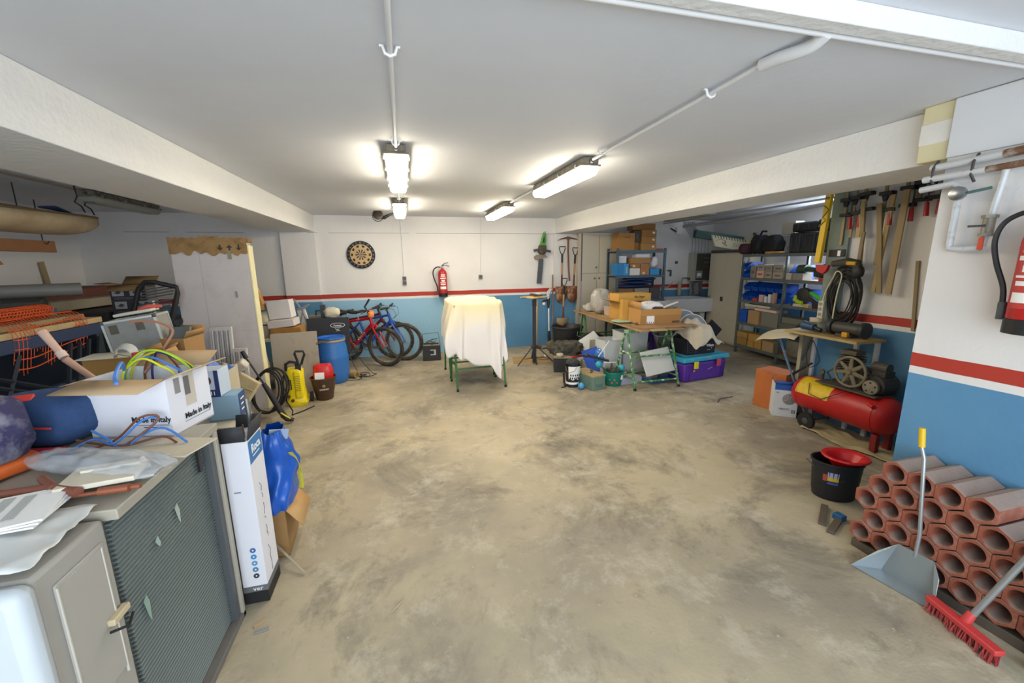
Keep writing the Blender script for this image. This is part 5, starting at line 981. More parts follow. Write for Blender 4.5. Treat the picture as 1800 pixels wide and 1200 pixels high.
# ---------------------------------------------------------------- trestles under the sheet
def sawhorse(label, loc, L, W, H, mt, rz=0, bars=(0.30,), r=0.014, group=None, name='trestle'):
    t = thing(name, label, 'trestle', loc, rz, group)
    for x in (-L/2, L/2):
        for s in (-1, 1):
            b = MB(); b.tube([(x, s*W/2, 0.0), (x, s*0.03, H-0.02)], r, 8); l = b.build('leg', mt, t)
            b = MB(); b.cyl((x, s*W/2, 0), (x, s*W/2*0.97, 0.03), r*1.25, n=10); b.build('foot', RUBBER, l)
        for z in bars:
            w = W/2*(1 - z/H) + 0.03*z/H; b = MB(); b.tube([(x, -w, z), (x, w, z)], r*0.8, 8); b.build('rung', mt, t)
    for z in bars:
        w = W/2*(1 - z/H) + 0.03*z/H
        for s in (-1, 1): b = MB(); b.tube([(-L/2, s*w, z - 0.04), (L/2, s*w, z - 0.04)], r*0.8, 8); b.build('stretcher', mt, t)
    b = MB(); b.box(0, 0, H-0.02, L + 0.06, 0.045, 0.04); b.build('top_bar', mt, t, 0.004)
    return t
GP = mat('356b36', 0.45, 0, 0.12)
sawhorse('green steel trestle under the sheet, rear one', (0.90, 6.16, 0), 0.66, 0.55, 1.10, GP, 3, (0.33,))
sawhorse('green steel trestle under the sheet, front one', (0.92, 5.49, 0), 0.66, 0.52, 1.10, GP, 3, (0.33,))
b = MB(); b.box(0, 0, 0.02, 0.60, 1.0, 0.03); tag(b.build('board', WOOD, None, 0.003, loc=(0.90, 5.80, 1.10)), 'wooden board under the draped sheet on the green trestles', 'board')
def sheetf(u, v):
    a = 2*pi*u; ca, sa = cos(a), sin(a)
    hx, hy = 0.36, 0.53
    e = 0.45; bx = hx*math.copysign(abs(ca)**e, ca); by = hy*math.copysign(abs(sa)**e, sa)
    if v < 0.35:
        s = v/0.35; z = 1.165 + 0.03*noise.noise(Vector((bx*s*6, by*s*4, 2))) + 0.03*math.exp(-((bx*s-0.1)**2 + (by*s-0.3)**2)/0.02)
        return (bx*s, by*s, z)
    s = (v - 0.35)/0.65
    deg = math.degrees(a) % 360
    keys = [(0, 0.42), (40, 0.62), (90, 0.70), (140, 0.65), (180, 0.60), (215, 0.52), (235, 0.48), (258, 0.42), (272, 0.34), (288, 0.15), (300, 0.16), (318, 0.34), (340, 0.55), (360, 0.45)]
    for i in range(len(keys)-1):
        if keys[i][0] <= deg <= keys[i+1][0]:
            q = (deg-keys[i][0])/(keys[i+1][0]-keys[i][0]); q = q*q*(3-2*q); hem = keys[i][1]*(1-q) + keys[i+1][1]*q
    hem += 0.025*sin(a*17)
    z = 1.165 - (1.165 - hem)*s
    fl = 1 + (0.03 + 0.16*s)*0.6 + 0.075*min(1, s*2)*sin(a*11 + 2.5*s) + 0.04*s*sin(a*23 - 2*s)
    if 190 < deg < 250: fl += 0.34*sin(pi*(deg-190)/60)*sin(pi*0.75*s)
    n = noise.noise(Vector((bx*4, by*4, s*3)))*0.03*s
    return (bx*(fl+n), by*(1 + (fl-1)*0.65 + n), z)
b = MB().grid(sheetf, 220, 44)
o = b.build('dust_sheet', mat('e6e1de', 0.85, 0, 0.04, 5, sheen=0.2, zfade=(0.75, 1.1, 'efe0ad', 0.85)), None, solid=0.003, ang=180, loc=(0.92, 5.80, 0.0))
tag(o, 'white and yellowish cotton sheet draped in folds over the green trestles', 'sheet')
# pedestal stand with a wooden plate
t = thing('pedestal_stand', 'dark steel pedestal stand with three braced feet and a wooden plate', 'stand', (2.03, 6.35, 0.0))
STD = mat('3d3b42', 0.5, 0.4, 0.15)
b = MB(); b.box(0, 0, 0.57, 0.05, 0.05, 1.1); b.build('post', STD, t, 0.003); b = MB(); b.box(0, 0, 1.02, 0.06, 0.06, 0.1); b.build('collar', STD, t, 0.003)
for a in (200, 340, 270, 80):
    b = MB(); r_ = 0.34 if a != 270 else 0.12; b.tube([(0.02*cos(rad(a)), 0.02*sin(rad(a)), 0.32), (r_*cos(rad(a)), r_*sin(rad(a)), 0.015)], 0.014, 6, flat=0.6); b.build('leg', STD, t)
b = MB(); b.box(0, 0, 1.115, 0.36, 0.30, 0.015, (0, 0, rad(30))); b.build('plate', mat('c0a06c', 0.7, 0, 0.12), t, 0.002)
b = MB(); b.tube([(-0.235, -0.035, 1.112), (0.08, -0.22, 1.112)], 0.006, 5); b.build('plate_edge', BLACK, t)
t = thing('small_tools', 'heap of small dark tools and a cloth on the stand plate', 'tools', (2.05, 6.36, 1.123)); t['kind'] = 'stuff'
b = MB()
rs = random.Random(9)
for i in range(14): b.tube([(rs.uniform(-.11, .11), rs.uniform(-.07, .07), 0.01 + 0.02*rs.random()), (rs.uniform(-.11, .11), rs.uniform(-.07, .07), 0.01 + 0.045*rs.random())], 0.006 + 0.006*rs.random(), 6)
b.build('tool_heap', mat('4b4a42', 0.5, 0.3, 0.5, 40), t)
b = blobmesh(0.05, 0.04, 0.02, 3, 0.3, 3, 16, m=Matrix.Translation((0.05, 0.03, 0.03))); b.build('rag', mat('cfc9b5', 0.8), t, ang=180)
b = MB(); b.box(0, 0, 0.003, 0.62, 0.48, 0.005, (0, 0, rad(-12))); tag(b.build('cardboard_mat', mat('a98a5c', 0.85, 0, 0.15, 6), None, loc=(2.05, 6.62, 0.0)), 'flat brown cardboard sheet on the floor under the pedestal stand', 'cardboard')
cable('thin black wire loop lying on the cardboard below the stand', [(-0.2, 0.0, 0.01), (0.0, 0.08, 0.01), (0.15, 0.02, 0.012), (0.22, -0.1, 0.01), (0.1, -0.12, 0.01), (0.0, -0.02, 0.02), (0.2, 0.1, 0.01)], 0.004, BLACK, (2.15, 6.65, 0.004))
b = MB(); b.sphere((0, 0, 0.025), 0.025, n=12); tag(b.build('small_ball', WHT, None, loc=(2.36, 6.75, 0.0)), 'small white ball on the floor right of the stand feet', 'ball')
t = thing('trolley_jack', 'small rusty red jack on the floor behind the sheeted trestles', 'jack', (1.52, 6.75, 0.0), -20)
b = MB(); b.box(0.02, 0, 0.05, 0.22, 0.09, 0.06); b.box(-0.05, 0, 0.10, 0.08, 0.05, 0.06); b.build('frame', mat('8a3a2a', 0.6, 0, 0.2), t, 0.006); b = MB(); b.tube([(0.0, 0, 0.10), (0.16, 0, 0.06)], 0.012, 6); b.build('arm', BLACK, t)
for x in (-0.06, 0.12): b = MB(); b.cyl((x, -0.055, 0.022), (x, 0.055, 0.022), 0.022, n=12); b.build('roller', BLACK, t)
b = MB(); b.tube([(-0.12, 0, 0.006), (0.14, 0.03, 0.006)], 0.006, 5); tag(b.build('black_strip', BLACK, None, loc=(1.62, 7.35, 0)), 'thin black strip on the floor by the back wall, right of the sheet', 'strip')
# sledgehammer, trimmer pole
t = thing('sledgehammer', 'sledgehammer with pale wooden handle standing head down by the back wall', 'hammer', (2.42, 7.46, 0.0), rot=(rad(-5), rad(3), 0))
b = MB(); b.tube([(0, 0, 0.05), (0, 0, 0.95)], 0.018, 10, flat=0.8); b.build('handle', mat('c9a36c', 0.6, 0, 0.1, 6), t); b = MB(); b.tube([(-0.10, 0, 0.045), (-0.07, 0, 0.045), (0.07, 0, 0.045), (0.10, 0, 0.045)], [0.03, 0.038, 0.038, 0.03], 8); b.build('head', RUST, t)
cable('rusty coiled chain on the floor beside the sledgehammer head', [(0, 0, 0.01), (0.08, 0.03, 0.015), (0.15, -0.02, 0.02), (0.22, 0.02, 0.015), (0.16, 0.05, 0.02), (0.05, 0.05, 0.01)], 0.013, RUST, (2.52, 7.38, 0.0))
t = thing('string_trimmer', 'white and black string trimmer standing against the back wall', 'trimmer', (2.70, 7.48, 0.0), rot=(rad(-4), 0, 0))
b = MB(); b.tube([(0, 0, 0.32), (0, 0, 0.80)], 0.014, 8); b.build('shaft', WHITEP, t)
b = MB(); b.tube([(0, 0, 0.0), (0, 0, 0.28), (0, 0, 0.34)], [0.03, 0.03, 0.018], 10); b.tube([(-0.005, 0, 0.78), (0, 0, 0.90), (0.0, 0, 0.98)], [0.016, 0.03, 0.026], 10); b.build('housing', BLACK, t, ang=60)
b = MB(); b.tube([(0.0, 0, 0.96), (0.01, 0, 1.04), (0.05, 0, 1.13), (0.08, 0, 1.15)], [0.035, 0.03, 0.026, 0.02], 8, flat=0.6); b.tube([(-0.03, 0, 1.0), (-0.015, 0, 1.10), (0.05, 0, 1.17)], 0.012, 6); b.build('grip_head', mat('d6d6d2', 0.5), t)
b = MB(); b.tube([(-0.01, 0, 0.93), (-0.10, 0, 0.93), (-0.12, 0, 0.90)], 0.018, 8); b.build('side_arm', BLACK, t); b = blobmesh(0.03, 0.02, 0.03, 2, 0.2, 3, 12, m=Matrix.Translation((-0.10, -0.01, 0.87))); b.build('white_knob', WHITEP, t)
b = blobmesh(0.09, 0.07, 0.10, 21, 0.35, 3.0, 20, m=Matrix.Translation((0, 0, 0.09))); tag(b.build('dirty_bag', mat('6d6450', 0.85, 0, 0.3), None, ang=180, loc=(2.66, 7.25, 0.0)), 'dirty greyish bag at the foot of the string trimmer', 'bag')
# black tub with spade
t = thing('black_tub', 'large black plastic tub with a thick rim by the back wall tools', 'tub', (2.93, 7.13, 0.0))
b = MB(); b.lathe([(0.22, 0.0), (0.23, 0.02), (0.285, 0.44), (0.30, 0.445), (0.305, 0.47), (0.29, 0.485), (0.275, 0.47), (0.22, 0.04), (1e-4, 0.035)], 44); b.build('body', mat('26272a', 0.5, 0, 0.15, 8), t)
b = MB(); b.tube([(0.10, -0.262, 0.41), (0.09, -0.258, 0.34), (0.13, -0.245, 0.31), (0.20, -0.22, 0.31), (0.225, -0.22, 0.36), (0.21, -0.232, 0.39)], 0.004, 5); b.build('wire_handle', WHT, t)
# built-in cream cupboards, steel profile
CREAM = mat('d3c9b3', 0.5, 0, 0.04, 4)
t = thing('tall_cupboard', 'tall cream built-in cupboard with two upper and two lower doors', 'cupboard', (3.74, 7.45, 0.0), 0)
b = MB(); b.span(-0.40, 0.37, 0.0, 0.28, 0.0, 2.20); b.build('carcass', mat('c5bba6', 0.55), t, 0.002)
for x0, x1, z0, z1, kx, kz in ((-0.395, -0.045, 1.445, 2.16, -0.10, 1.55), (-0.035, 0.365, 1.445, 2.16, None, 0), (-0.395, -0.085, 0.03, 1.43, -0.13, 1.34), (-0.075, 0.365, 0.03, 1.43, -0.03, 1.34)):
    b = MB(); b.span(x0, x1, -0.018, 0, z0, z1); d = b.build('door', CREAM, t, 0.002)
    if kx is not None: b = MB(); b.span(kx-0.018, kx+0.018, -0.026, -0.018, kz-0.018, kz+0.018); b.build('flush_pull', mat('8a8274', 0.4, 0.5), d, 0.002)
b = MB(); b.span(-0.40, 0.37, -0.016, 0, 2.165, 2.20); b.build('top_trim', CREAM, t)
t = thing('steel_profile', 'tall dark and grey steel profile standing before the cream cupboard', 'profile', (3.24, 7.25, 0.0))
b = MB(); b.span(-0.05, 0.0, 0, 0.05, 0.0, 2.18); b.build('light_flange', mat('b5ad9e', 0.5, 0.2), t, 0.002); b = MB(); b.span(0.002, 0.022, 0.0, 0.05, 0.80, 2.17); b.build('dark_web', mat('4b4440', 0.5), t, 0.002); b = MB(); b.span(-0.018, 0.016, -0.012, 0.0, 0.62, 1.3); b.build('lower_strip', mat('a29ba6', 0.45, 0.3), t, 0.002)
# ---------------------------------------------------------------- paint-splashed trestles and the boxes on them
GS = mat('3f7a3c', 0.5, 0, 0.15, 6, 0, 'dfe6da', 16, 0.9, 0.56)
sawhorse('green trestle splashed with white paint, in front of the boxes', (3.18, 4.86, 0), 0.66, 0.56, 0.77, GS, 0, (0.14, 0.46), 0.016)
t = sawhorse('green trestle standing behind, at the cupboard end of the planks', (3.42, 6.75, 0), 0.66, 0.5, 0.77, GP, 0, (0.40,), 0.016)
b = MB(); b.tube([(-0.42, 0, 0.775), (-0.36, 0, 0.765)], [0.035, 0.02], 10); b.build('end_knob', GP, t)
for i, (x, c, w, lab) in enumerate([(3.02, 'a5835a', 0.14, 'narrow brown plank bridging the two trestles, left one'), (3.22, 'b39a6e', 0.22, 'wide plank bridging the two trestles under the boxes'), (3.46, '9b7c54', 0.2, 'plank bridging the two trestles, right one')]):
    b = MB(); b.box(0, 0, 0.011, w, 2.35, 0.022); tag(b.build('plank', mat(c, 0.75, 0, 0.2, 5), None, 0.002, loc=(x, 5.80, 0.771), rot=(0, 0, rad(-1.5+i))), lab, 'plank', 'planks on the splashed trestles')
b = MB(); b.box(0, 0, 0.008, 0.85, 0.25, 0.014); tag(b.build('flat_board', mat('a8825c', 0.7, 0, 0.15), None, 0.002, loc=(3.42, 4.83, 0.795)), 'flat brown board across the front trestle under the big carton', 'board')
ZT = 0.796
t = carton('big_carton', 'big open brown carton with a white label, on the planks at the front', (3.42, 5.10, 0.811), -3, 0.62, 0.36, 0.21, mat('b98a4f', 0.85, 0, 0.05), {'-x': (92, 0.1)}, tape=False)
decal('shipping_label', t, WHT, -0.215, -0.10, 0.015, 0.12, -0.18); decal('lower_panel', t, mat('a87c46', 0.85), -0.31, 0.31, 0.0, 0.125, -0.1802, 0.0004); decal('stamp', t, mat('5c4430', 0.7), 0.17, 0.29, 0.012, 0.04, -0.18)
for k in range(4): decal('label_bar', t, INK, -0.205 + 0.03*k, -0.195 + 0.03*k, 0.02, 0.035, -0.181)
t = thing('crumpled_clothes', 'white crumpled T-shirts with red print heaped in the big carton', 'clothes', (3.42, 5.10, 0.82)); 
b = blobmesh(0.18, 0.13, 0.09, 31, 0.25, 2.5, 34, m=Matrix.Translation((-0.08, 0, 0.20))); b.build('white_shirt', mat('e6e3e0', 0.85, 0, 0.04, 6, 0, 'b84a3c', 9, 0.8, 0.66), t, ang=180)
b = blobmesh(0.14, 0.12, 0.08, 37, 0.3, 2.5, 30, m=Matrix.Translation((0.16, 0.05, 0.20))); b.build('grey_cloth', mat('8f8c8a', 0.9, 0, 0.2, 9), t, ang=180)
b = MB(); b.tube([(0.02, -0.12, 0.20), (0.15, -0.10, 0.235), (0.33, -0.05, 0.27)], 0.03, 8, flat=0.4); b.build('folded_edge', mat('d9d3ca', 0.8), t); b = blobmesh(0.09, 0.04, 0.03, 12, 0.3, 3, 16, m=Matrix.Translation((-0.03, -0.12, 0.20))); b.build('dark_cloth', mat('4b3236', 0.85), t, ang=180)
t = carton('open_box', 'open ochre carton with a big flap hanging out, behind the big carton', (3.30, 5.62, ZT), 6, 0.42, 0.36, 0.27, mat('c08f45', 0.85, 0, 0.06), {'-y': (-12, 0.17), '-x': (15, 0.16), '+y': (60, 0.12)}, tape=False, inner=mat('b98b58', 0.85))
t = carton('flat_carton', 'long flat golden carton with small brown print on the open ochre one', (3.36, 5.66, 1.075), 2, 0.56, 0.26, 0.115, mat('d0a04d', 0.8, 0, 0.05), tape=False)
text('lettering', 'Blue Begur', 0.045, mat('5a3a22', 0.7), t, (0.08, -0.132, 0.065), FX, 0.9, bold=0.0008); decal('print_line', t, mat('8a6535', 0.7), 0.02, 0.14, 0.025, 0.03, -0.13)
t = carton('inner_box', 'upright ochre box standing in front of the open ochre carton', (3.10, 5.36, ZT), -4, 0.12, 0.1, 0.33, mat('c79846', 0.85, 0, 0.06), tape=False)
t = thing('clear_bag', 'tall clear plastic bag of packing beside the ochre cartons', 'plastic bag', (3.18, 6.28, ZT)); b = blobmesh(0.16, 0.12, 0.20, 41, 0.28, 3, 34, m=Matrix.Translation((0, 0, 0.22))); b.build('film', mat('cdc8bd', 0.25, 0, 0.1, alpha=0.65), t, ang=180); b = blobmesh(0.11, 0.08, 0.10, 44, 0.3, 3, 20, m=Matrix.Translation((0, 0, 0.12))); b.build('contents', mat('b8a890', 0.8, 0, 0.3, 20), t, ang=180)
t = thing('plastic_tub', 'pinkish translucent tub below the clear bag on the planks', 'tub', (3.30, 6.02, ZT)); b = MB(); b.box(0, 0, 0.07, 0.26, 0.22, 0.14, taper=1.08); b.build('tub', mat('c7ada2', 0.4, 0, 0.08), t, 0.01); b = MB(); b.box(0, 0, 0.145, 0.30, 0.26, 0.012); b.build('lid', mat('c9c2b6', 0.4), t, 0.004)
t = thing('clear_bag', 'low crumpled clear bag with white items at the far end of the planks', 'plastic bag', (3.26, 6.68, ZT)); b = blobmesh(0.20, 0.10, 0.075, 47, 0.35, 3, 30, m=Matrix.Translation((0, 0, 0.075))); b.build('film', mat('d0cdc4', 0.25, 0, 0.1, alpha=0.7), t, ang=180)
for k in range(4): b = MB(); b.box(-0.1+0.06*k, 0, 0.05, 0.04, 0.05, 0.06, (rs.random(), rs.random(), rs.random())); b.build('packet', WHT, t, 0.004)
t = thing('green_packet', 'pale green flat packet on the planks before the ochre carton', 'packet', (3.12, 5.70, ZT)); 
b = blobmesh(0.16, 0.14, 0.018, 5, 0.15, 2, 20, m=Matrix.Translation((-0.05, -0.35, 0.018))); b.build('packet', mat('a8c4a6', 0.5, 0, 0.08), t, ang=180)
b = MB(); b.tube([(0, 0, 0.01), (0.1, 0.04, 0.02), (0.18, -0.02, 0.012)], 0.014, 8, flat=0.6); tag(b.build('grey_shears', mat('8d8a82', 0.5, 0.2), None, loc=(3.00, 4.98, ZT+0.015)), 'grey hand shears lying left of the big carton', 'tool')
b = MB(); b.box(0, 0, 0.35, 0.14, 0.10, 0.70, (0, rad(4), 0)); tag(b.build('dark_block', mat('3a4436', 0.6, 0, 0.2), None, 0.003, loc=(3.55, 6.25, 0.0)), 'dark green upright block standing behind the planks', 'block')
b = MB(); b.box(0, 0, 0.36, 0.06, 0.04, 0.72, (0, rad(-6), 0)); tag(b.build('wooden_stake', mat('b3823c', 0.7, 0, 0.15), None, 0.003, loc=(3.72, 6.2, 0.0)), 'ochre wooden post leaning beside the dark green block', 'post')
# under and around the splashed trestle
BINM = mat('c9ccca', 0.3, 0, 0.05, alpha=0.88)
def tub(name, label, loc, rz, sx, sy, h, m, lid=None, rot=None, cat='tub', taper=1.12):
    t = thing(name, label, cat, loc, rz, None, rot)
    a, b_ = sx/2, sy/2; k = taper; w = 0.006
    b = MB(); b.add([(-a, -b_, 0), (a, -b_, 0), (a, b_, 0), (-a, b_, 0), (-a*k, -b_*k, h), (a*k, -b_*k, h), (a*k, b_*k, h), (-a*k, b_*k, h)], [(3, 2, 1, 0), (0, 1, 5, 4), (1, 2, 6, 5), (2, 3, 7, 6), (3, 0, 4, 7)])
    b.build('body', m, t, 0.012, solid=0.004)
    b = MB(); b.tube([(-a*k, -b_*k, h), (a*k, -b_*k, h), (a*k, b_*k, h), (-a*k, b_*k, h)], 0.009, 6, True); b.build('rim', m, t)
    if lid: b = MB(); b.box(0, 0, h + 0.012, sx*k + 0.03, sy*k + 0.03, 0.022); b.build('lid', lid, t, 0.008)
    return t
tub('clear_tub', 'tall translucent grey tub on the floor left of the splashed trestle', (2.84, 5.32, 0), 5, 0.26, 0.24, 0.56, BINM)
tub('clear_tub', 'translucent tub stood on end behind the splashed trestle legs', (3.26, 5.45, 0.02), 0, 0.36, 0.3, 0.62, BINM)
b = MB(); b.box(0, 0, 0, 0.46, 0.34, 0.014); tag(b.build('clear_tray', mat('c7c8c2', 0.3, 0, 0.08), None, 0.008, loc=(3.27, 4.74, 0.33), rot=(rad(66), rad(-6), rad(4))), 'dusty clear plastic lid leaning against the front trestle bars', 'lid')
t = thing('purple_stool', 'purple hourglass plastic stool with red foot under the trestles', 'stool', (3.82, 5.62, 0.0))
b = MB(); b.lathe([(0.14, 0.16), (0.12, 0.25), (0.085, 0.40), (0.09, 0.50), (0.115, 0.585)], 24); b.build('column', mat('4b2a86', 0.4, 0, 0.1), t); b = MB(); b.lathe([(0.155, 0.0), (0.15, 0.10), (0.14, 0.165)], 24); b.build('red_foot', mat('a3202a', 0.4), t); b = MB(); b.lathe([(0.12, 0.58), (0.15, 0.61), (0.145, 0.66), (1e-4, 0.665)], 24); b.build('blue_top', mat('3c7fc0', 0.4), t); b = MB(); b.tube([(-0.08, 0, 0.52), (-0.17, -0.02, 0.58), (-0.22, -0.02, 0.60)], [0.05, 0.045, 0.04], 10); b.build('side_arm', mat('4b2a86', 0.4), t)
b = blobmesh(0.12, 0.12, 0.20, 51, 0.35, 3.2, 30, m=Matrix.Translation((0, 0, 0.20))); tag(b.build('dark_bag', mat('2f2a33', 0.7, 0, 0.4, 14), None, ang=180, loc=(3.55, 5.08, 0.0)), 'dark bundled bag behind the right leg of the splashed trestle', 'bag')
t = thing('green_net', 'olive net sack hanging from the planks beside the purple stool', 'net', (3.66, 5.16, 0.38)); b = blobmesh(0.10, 0.07, 0.19, 55, 0.3, 3.5, 26, m=Matrix.Translation((0, 0, 0.21))); b.build('sack', mat('5c6450', 0.8, 0, 0.4, 30), t, ang=180)
t = thing('blue_block', 'blue plastic base lying on the floor under the trestle', 'block', (3.36, 4.88, 0.0), 12); b = MB(); b.prism([(-0.16, -0.08), (0.16, -0.10), (0.16, 0.1), (0.05, 0.12), (-0.16, 0.14)], 0.0, 0.07); b.build('base', mat('2d5478', 0.6, 0, 0.2, 12), t, 0.006); b = MB(); b.box(0.09, 0.0, 0.11, 0.12, 0.16, 0.08); b.build('raised_part', mat('3a4b58', 0.6, 0, 0.3), t, 0.006); b = MB(); b.box(-0.08, 0.02, 0.085, 0.12, 0.12, 0.03); b.build('dusty_top', mat('7b6f64', 0.8), t)
b = MB(); b.box(0, 0, 0.05, 0.40, 0.20, 0.10); tag(b.build('white_box', mat('a9a9bd', 0.6, 0, 0.1), None, 0.01, loc=(2.92, 4.95, 0.0)), 'flat pale lilac box on the floor behind the teal bucket', 'box')
# junk pile
t = thing('wheel_arch', 'black curved plastic arch behind the junk heap', 'plastic arch', (3.14, 6.42, 0.0), -8)
b = MB(); b.grid(lambda u, v: (0.32*cos(pi*u), (v-0.5)*0.22, 0.08 + 0.36*sin(pi*u)), 24, 4); b.build('arch', BLACK, t, solid=0.02, ang=180)
b = MB(); b.box(0, 0, 0, 0.52, 0.30, 0.015); tag(b.build('white_board', mat('ccd0d0', 0.4, 0, 0.05), None, 0.003, loc=(2.80, 5.98, 0.33), rot=(rad(48), rad(-28), rad(4))), 'pale grey panel lying tilted behind the blue lid in the junk heap', 'panel')
t = thing('blue_tray', 'blue rounded plastic crate lid standing tilted in the junk heap', 'lid', (2.62, 5.36, 0.25), rot=(rad(72), rad(-14), rad(3)))
b = MB(); b.box(0, 0, 0, 0.27, 0.36, 0.02); b.build('plate', mat('3f63c4', 0.4, 0, 0.08, 5), t, 0.012); b = MB(); b.tube([(-0.125, -0.17, 0.012), (0.125, -0.17, 0.012), (0.125, 0.17, 0.012), (-0.125, 0.17, 0.012)], 0.014, 6, True); b.build('raised_rim', mat('3459b8', 0.4), t)
b = blobmesh(0.25, 0.17, 0.13, 61, 0.45, 3.0, 44, m=Matrix.Translation((0, 0, 0.15))); tag(b.build('dark_sheet', mat('4d4a42', 0.85, 0, 0.5, 16, 0.4), None, ang=180, loc=(2.47, 6.02, 0.14)), 'crumpled dirty dark tarpaulin on the black crate in the junk heap', 'tarp')
t = thing('black_crate', 'black slatted plastic crate with a dusty lid at the left of the junk heap', 'crate', (2.38, 5.88, 0.0), -20)
b = MB(); b.box(0, 0, 0.11, 0.34, 0.40, 0.22); b.build('body', mat('2b2b2b', 0.6, 0, 0.15), t, 0.006); b = MB(); b.box(0, 0, 0.227, 0.35, 0.41, 0.012); b.build('dusty_lid', mat('8d8168', 0.85, 0, 0.15), t)
for k in range(8):
    b = MB(); b.box(-0.174, -0.15 + 0.043*k, 0.11, 0.006, 0.02, 0.15); b.build('rib', mat('4a4a46', 0.6), t)
b = MB(); b.lathe([(0.05, 0), (0.06, 0.03), (0.05, 0.05), (1e-4, 0.052)], 16); tag(b.build('round_puck', mat('b5ae9e', 0.5), None, loc=(2.26, 5.78, 0.235)), 'small pale round cap on the dusty lid of the black crate', 'cap')
t = thing('printed_bin', 'white and black printed waste bin with a wire handle, front of the heap', 'bin', (2.15, 5.02, 0.0), 5)
b = MB(); b.lathe([(0.08, 0), (0.085, 0.005), (0.105, 0.30), (0.10, 0.30), (0.08, 0.02), (1e-4, 0.02)], 28); b.build('pail', mat('22232c', 0.5), t)
b = MB()
for i in range(15):
    a = rad(-150 + i*10)
    for z, r_ in ((0.115, 0.0935), (0.297, 0.1058)): b.v.append(Vector((r_*cos(a), r_*sin(a), z + (0.01*sin(i*1.3) if z < 0.2 else 0))))
b.f = [(2*i, 2*i+2, 2*i+3, 2*i+1) for i in range(14)]; b.build('white_wrap', WHT, t)
for i in range(5):
    for z in (0.135, 0.175):
        a = rad(-135 + 18*i + (4 if z > 0.15 else 0)); b = MB(); b.box(0.099*cos(a), 0.099*sin(a), z, 0.006, 0.016, 0.026, (0, 0, a)); b.build('printed_square', mat('2b2b38', 0.5), t)
b = MB(); b.lathe([(0.0905, 0.045), (0.0925, 0.075)], 28); b.build('white_band', WHT, t)
b = MB(); b.tube([(-0.105, 0, 0.28), (-0.125, -0.06, 0.25), (-0.11, -0.10, 0.22), (-0.03, -0.115, 0.24), (0.0, -0.11, 0.29)], 0.004, 6); b.build('wire_handle', mat('8d8878', 0.4, 0.6), t)
b = MB(); b.tube([(0, 0, 0.006), (0.06, 0.02, 0.006), (0.08, 0.12, 0.05), (0.09, 0.16, 0.16)], 0.014, 6, flat=0.6); tag(b.build('rubber_hook', RUBBER, None, loc=(1.98, 4.98, 0.0)), 'bent dark rubber strip on the floor left of the printed bin', 'strip')
b = blobmesh(0.08, 0.07, 0.05, 65, 0.5, 4, 20, m=Matrix.Translation((0, 0, 0.33))); tag(b.build('dark_rag', mat('3b3c3e', 0.85, 0, 0.4, 20), None, ang=180, loc=(2.15, 5.02, 0.0)), 'dark tangled rag filling the printed bin', 'cloth')
t = thing('ammo_box', 'long green painted metal box with dusty brown top on the floor', 'box', (2.37, 4.95, 0.0), 12)
b = MB(); b.box(0, 0, 0.09, 0.20, 0.42, 0.18); b.build('body', mat('6a8273', 0.6, 0, 0.15, 12, 0, '4b6a62', 14, 0.6, 0.55), t, 0.008); b = MB(); b.box(0, 0, 0.19, 0.21, 0.43, 0.025); b.build('lid', mat('9a8a66', 0.75, 0, 0.2), t, 0.005); b = MB(); b.tube([(-0.03, -0.06, 0.21), (0.03, -0.02, 0.225), (0.05, 0.05, 0.21)], 0.01, 6); b.build('lid_handle', mat('5f4a33', 0.6), t)
b = MB(); b.tube([(-0.06, -0.213, 0.05), (-0.04, -0.213, 0.09), (-0.02, -0.213, 0.05), (0.0, -0.213, 0.08), (0.03, -0.213, 0.06), (0.06, -0.213, 0.10)], 0.003, 4); b.build('scratched_marks', mat('3f5a52', 0.7), t)
t = thing('teal_bucket', 'teal plastic bucket with red dots full of scrap, front of the heap', 'bucket', (2.71, 4.92, 0.0))
b = MB(); b.lathe([(0.105, 0), (0.11, 0.005), (0.135, 0.18), (0.14, 0.182), (0.14, 0.20), (0.13, 0.20), (0.10, 0.02), (1e-4, 0.02)], 32); b.build('pail', mat('127868', 0.4, 0, 0.08), t)
for a, z in ((-140, 0.10), (-110, 0.10), (-125, 0.06), (-92, 0.06)): b = MB(); b.box(0.118*cos(rad(a)), 0.118*sin(rad(a)), z, 0.014, 0.02, 0.02, (0, 0, rad(a))); b.build('red_dot', mat('c2564a', 0.6), t)
b = MB(); a = rad(-55); b.box(0.128*cos(a), 0.128*sin(a), 0.13, 0.02, 0.04, 0.06, (0, 0, a)); b.build('sticker', WHT, t)
t = thing('bucket_scrap', 'sticks and metal scrap sticking out of the teal bucket', 'scrap', (2.71, 4.92, 0.19)); t['kind'] = 'stuff'
b = MB()
for i in range(26): a = rs.random()*6.28; r_ = 0.11*rs.random(); b.tube([(r_*cos(a), r_*sin(a), -0.03), (r_*cos(a) + rs.uniform(-.07, .07), r_*sin(a) + rs.uniform(-.06, .06), rs.uniform(0.02, 0.09))], rs.uniform(0.003, 0.010), 6)
b.build('scrap_heap', mat('5a5146', 0.7, 0.2, 0.6, 40), t)
BALL = mat('2f9ab0', 0.4, 0, 0.12, 20)
for i, (x, y, z, r_, lab) in enumerate([(2.21, 4.86, 0.0, 0.045, 'small light blue ball on the floor before the green metal box'), (2.52, 4.98, 0.235, 0.05, 'turquoise ball at the left rim of the teal bucket'), (2.80, 4.86, 0.205, 0.045, 'turquoise ball at the right rim of the teal bucket')]):
    b = MB(); b.sphere((0, 0, r_), r_, n=16); tag(b.build('blue_ball', BALL if i else mat('4b9ed0', 0.4, 0, 0.1), None, loc=(x, y, z)), lab, 'ball')
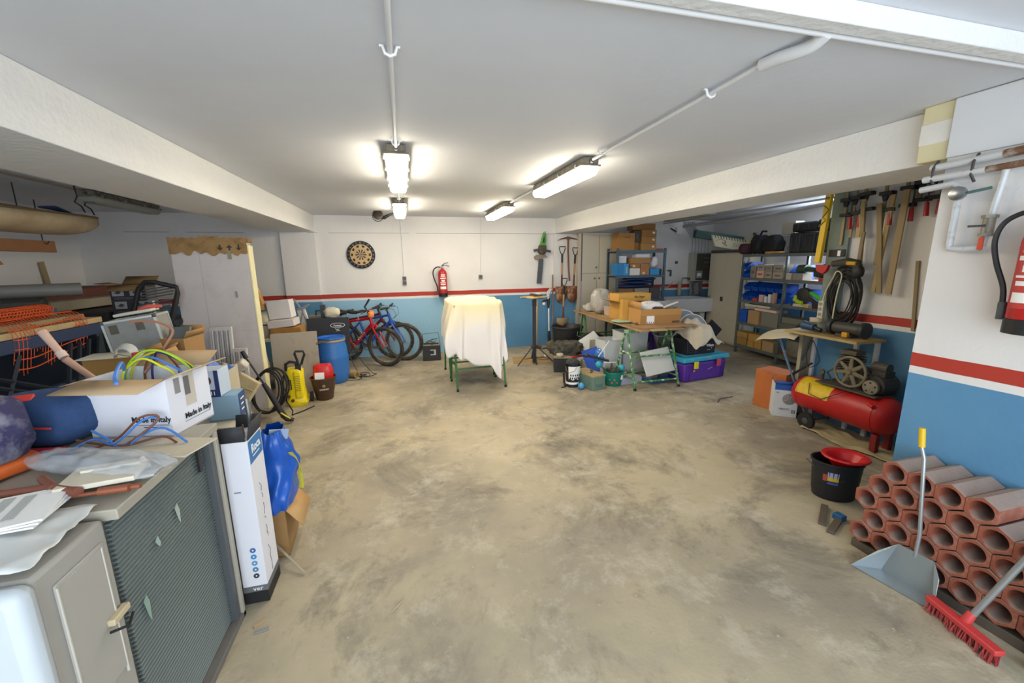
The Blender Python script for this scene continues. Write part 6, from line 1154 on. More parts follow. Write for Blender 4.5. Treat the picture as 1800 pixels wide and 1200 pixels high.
t = thing('water_flask', 'round clear blue flask in the junk heap behind the teal bucket', 'flask', (2.75, 5.32, 0.20)); b = MB(); b.lathe([(0.05, 0), (0.12, 0.04), (0.135, 0.12), (0.11, 0.20), (0.04, 0.25), (0.035, 0.29), (1e-4, 0.29)], 24); b.build('globe', mat('3b78c0', 0.12, 0, 0.08, alpha=0.85), t)
b = MB(); b.box(0, 0, 0.1, 0.3, 0.26, 0.2); tag(b.build('grey_box', mat('8f8a80', 0.7, 0, 0.15), None, 0.006, loc=(2.72, 5.55, 0.0)), 'grey carton under the blue flask in the junk heap', 'box')
for i, (p0, p1, r_, c, lab) in enumerate([((2.16, 5.30, 0.38), (2.62, 5.22, 0.33), 0.010, '26262a', 'thin black rod lying across the junk heap'), ((2.38, 5.08, 0.40), (2.70, 5.04, 0.31), 0.016, '2c2c30', 'black bar with a pale round end across the heap'), ((2.58, 5.12, 0.36), (2.74, 5.12, 0.58), 0.008, 'd9d9d6', 'thin white stick standing up out of the heap'), ((2.60, 5.0, 0.30), (2.80, 5.0, 0.29), 0.008, 'c9c9c6', 'short white rod lying over the teal bucket')]):
    b = MB(); o_ = Vector(p0); b.tube([(0, 0, 0), Vector(p1) - o_], r_, 8)
    if i == 1: b.sphere((0, 0, 0), 0.03, n=12)
    tag(b.build('rod', mat(c, 0.5), None, loc=p0), lab, 'rod')
t = thing('motor_part', 'brown round motor part lying on top of the heap before the arch', 'motor', (2.98, 5.75, 0.47)); b = MB(); b.tube([(-0.06, 0, 0.0), (0.03, 0, 0.02)], 0.04, 12); b.tube([(0.03, 0, 0.02), (0.16, 0.02, 0.01)], 0.02, 8); b.build('motor', mat('7a6a54', 0.6, 0, 0.4, 20), t); b = MB(); b.box(0.13, 0, 0.0, 0.16, 0.06, 0.05); b.build('red_grip', mat('5c2a2c', 0.6), t, 0.01)
b = MB(); b.box(0, 0, 0.22, 0.42, 0.30, 0.44, taper=0.95); tag(b.build('dusty_box', mat('85806f', 0.75, 0, 0.2), None, 0.01, loc=(3.02, 5.78, 0.0)), 'dusty grey carton hidden in the middle of the junk heap', 'box')
b = MB(); b.box(0, 0, 0, 0.22, 0.05, 0.03, (0, 0, 0.3)); tag(b.build('red_plastic', mat('b5322f', 0.5), None, 0.008, loc=(2.50, 5.66, 0.25)), 'red plastic handle poking out left of the blue lid', 'handle piece')
# ---------------------------------------------------------------- purple trunk and the crate on it
t = thing('purple_chest', 'big purple plastic trunk with turquoise lid, yellow and pink latches', 'trunk', (4.02, 4.98, 0.0), 9)
PUR = mat('5b2f9c', 0.45, 0, 0.08, 6); TUR = mat('2e9fbe', 0.5, 0, 0.08, 6, 0, '9aa79a', 5, 0.5, 0.58)
b = MB(); b.box(0, 0, 0.14, 0.78, 0.48, 0.28, taper=1.05); b.build('body', PUR, t, 0.04, seg=4)
b = MB(); b.box(0, 0, 0.325, 0.90, 0.56, 0.07, taper=0.95); b.build('lid', TUR, t, 0.022, seg=3)
b = MB(); b.box(0, 0, 0.365, 0.66, 0.36, 0.015); b.build('lid_panel', mat('4fa3b4', 0.6, 0, 0.1, 6, 0, '8f9a86', 4, 0.7, 0.5), t, 0.004)
for x, c in ((-0.22, 'e3d81c'), (0.21, 'd64a6a')): b = MB(); b.box(x, -0.275, 0.245, 0.075, 0.02, 0.10); b.build('latch', mat(c, 0.4), t, 0.006)
b = MB(); b.box(-0.24, -0.262, 0.165, 0.03, 0.006, 0.022); b.build('sticker', mat('dd9a3c', 0.5), t)
for x in (-0.36, -0.3, 0.3, 0.345): b = MB(); b.box(x, -0.25, 0.13, 0.012, 0.012, 0.22, taper=1.0); b.build('rib', mat('532a90', 0.45), t, 0.003)
for k in range(4): b = MB(); b.box(-0.40, -0.15 + 0.1*k, 0.16, 0.012, 0.03, 0.16); b.build('end_rib', mat('4c2785', 0.45), t, 0.003)
b = MB(); b.tube([(0.02, -0.262, 0.16), (0.10, -0.264, 0.185)], 0.004, 5); b.build('scratch', mat('b79bd6', 0.6), t)
t = thing('black_crate', 'black plastic crate with white lettering on the turquoise trunk lid', 'crate', (3.98, 4.95, 0.373), 6)
b = MB(); b.box(0, 0, 0.115, 0.50, 0.34, 0.23, taper=1.04); b.build('body', mat('24252c', 0.5, 0, 0.1), t, 0.012)
for k in range(6): b = MB(); b.box(-0.15, -0.178, 0.04 + 0.03*k, 0.18, 0.006, 0.008); b.build('rib', mat('3d3f46', 0.5), t)
for k in range(4): b = MB(); b.box(-0.22 + 0.05*k, -0.178, 0.115, 0.006, 0.007, 0.19); b.build('rib', mat('3d3f46', 0.5), t)
text('lettering', 'Wilson', 0.055, WHT, t, (0.14, -0.182, 0.12), FX, 0.85, bold=0.0015); text('lettering', '&', 0.03, WHT, t, (0.17, -0.182, 0.08), FX); decal('small_line', t, WHT, 0.09, 0.15, 0.055, 0.060, -0.179)
def cl(u, v):
    x = (u-0.5)*0.52; y = (v-0.5)*0.42; r2 = (x/0.26)**2 + (y/0.21)**2
    z = 0.27*max(0, 1 - r2*0.75) + 0.035*noise.noise(Vector((x*9 + y*4, y*3, 1))) + 0.02*sin((x - y)*34)
    return (x*1.05, y - 0.10*(1-v)*(r2 > .4), z - 0.10*(1-v)*max(0, 0.6-v))
t = thing('beige_cloth', 'heap of beige cloth with a blue patterned edge on the black crate', 'cloth', (3.93, 4.90, 0.60), 10)
b = MB().grid(cl, 44, 34); b.build('cloth', mat('cabda6', 0.9, 0, 0.06, 5, sheen=0.2), t, solid=0.004, ang=180)
b = MB(); b.prism([(0.10, -0.02), (0.30, -0.10), (0.22, 0.14), (0.12, 0.12)], -0.205, -0.20, RY); b.build('patterned_corner', mat('dfe2ec', 0.8, 0, 0.03, stripes=(0, 38, '3a4fb0', 0.4)), t)
b = MB(); b.grid(lambda u, v: (-0.28 + 0.10*sin(pi*u), -0.14 + 0.1*v, -0.16 + 0.5*u), 10, 4); 
t = thing('grey_bin', 'grey round bin lying tilted behind the beige cloth', 'bin', (3.78, 5.28, 0.36), rot=(rad(10), rad(-18), 0)); b = MB(); b.lathe([(0.13, 0), (0.16, 0.30), (0.175, 0.31), (0.17, 0.32), (0.155, 0.31), (0.12, 0.02), (1e-4, 0.02)], 28); b.build('bin', mat('8d8e90', 0.45, 0, 0.08), t)
t = thing('mesh_baskets', 'two grey wire mesh fan covers leaning behind the beige cloth', 'basket', (4.12, 5.28, 0.62), rot=(rad(70), 0, rad(-10)))
for k, (x, y) in enumerate(((-0.04, 0.10), (0.06, 0.02))):
    b = MB(); b.grid(lambda u, v: (x + 0.21*(2*u-1)*math.sqrt(1 - 0.5*(2*v-1)**2), y + 0.21*(2*v-1)*math.sqrt(1 - 0.5*(2*u-1)**2), 0.03 + 0.05*(1-(2*u-1)**2)*(1-(2*v-1)**2) + 0.06*k), 18, 18); b.build('mesh_dome', mat('8c9299', 0.5, 0.3, 0.3, 120, alpha=0.8), t, ang=180)
    b = MB(); b.tube([(x + 0.22*cos(q*pi/18), y + 0.22*sin(q*pi/18), 0.03 + 0.06*k) for q in range(36)], 0.006, 6, True); b.build('white_rim', WHT, t)
b = MB(); b.box(0, 0, 0.05, 0.2, 0.2, 0.5); 
t = thing('black_sheet', 'black square plastic panel standing on its corner right of the crate', 'panel', (4.50, 5.30, 0.50), rot=(rad(4), rad(40), 0)); b = MB(); b.box(0, 0, 0.12, 0.26, 0.02, 0.26); b.build('panel', mat('1e1c20', 0.5, 0, 0.3), t, 0.004)
b = blobmesh(0.12, 0.12, 0.19, 71, 0.35, 3, 24, m=Matrix.Translation((0, 0, 0.18))); tag(b.build('black_bag', mat('222228', 0.45, 0, 0.4), None, ang=180, loc=(4.50, 5.38, 0.0)), 'black shiny bag on the floor behind the trunk, right end', 'bag')
b = blobmesh(0.07, 0.05, 0.03, 75, 0.4, 3, 16); tag(b.build('yellow_pouch', mat('c9ad6a', 0.6, 0, 0.3), None, ang=180, loc=(4.40, 5.16, 0.47)), 'small yellowish pouch between the crate and the black panel', 'pouch')
b = blobmesh(0.16, 0.14, 0.24, 77, 0.15, 3, 24, m=Matrix.Translation((0, 0, 0.24))); tag(b.build('purple_sack', mat('322a4e', 0.6, 0, 0.3), None, ang=180, loc=(4.12, 5.44, 0.10)), 'dark purple sack filling the gap behind the crate', 'bag')
# ---------------------------------------------------------------- steel racks
RK = mat('66706f', 0.5, 0.3, 0.1, 10); RK2 = mat('4f6470', 0.5, 0.3, 0.1, 10); CHIP = mat('a2845c', 0.8, 0, 0.12, 30)
def rack(label, loc, rz, posts, depth, H, shelves, mt):
    t = thing('steel_rack', label, 'rack', loc, rz)
    for x in posts:
        for y in (0, depth):
            b = MB(); b.span(x-0.004, x+0.036, y-0.002, y, 0, H); b.span(x-0.004, x, y, y+0.034 if y == 0 else y-0.034, 0, H); b.span(x+0.032, x+0.036, y, y+0.034 if y == 0 else y-0.034, 0, H); b.build('post', mt, t)
            if y == 0:
                b = MB()
                for k in range(int(H/0.05)): b.box(x+0.016, -0.0025, 0.03 + k*0.05, 0.008, 0.001, 0.02)
                h = b.build('slot_holes', mat('2c3233', 0.7), t); h['kind'] = 'stuff'
    for z in shelves:
        for x0, x1 in zip(posts[:-1], posts[1:]):
            b = MB(); b.span(x0, x1, 0, depth, z-0.012, z); b.build('shelf', CHIP, t)
            for y in (-0.004, depth): b = MB(); b.span(x0, x1+0.03, y-0.002, y+0.002, z-0.045, z+0.002); b.build('beam', mt, t)
    return t
RR = rack('long grey steel rack of blue bins and tools by the right bay wall', (5.84, 6.14, 0), -95.9, [0.0, 0.97, 1.95], 0.40, 1.86, [0.16, 0.57, 0.97, 1.36, 1.76], RK)
MR = Matrix.Translation((5.84, 6.14, 0)) @ Matrix.Rotation(rad(-95.9), 4, 'Z')
def onr(x, y, z): return tuple(MR @ Vector((x, y, z)))
SH = [0.16, 0.57, 0.97, 1.36, 1.76]
BLU = mat('1451b4', 0.4, 0, 0.08, 6)
def binbox(label, x, y, z, w=0.15, d=0.24, h=0.13, group='blue storage bins on the steel rack', m=None):
    t = thing('storage_bin', label, 'bin', onr(x, y, z), -95.9, group)
    b = MB(); w2 = w/2; b.add([(-w2, 0, 0), (w2, 0, 0), (w2, d, 0), (-w2, d, 0), (-w2, -0.03, h*0.5), (w2, -0.03, h*0.5), (w2, d, h), (-w2, d, h), (-w2, 0.06, h), (w2, 0.06, h)],
        [(0, 3, 2, 1), (0, 1, 5, 4), (2, 3, 7, 6), (0, 4, 8, 7, 3), (1, 2, 6, 9, 5)])
    b.build('body', m or BLU, t, solid=0.004, flat=True)
    b = MB(); b.span(-w2*0.5, w2*0.5, -0.034, -0.028, h*0.28, h*0.48); b.build('label_slot', mat('0e3f93', 0.4), t, 0.002)
    return t
names = ['leftmost', 'second from left', 'third from left', 'rightmost']
for k in range(2): binbox('blue storage bin at the far left of the second shelf, ' + ['lower one', 'upper one'][k], 0.10, 0.02, SH[3] + 0.002 + 0.135*k, 0.15)
for k in range(5): binbox('blue storage bin on the middle shelf, lower row, ' + ['leftmost', 'second', 'third', 'fourth', 'rightmost'][k], 0.12 + 0.18*k, 0.05, SH[2] + 0.002, 0.145, 0.26, 0.15)
for k in range(5): binbox('blue storage bin on the middle shelf, upper row, ' + ['leftmost', 'second', 'third', 'fourth', 'rightmost'][k], 0.12 + 0.18*k, 0.07, SH[2] + 0.166, 0.145, 0.26, 0.14)
binbox('big blue bin in the right bay of the middle shelf', 1.20, 0.10, SH[2]+0.002, 0.3, 0.26, 0.24); binbox('blue bin in the right bay of the second shelf behind the green tool', 1.10, 0.08, SH[3]+0.002, 0.18, 0.24, 0.22)
def rbox(name, label, x, y, z, sx, sy, sz, c, rz=0, cat='box', group=None, m=None):
    t = carton(name, label, onr(x, y, z), -95.9 + rz, sx, sy, sz, m or mat(c, 0.75, 0, 0.1), tape=False, group=group, cat=cat); return t
gB = 'small grey cartons on the second shelf'
for k, (x, z, w, h, c) in enumerate([(0.25, 0, 0.12, 0.20, '8f8378'), (0.42, 0, 0.16, 0.13, 'c7ab9a'), (0.42, 0.132, 0.15, 0.10, '9a938a'), (0.60, 0, 0.15, 0.12, '9a9183'), (0.60, 0.122, 0.14, 0.09, '8b857b'), (0.80, 0, 0.2, 0.11, 'a2998a'), (0.80, 0.112, 0.2, 0.11, '948c80')]):
    t = rbox('small_carton', ['dusty brown carton beside the blue bins on the second shelf', 'pinkish carton with red print on the second shelf', 'grey carton on top of the pinkish one', 'grey carton right of the pinkish one, lower', 'grey carton right of the pinkish one, upper', 'wide grey carton by the rack middle post, lower', 'wide grey carton by the rack middle post, upper'][k], x, 0.12, SH[3] + z + 0.001, w, 0.18, h, c, 0, group=gB)
    d = decal('print', t, mat('6b5d58' if k != 1 else 'b0584a', 0.7), -w*0.3, w*0.3, h*0.35, h*0.6, -0.09)
for k, (x, w, h, c, lab) in enumerate([(1.05, 0.10, 0.10, 'b9aa98', 'small carton with a brown spot just right of the middle post'), (1.22, 0.18, 0.10, '8b8579', 'grey carton under the green tool on the second shelf'), (1.66, 0.16, 0.10, 'a8322c', 'red open tray at the right of the second shelf')]):
    rbox('small_carton', lab, x, 0.08, SH[3]+0.001, w, 0.16, h if k < 2 else 0.05, c)
t = thing('green_tool', 'dark green round machine lying on the second shelf', 'tool', onr(1.25, 0.12, SH[3]+0.105), -95.9); b = MB(); b.tube([(-0.12, 0, 0.05), (0.02, 0, 0.06)], [0.075, 0.07], 14); b.tube([(0.02, 0, 0.06), (0.30, -0.02, 0.03)], [0.04, 0.03], 10); b.build('housing', mat('33493b', 0.5, 0, 0.2), t); b = MB(); b.tube([(0.1, 0, 0.05), (0.36, -0.03, 0.13)], 0.022, 8); b.build('handle', BLACK, t)
t = thing('dark_tools', 'dark hand tool lying over the red tray on the second shelf', 'tool', onr(1.58, 0.06, SH[3]+0.06), -95.9); b = blobmesh(0.13, 0.06, 0.06, 81, 0.4, 3, 20, m=Matrix.Translation((0, 0, 0.05))); b.build('body', mat('32302e', 0.6, 0, 0.4, 30), t, ang=180)
# items on the middle shelf
for k, (x, h, w, c, lab) in enumerate([(0.42, 0.05, 0.10, 'b23a34', 'low red packet at the left of the middle shelf edge'), (0.66, 0.10, 0.05, 'd3d5d9', 'small white box before the blue bins'), (0.74, 0.14, 0.05, 'd9d6d2', 'slim white bottle box before the blue bins'), (0.83, 0.17, 0.05, 'a98a6c', 'slim brown and white box before the blue bins'), (0.56, 0.12, 0.09, 'c7a09a', 'pink and white packet before the blue bins')]):
    rbox('small_box', lab, x, -0.04 + 0.04, SH[2]+0.001, w, 0.05, h, c)
t = thing('power_saw', 'black and lime green circular saw on the middle shelf, right bay', 'saw', onr(1.30, 0.10, SH[2]+0.002), -95.9)
b = MB(); b.lathe([(0.02, -0.03), (0.12, -0.025), (0.125, 0.0), (0.12, 0.03), (0.05, 0.05)], 22, m=Matrix.Translation((0.02, -0.04, 0.16)) @ RY); b.build('blade_guard', mat('2d2f2e', 0.5, 0, 0.2), t)
b = MB(); b.tube([(-0.12, -0.06, 0.10), (-0.02, -0.08, 0.06), (0.05, -0.08, 0.05)], 0.035, 8); b.tube([(-0.10, -0.05, 0.16), (-0.10, -0.05, 0.08)], 0.04, 8); b.build('green_body', mat('a9c22c', 0.45, 0, 0.1), t)
t = thing('lime_tool', 'lime green power tool lying on the middle shelf behind the cables', 'tool', onr(1.62, 0.06, SH[2]+0.002), -95.9)
b = MB(); b.tube([(-0.14, -0.05, 0.22), (-0.02, -0.06, 0.17), (0.10, -0.06, 0.10)], [0.03, 0.045, 0.03], 10, flat=0.7); b.build('body', mat('4fae35', 0.45, 0, 0.15), t); b = MB(); b.box(0, 0, 0.05, 0.2, 0.12, 0.1); b.tube([(-0.14, -0.06, 0.13), (0.10, -0.06, 0.03)], 0.03, 8); b.build('dark_part', mat('3a2c26', 0.6), t, 0.01)
rbox('small_box', 'small cream box at the front of the right middle shelf', 1.28, -0.02+0.03, SH[2]+0.001, 0.13, 0.06, 0.04, 'cfc4a8'); rbox('small_box', 'small yellowish box beside the cream one on the right middle shelf', 1.44, 0.01, SH[2]+0.001, 0.09, 0.06, 0.045, 'c4a55e')
# fourth and fifth shelves
rbox('white_board', 'white board and papers lying on the fourth shelf, on top', 0.38, 0.16, SH[1]+0.29, 0.55, 0.2, 0.04, 'cfc8b6', 3); rbox('pink_board', 'pale pink boards lying right on the fourth shelf', 0.66, 0.10, SH[1]+0.245, 0.5, 0.2, 0.04, 'd3bcae', -2)
t = rbox('blue_crate', 'blue square crate at the left of the fourth shelf', 0.12, 0.12, SH[1]+0.001, 0.18, 0.2, 0.22, '1451b4'); rbox('brown_carton', 'brown carton with a dark notch on the fourth shelf', 0.40, 0.10, SH[1]+0.001, 0.26, 0.2, 0.235, 'a8875c'); rbox('grey_carton', 'grey plastic carton right of the brown one on the fourth shelf', 0.74, 0.12, SH[1]+0.001, 0.36, 0.2, 0.24, '7b7a70')
for k, (x, z, w, h, c, lab) in enumerate([(0.16, 0, 0.24, 0.13, '9f7c3e', 'ochre carton on the bottom shelf, far left'), (0.16, 0.132, 0.25, 0.10, 'a88546', 'ochre carton on the bottom shelf, far left upper'), (0.47, 0.10, 0.30, 0.14, 'b08a45', 'tilted ochre carton with black lettering on the bottom shelf'), (0.38, 0, 0.14, 0.098, 'b4904c', 'small ochre carton under the tilted one, left'), (0.55, 0, 0.16, 0.098, 'b0883e', 'small ochre carton under the tilted one, right'), (0.78, 0, 0.24, 0.17, 'a38a64', 'brown carton on the bottom shelf by the middle post')]):
    rbox('ochre_carton', lab, x, 0.10, SH[0]+0.001+z, w, 0.18, h, c)
for k, (x, w, h, c, lab) in enumerate([(1.32, 0.62, 0.12, '5c5c50', 'stack of grey tiles on the right fourth shelf, lower'), (1.36, 0.66, 0.09, '6f7062', 'stack of grey tiles on the right fourth shelf, upper')]): rbox('tile_stack', lab, x, 0.10, SH[1]+0.001+0.122*k, w, 0.22, h, c)
t = thing('round_basin', 'big dusty grey round basin on the right bottom shelf', 'basin', onr(1.36, 0.20, SH[0]+0.001)); b = MB(); b.lathe([(0.18, 0), (0.23, 0.05), (0.25, 0.22), (0.24, 0.27), (0.22, 0.28), (0.2, 0.25), (1e-4, 0.24)], 30, sx=1.0, sy=1.25); b.build('basin', mat('6f6c60', 0.7, 0, 0.3, 14, 0.2), t)
# top shelf
DG = mat('232326', 0.6, 0, 0.35, 14)
t = thing('yellow_bottle', 'yellow bottle standing at the left end of the rack top', 'bottle', onr(0.02, 0.18, SH[4]+0.001)); b = MB(); b.lathe([(0.09, 0), (0.09, 0.18), (0.05, 0.27), (0.025, 0.30), (0.025, 0.33), (1e-4, 0.33)], 18); b.build('bottle', mat('c9b81c', 0.4, 0, 0.1), t); b = MB(); b.lathe([(0.03, 0.33), (0.03, 0.37), (1e-4, 0.37)], 14); b.build('cap', BLACK, t)
for k, (x, rx, rz_, sd, lab, c) in enumerate([(0.22, 0.14, 0.16, 91, 'black rucksack on the rack top beside the yellow bottle', '222226'), (0.52, 0.20, 0.15, 93, 'long black sports bag on the rack top', '1f1f22'), (0.06, 0.08, 0.09, 95, 'small maroon bag in front of the yellow bottle', '42202c')]):
    b = blobmesh(rx, 0.13, rz_, sd, 0.22, 2.5, 30, m=Matrix.Translation((0, 0, rz_))); t = thing('black_bag', lab, 'bag', onr(x, 0.14 if k < 2 else 0.02, SH[4]+0.002), -95.9); b.build('body', mat(c, 0.75, 0, 0.3, 18), t, ang=180)
    if k == 0: b = MB(); b.tube([(-0.02, 0, 0.30), (0.03, 0, 0.38), (0.12, 0, 0.37)], 0.016, 8); b.build('strap', BLACK, t)
carton('beige_box', 'beige carton standing high behind the sports bag on the rack', onr(0.70, 0.30, SH[4]+0.30), -95.9, 0.26, 0.16, 0.20, mat('b3ab96', 0.7), tape=False)
b = MB(); b.box(0, 0, 0.14, 0.36, 0.2, 0.28); tag(b.build('grey_carton', mat('8f9196', 0.6, 0, 0.1), None, 0.004, loc=onr(0.72, 0.28, SH[4]+0.002), rot=(0, 0, rad(-95.9))), 'pale grey carton under the beige one on the rack top', 'box')
for k, (x, z, w, h, lab) in enumerate([(1.08, 0, 0.20, 0.30, 'black upright tool case on the rack top, left of three'), (1.32, 0, 0.22, 0.29, 'black upright tool case on the rack top, middle of three'), (1.56, 0, 0.20, 0.30, 'black upright tool case on the rack top, right of three'), (1.22, 0.305, 0.42, 0.14, 'black case lying flat on the upright cases, left'), (1.62, 0.305, 0.34, 0.16, 'black case lying flat on the upright cases, right')]):
    t = thing('tool_case', lab, 'case', onr(x, 0.14, SH[4]+0.002+z), -95.9, 'black tool cases on the rack top'); b = MB(); b.box(0, 0, h/2, w, 0.28, h); b.build('shell', mat('2b2b2d', 0.6, 0, 0.2, 12), t, 0.03, seg=3)
    for q in (-1, 1): b = MB(); b.box(q*w*0.22, -0.143, h*0.55, 0.018, 0.008, h*0.5); b.build('ridge', mat('3d3d40', 0.6), t, 0.003)
for k, x in enumerate((0.60, 0.76)): b = MB(); b.box(0, 0, 0.02, 0.15, 0.1, 0.03); tag(b.build('ochre_packet', mat('b08444', 0.7), None, 0.004, loc=onr(x, -0.0+0.04, SH[4]+0.002), rot=(0, 0, rad(-95.9))), ['flat ochre packet at the rack top edge, left', 'flat ochre packet at the rack top edge, right'][k], 'packet')
# left rack in the right bay
rack2 = rack('blue grey steel rack with cartons next to the cream cupboard', (4.16, 6.98, 0), 0, [-0.32, 0.68], 0.40, 1.90, [0.50, 0.95, 1.40, 1.86], RK2)
rack2.children  # posts carry the boards
for i, (x, y, z, sx, sy, sz, c, lab, nm) in enumerate([
    (4.02, 7.10, 1.862, 0.33, 0.24, 0.315, 'a87840', 'brown carton with black lettering at the left of the rack top', 'brown_carton'), (4.26, 7.16, 1.862, 0.13, 0.2, 0.15, '9c6e3c', 'small brown carton between the big ones on the rack top', 'brown_carton'),
    (4.25, 7.10, 2.015, 0.14, 0.18, 0.20, '4a443f', 'black printed carton standing above the small brown one', 'black_carton'), (4.49, 7.12, 1.862, 0.31, 0.26, 0.125, 'a37843', 'brown carton with a white sticker, bottom of the right stack', 'brown_carton'), (4.49, 7.12, 1.988, 0.30, 0.26, 0.125, 'a07440', 'brown carton with a white sticker, middle of the right stack', 'brown_carton'), (4.49, 7.12, 2.114, 0.31, 0.26, 0.12, '9c6f3c', 'brown carton with a white sticker, top of the right stack', 'brown_carton'), (4.44, 7.20, 2.236, 0.48, 0.22, 0.12, '8d6436', 'long brown carton lying under the beam on top of the stacks', 'brown_carton'), (4.74, 7.06, 1.862, 0.16, 0.1, 0.03, 'b5563c', 'flat orange box at the right edge of the rack top', 'orange_box'),
    (3.90, 7.06, 1.402, 0.17, 0.2, 0.22, '2f7fb8', 'blue carton at the left of the upper rack shelf', 'blue_carton'), (4.02, 7.04, 1.402, 0.09, 0.2, 0.215, '3f93c9', 'light blue carton with white lettering on the upper rack shelf', 'blue_carton'), (3.99, 7.10, 1.63, 0.13, 0.16, 0.13, 'd3d7de', 'white carton on top of the blue ones', 'white_carton'),
    (4.20, 7.05, 1.402, 0.21, 0.2, 0.13, 'd9d5cc', 'white carton at the bottom middle of the upper shelf', 'white_carton'), (4.41, 7.05, 1.402, 0.19, 0.2, 0.21, 'a5774c', 'brown carton in the middle of the upper shelf', 'brown_carton'), (4.20, 7.05, 1.534, 0.20, 0.2, 0.09, '9c7142', 'brown carton with a label on the white one', 'brown_carton'), (4.32, 7.05, 1.626, 0.40, 0.2, 0.10, 'a47a4a', 'long brown carton on top of the middle stack', 'brown_carton'), (4.37, 7.05, 1.728, 0.28, 0.16, 0.06, 'cfcfd6', 'flat white carton at the very top of the upper shelf', 'white_carton'),
    (4.63, 7.04, 1.402, 0.20, 0.16, 0.12, '3a8fcb', 'bright blue carton at the right of the upper shelf', 'blue_carton'), (4.58, 7.00, 1.402, 0.09, 0.05, 0.09, 'd9b9b4', 'small pink and white packet before the bright blue carton', 'small_packet'), (4.77, 7.05, 1.402, 0.06, 0.12, 0.11, '3d2f35', 'dark slim box at the right end of the upper shelf', 'dark_box')]):
    t = carton(nm, lab, (x, y, z), 0, sx, sy, sz, mat(c, 0.8, 0, 0.07), tape=False)
    if i in (3, 4, 5): decal('sticker', t, mat('d9d6cf', 0.6), 0.07, 0.12, 0.05, 0.085, -sy/2)
    if i == 0: text('lettering', '6 x 9 mar', 0.035, INK, t, (0.0, -0.122, 0.24), FX, bold=0.0005)
    if i == 9: text('lettering', 'BASIN', 0.04, WHT, t, (0, -0.102, 0.1), (rad(90), rad(-90), 0))
    if i in (12, 13): decal('sticker', t, mat('cfc9bf', 0.6), -0.05, 0.0, 0.02, 0.06, -sy/2)
    if i == 2: b = MB(); b.tube([(-0.02, -0.092, 0.14), (0.02, -0.092, 0.12), (-0.01, -0.092, 0.08), (0.02, -0.092, 0.05)], 0.006, 5); b.build('picture', mat('8d8578', 0.6), t)
t = thing('red_white_bag', 'white plastic bag with red print on the blue carton', 'bag', (4.66, 7.06, 1.525)); b = blobmesh(0.08, 0.07, 0.11, 97, 0.25, 3, 22, m=Matrix.Translation((0, 0, 0.11))); b.build('bag', mat('dcdfe4', 0.5, 0, 0.05, 8, 0, 'c0323a', 9, 0.9, 0.55), t, ang=180)
for k in range(3):
    b = blobmesh(0.35, 0.13, 0.032, 101+k, 0.12, 2.5, 26, m=Matrix.Translation((0, 0, 0.034))); tag(b.build('folded_tarp', mat('17305e', 0.5, 0, 0.25, 8), None, ang=180, loc=(4.30 + 0.05*k, 7.12, 1.16 + 0.066*k)), ['dark navy folded tarp on the middle shelf, bottom of three', 'dark navy folded tarp on the middle shelf, middle of three', 'dark navy folded tarp on the middle shelf, top of three'][k], 'tarp', 'folded navy tarps')
for k, (x, w, c, lab) in enumerate([(4.05, 0.3, '86684a', 'brown low carton under the navy tarps'), (4.40, 0.3, '8f8e84', 'grey low box under the navy tarps'), (4.68, 0.22, '4f4a4e', 'dark low box under the navy tarps, right')]): carton('low_box', lab, (x, 7.10, 0.952), 0, w, 0.22, 0.20, mat(c, 0.7, 0, 0.2), tape=False)
# sink, meter panel, pipes on the back wall of the right bay
t = thing('utility_sink', 'white ceramic utility sink on the back wall of the right bay', 'sink', (5.58, 7.41, 0.0))
b = MB(); b.add([(-0.56, -0.3, 0.62), (0.54, -0.3, 0.62), (0.54, 0.33, 0.62), (-0.56, 0.33, 0.62), (-0.58, -0.32, 0.90), (0.56, -0.32, 0.90), (0.56, 0.33, 0.90), (-0.58, 0.33, 0.90), (-0.52, -0.26, 0.90), (0.5, -0.26, 0.90), (0.5, 0.28, 0.90), (-0.52, 0.28, 0.90), (-0.5, -0.24, 0.68), (0.48, -0.24, 0.68), (0.48, 0.26, 0.68), (-0.5, 0.26, 0.68)],
    [(3, 2, 1, 0), (0, 1, 5, 4), (1, 2, 6, 5), (2, 3, 7, 6), (3, 0, 4, 7), (4, 5, 9, 8), (5, 6, 10, 9), (6, 7, 11, 10), (7, 4, 8, 11), (8, 9, 13, 12), (9, 10, 14, 13), (10, 11, 15, 14), (11, 8, 12, 15), (12, 13, 14, 15)]); b.build('basin', mat('d3d8de', 0.3, 0, 0.04), t, 0.01)
for x in (-0.4, 0.4): b = MB(); b.box(x, 0.0, 0.31, 0.12, 0.4, 0.62); b.build('pedestal', mat('c9cdd2', 0.5), t, 0.01)
t = thing('faucet', 'grey tap with a long pipe above the utility sink', 'tap', (5.86, 7.72, 1.22)); b = MB(); b.tube([(0.10, 0, 0.0), (0.10, -0.05, 0.07), (-0.08, -0.08, 0.07), (-0.12, -0.10, 0.03), (-0.12, -0.10, -0.05)], 0.012, 8); b.build('spout', mat('8d9096', 0.35, 0.7), t)
b = MB(); b.tube([(0, 0, 0), (0, 0, -0.28)], 0.036, 14); tag(b.build('paint_roller', mat('b3a88c', 0.8, 0, 0.12), None, loc=(5.72, 7.66, 1.20)), 'long beige roller hanging under the tap left of the meter panel', 'roller')
b = MB(); b.tube([(0.0, 0, 0), (0.2, 0, 0.0), (0.28, 0, 0.06), (0.32, 0, 0.12)], [0.02, 0.02, 0.006, 0.006], 8); tag(b.build('brush_roller', mat('c09a80', 0.7), None, loc=(5.28, 7.73, 1.10)), 'small pinkish roller hanging on the wall over the sink', 'roller')
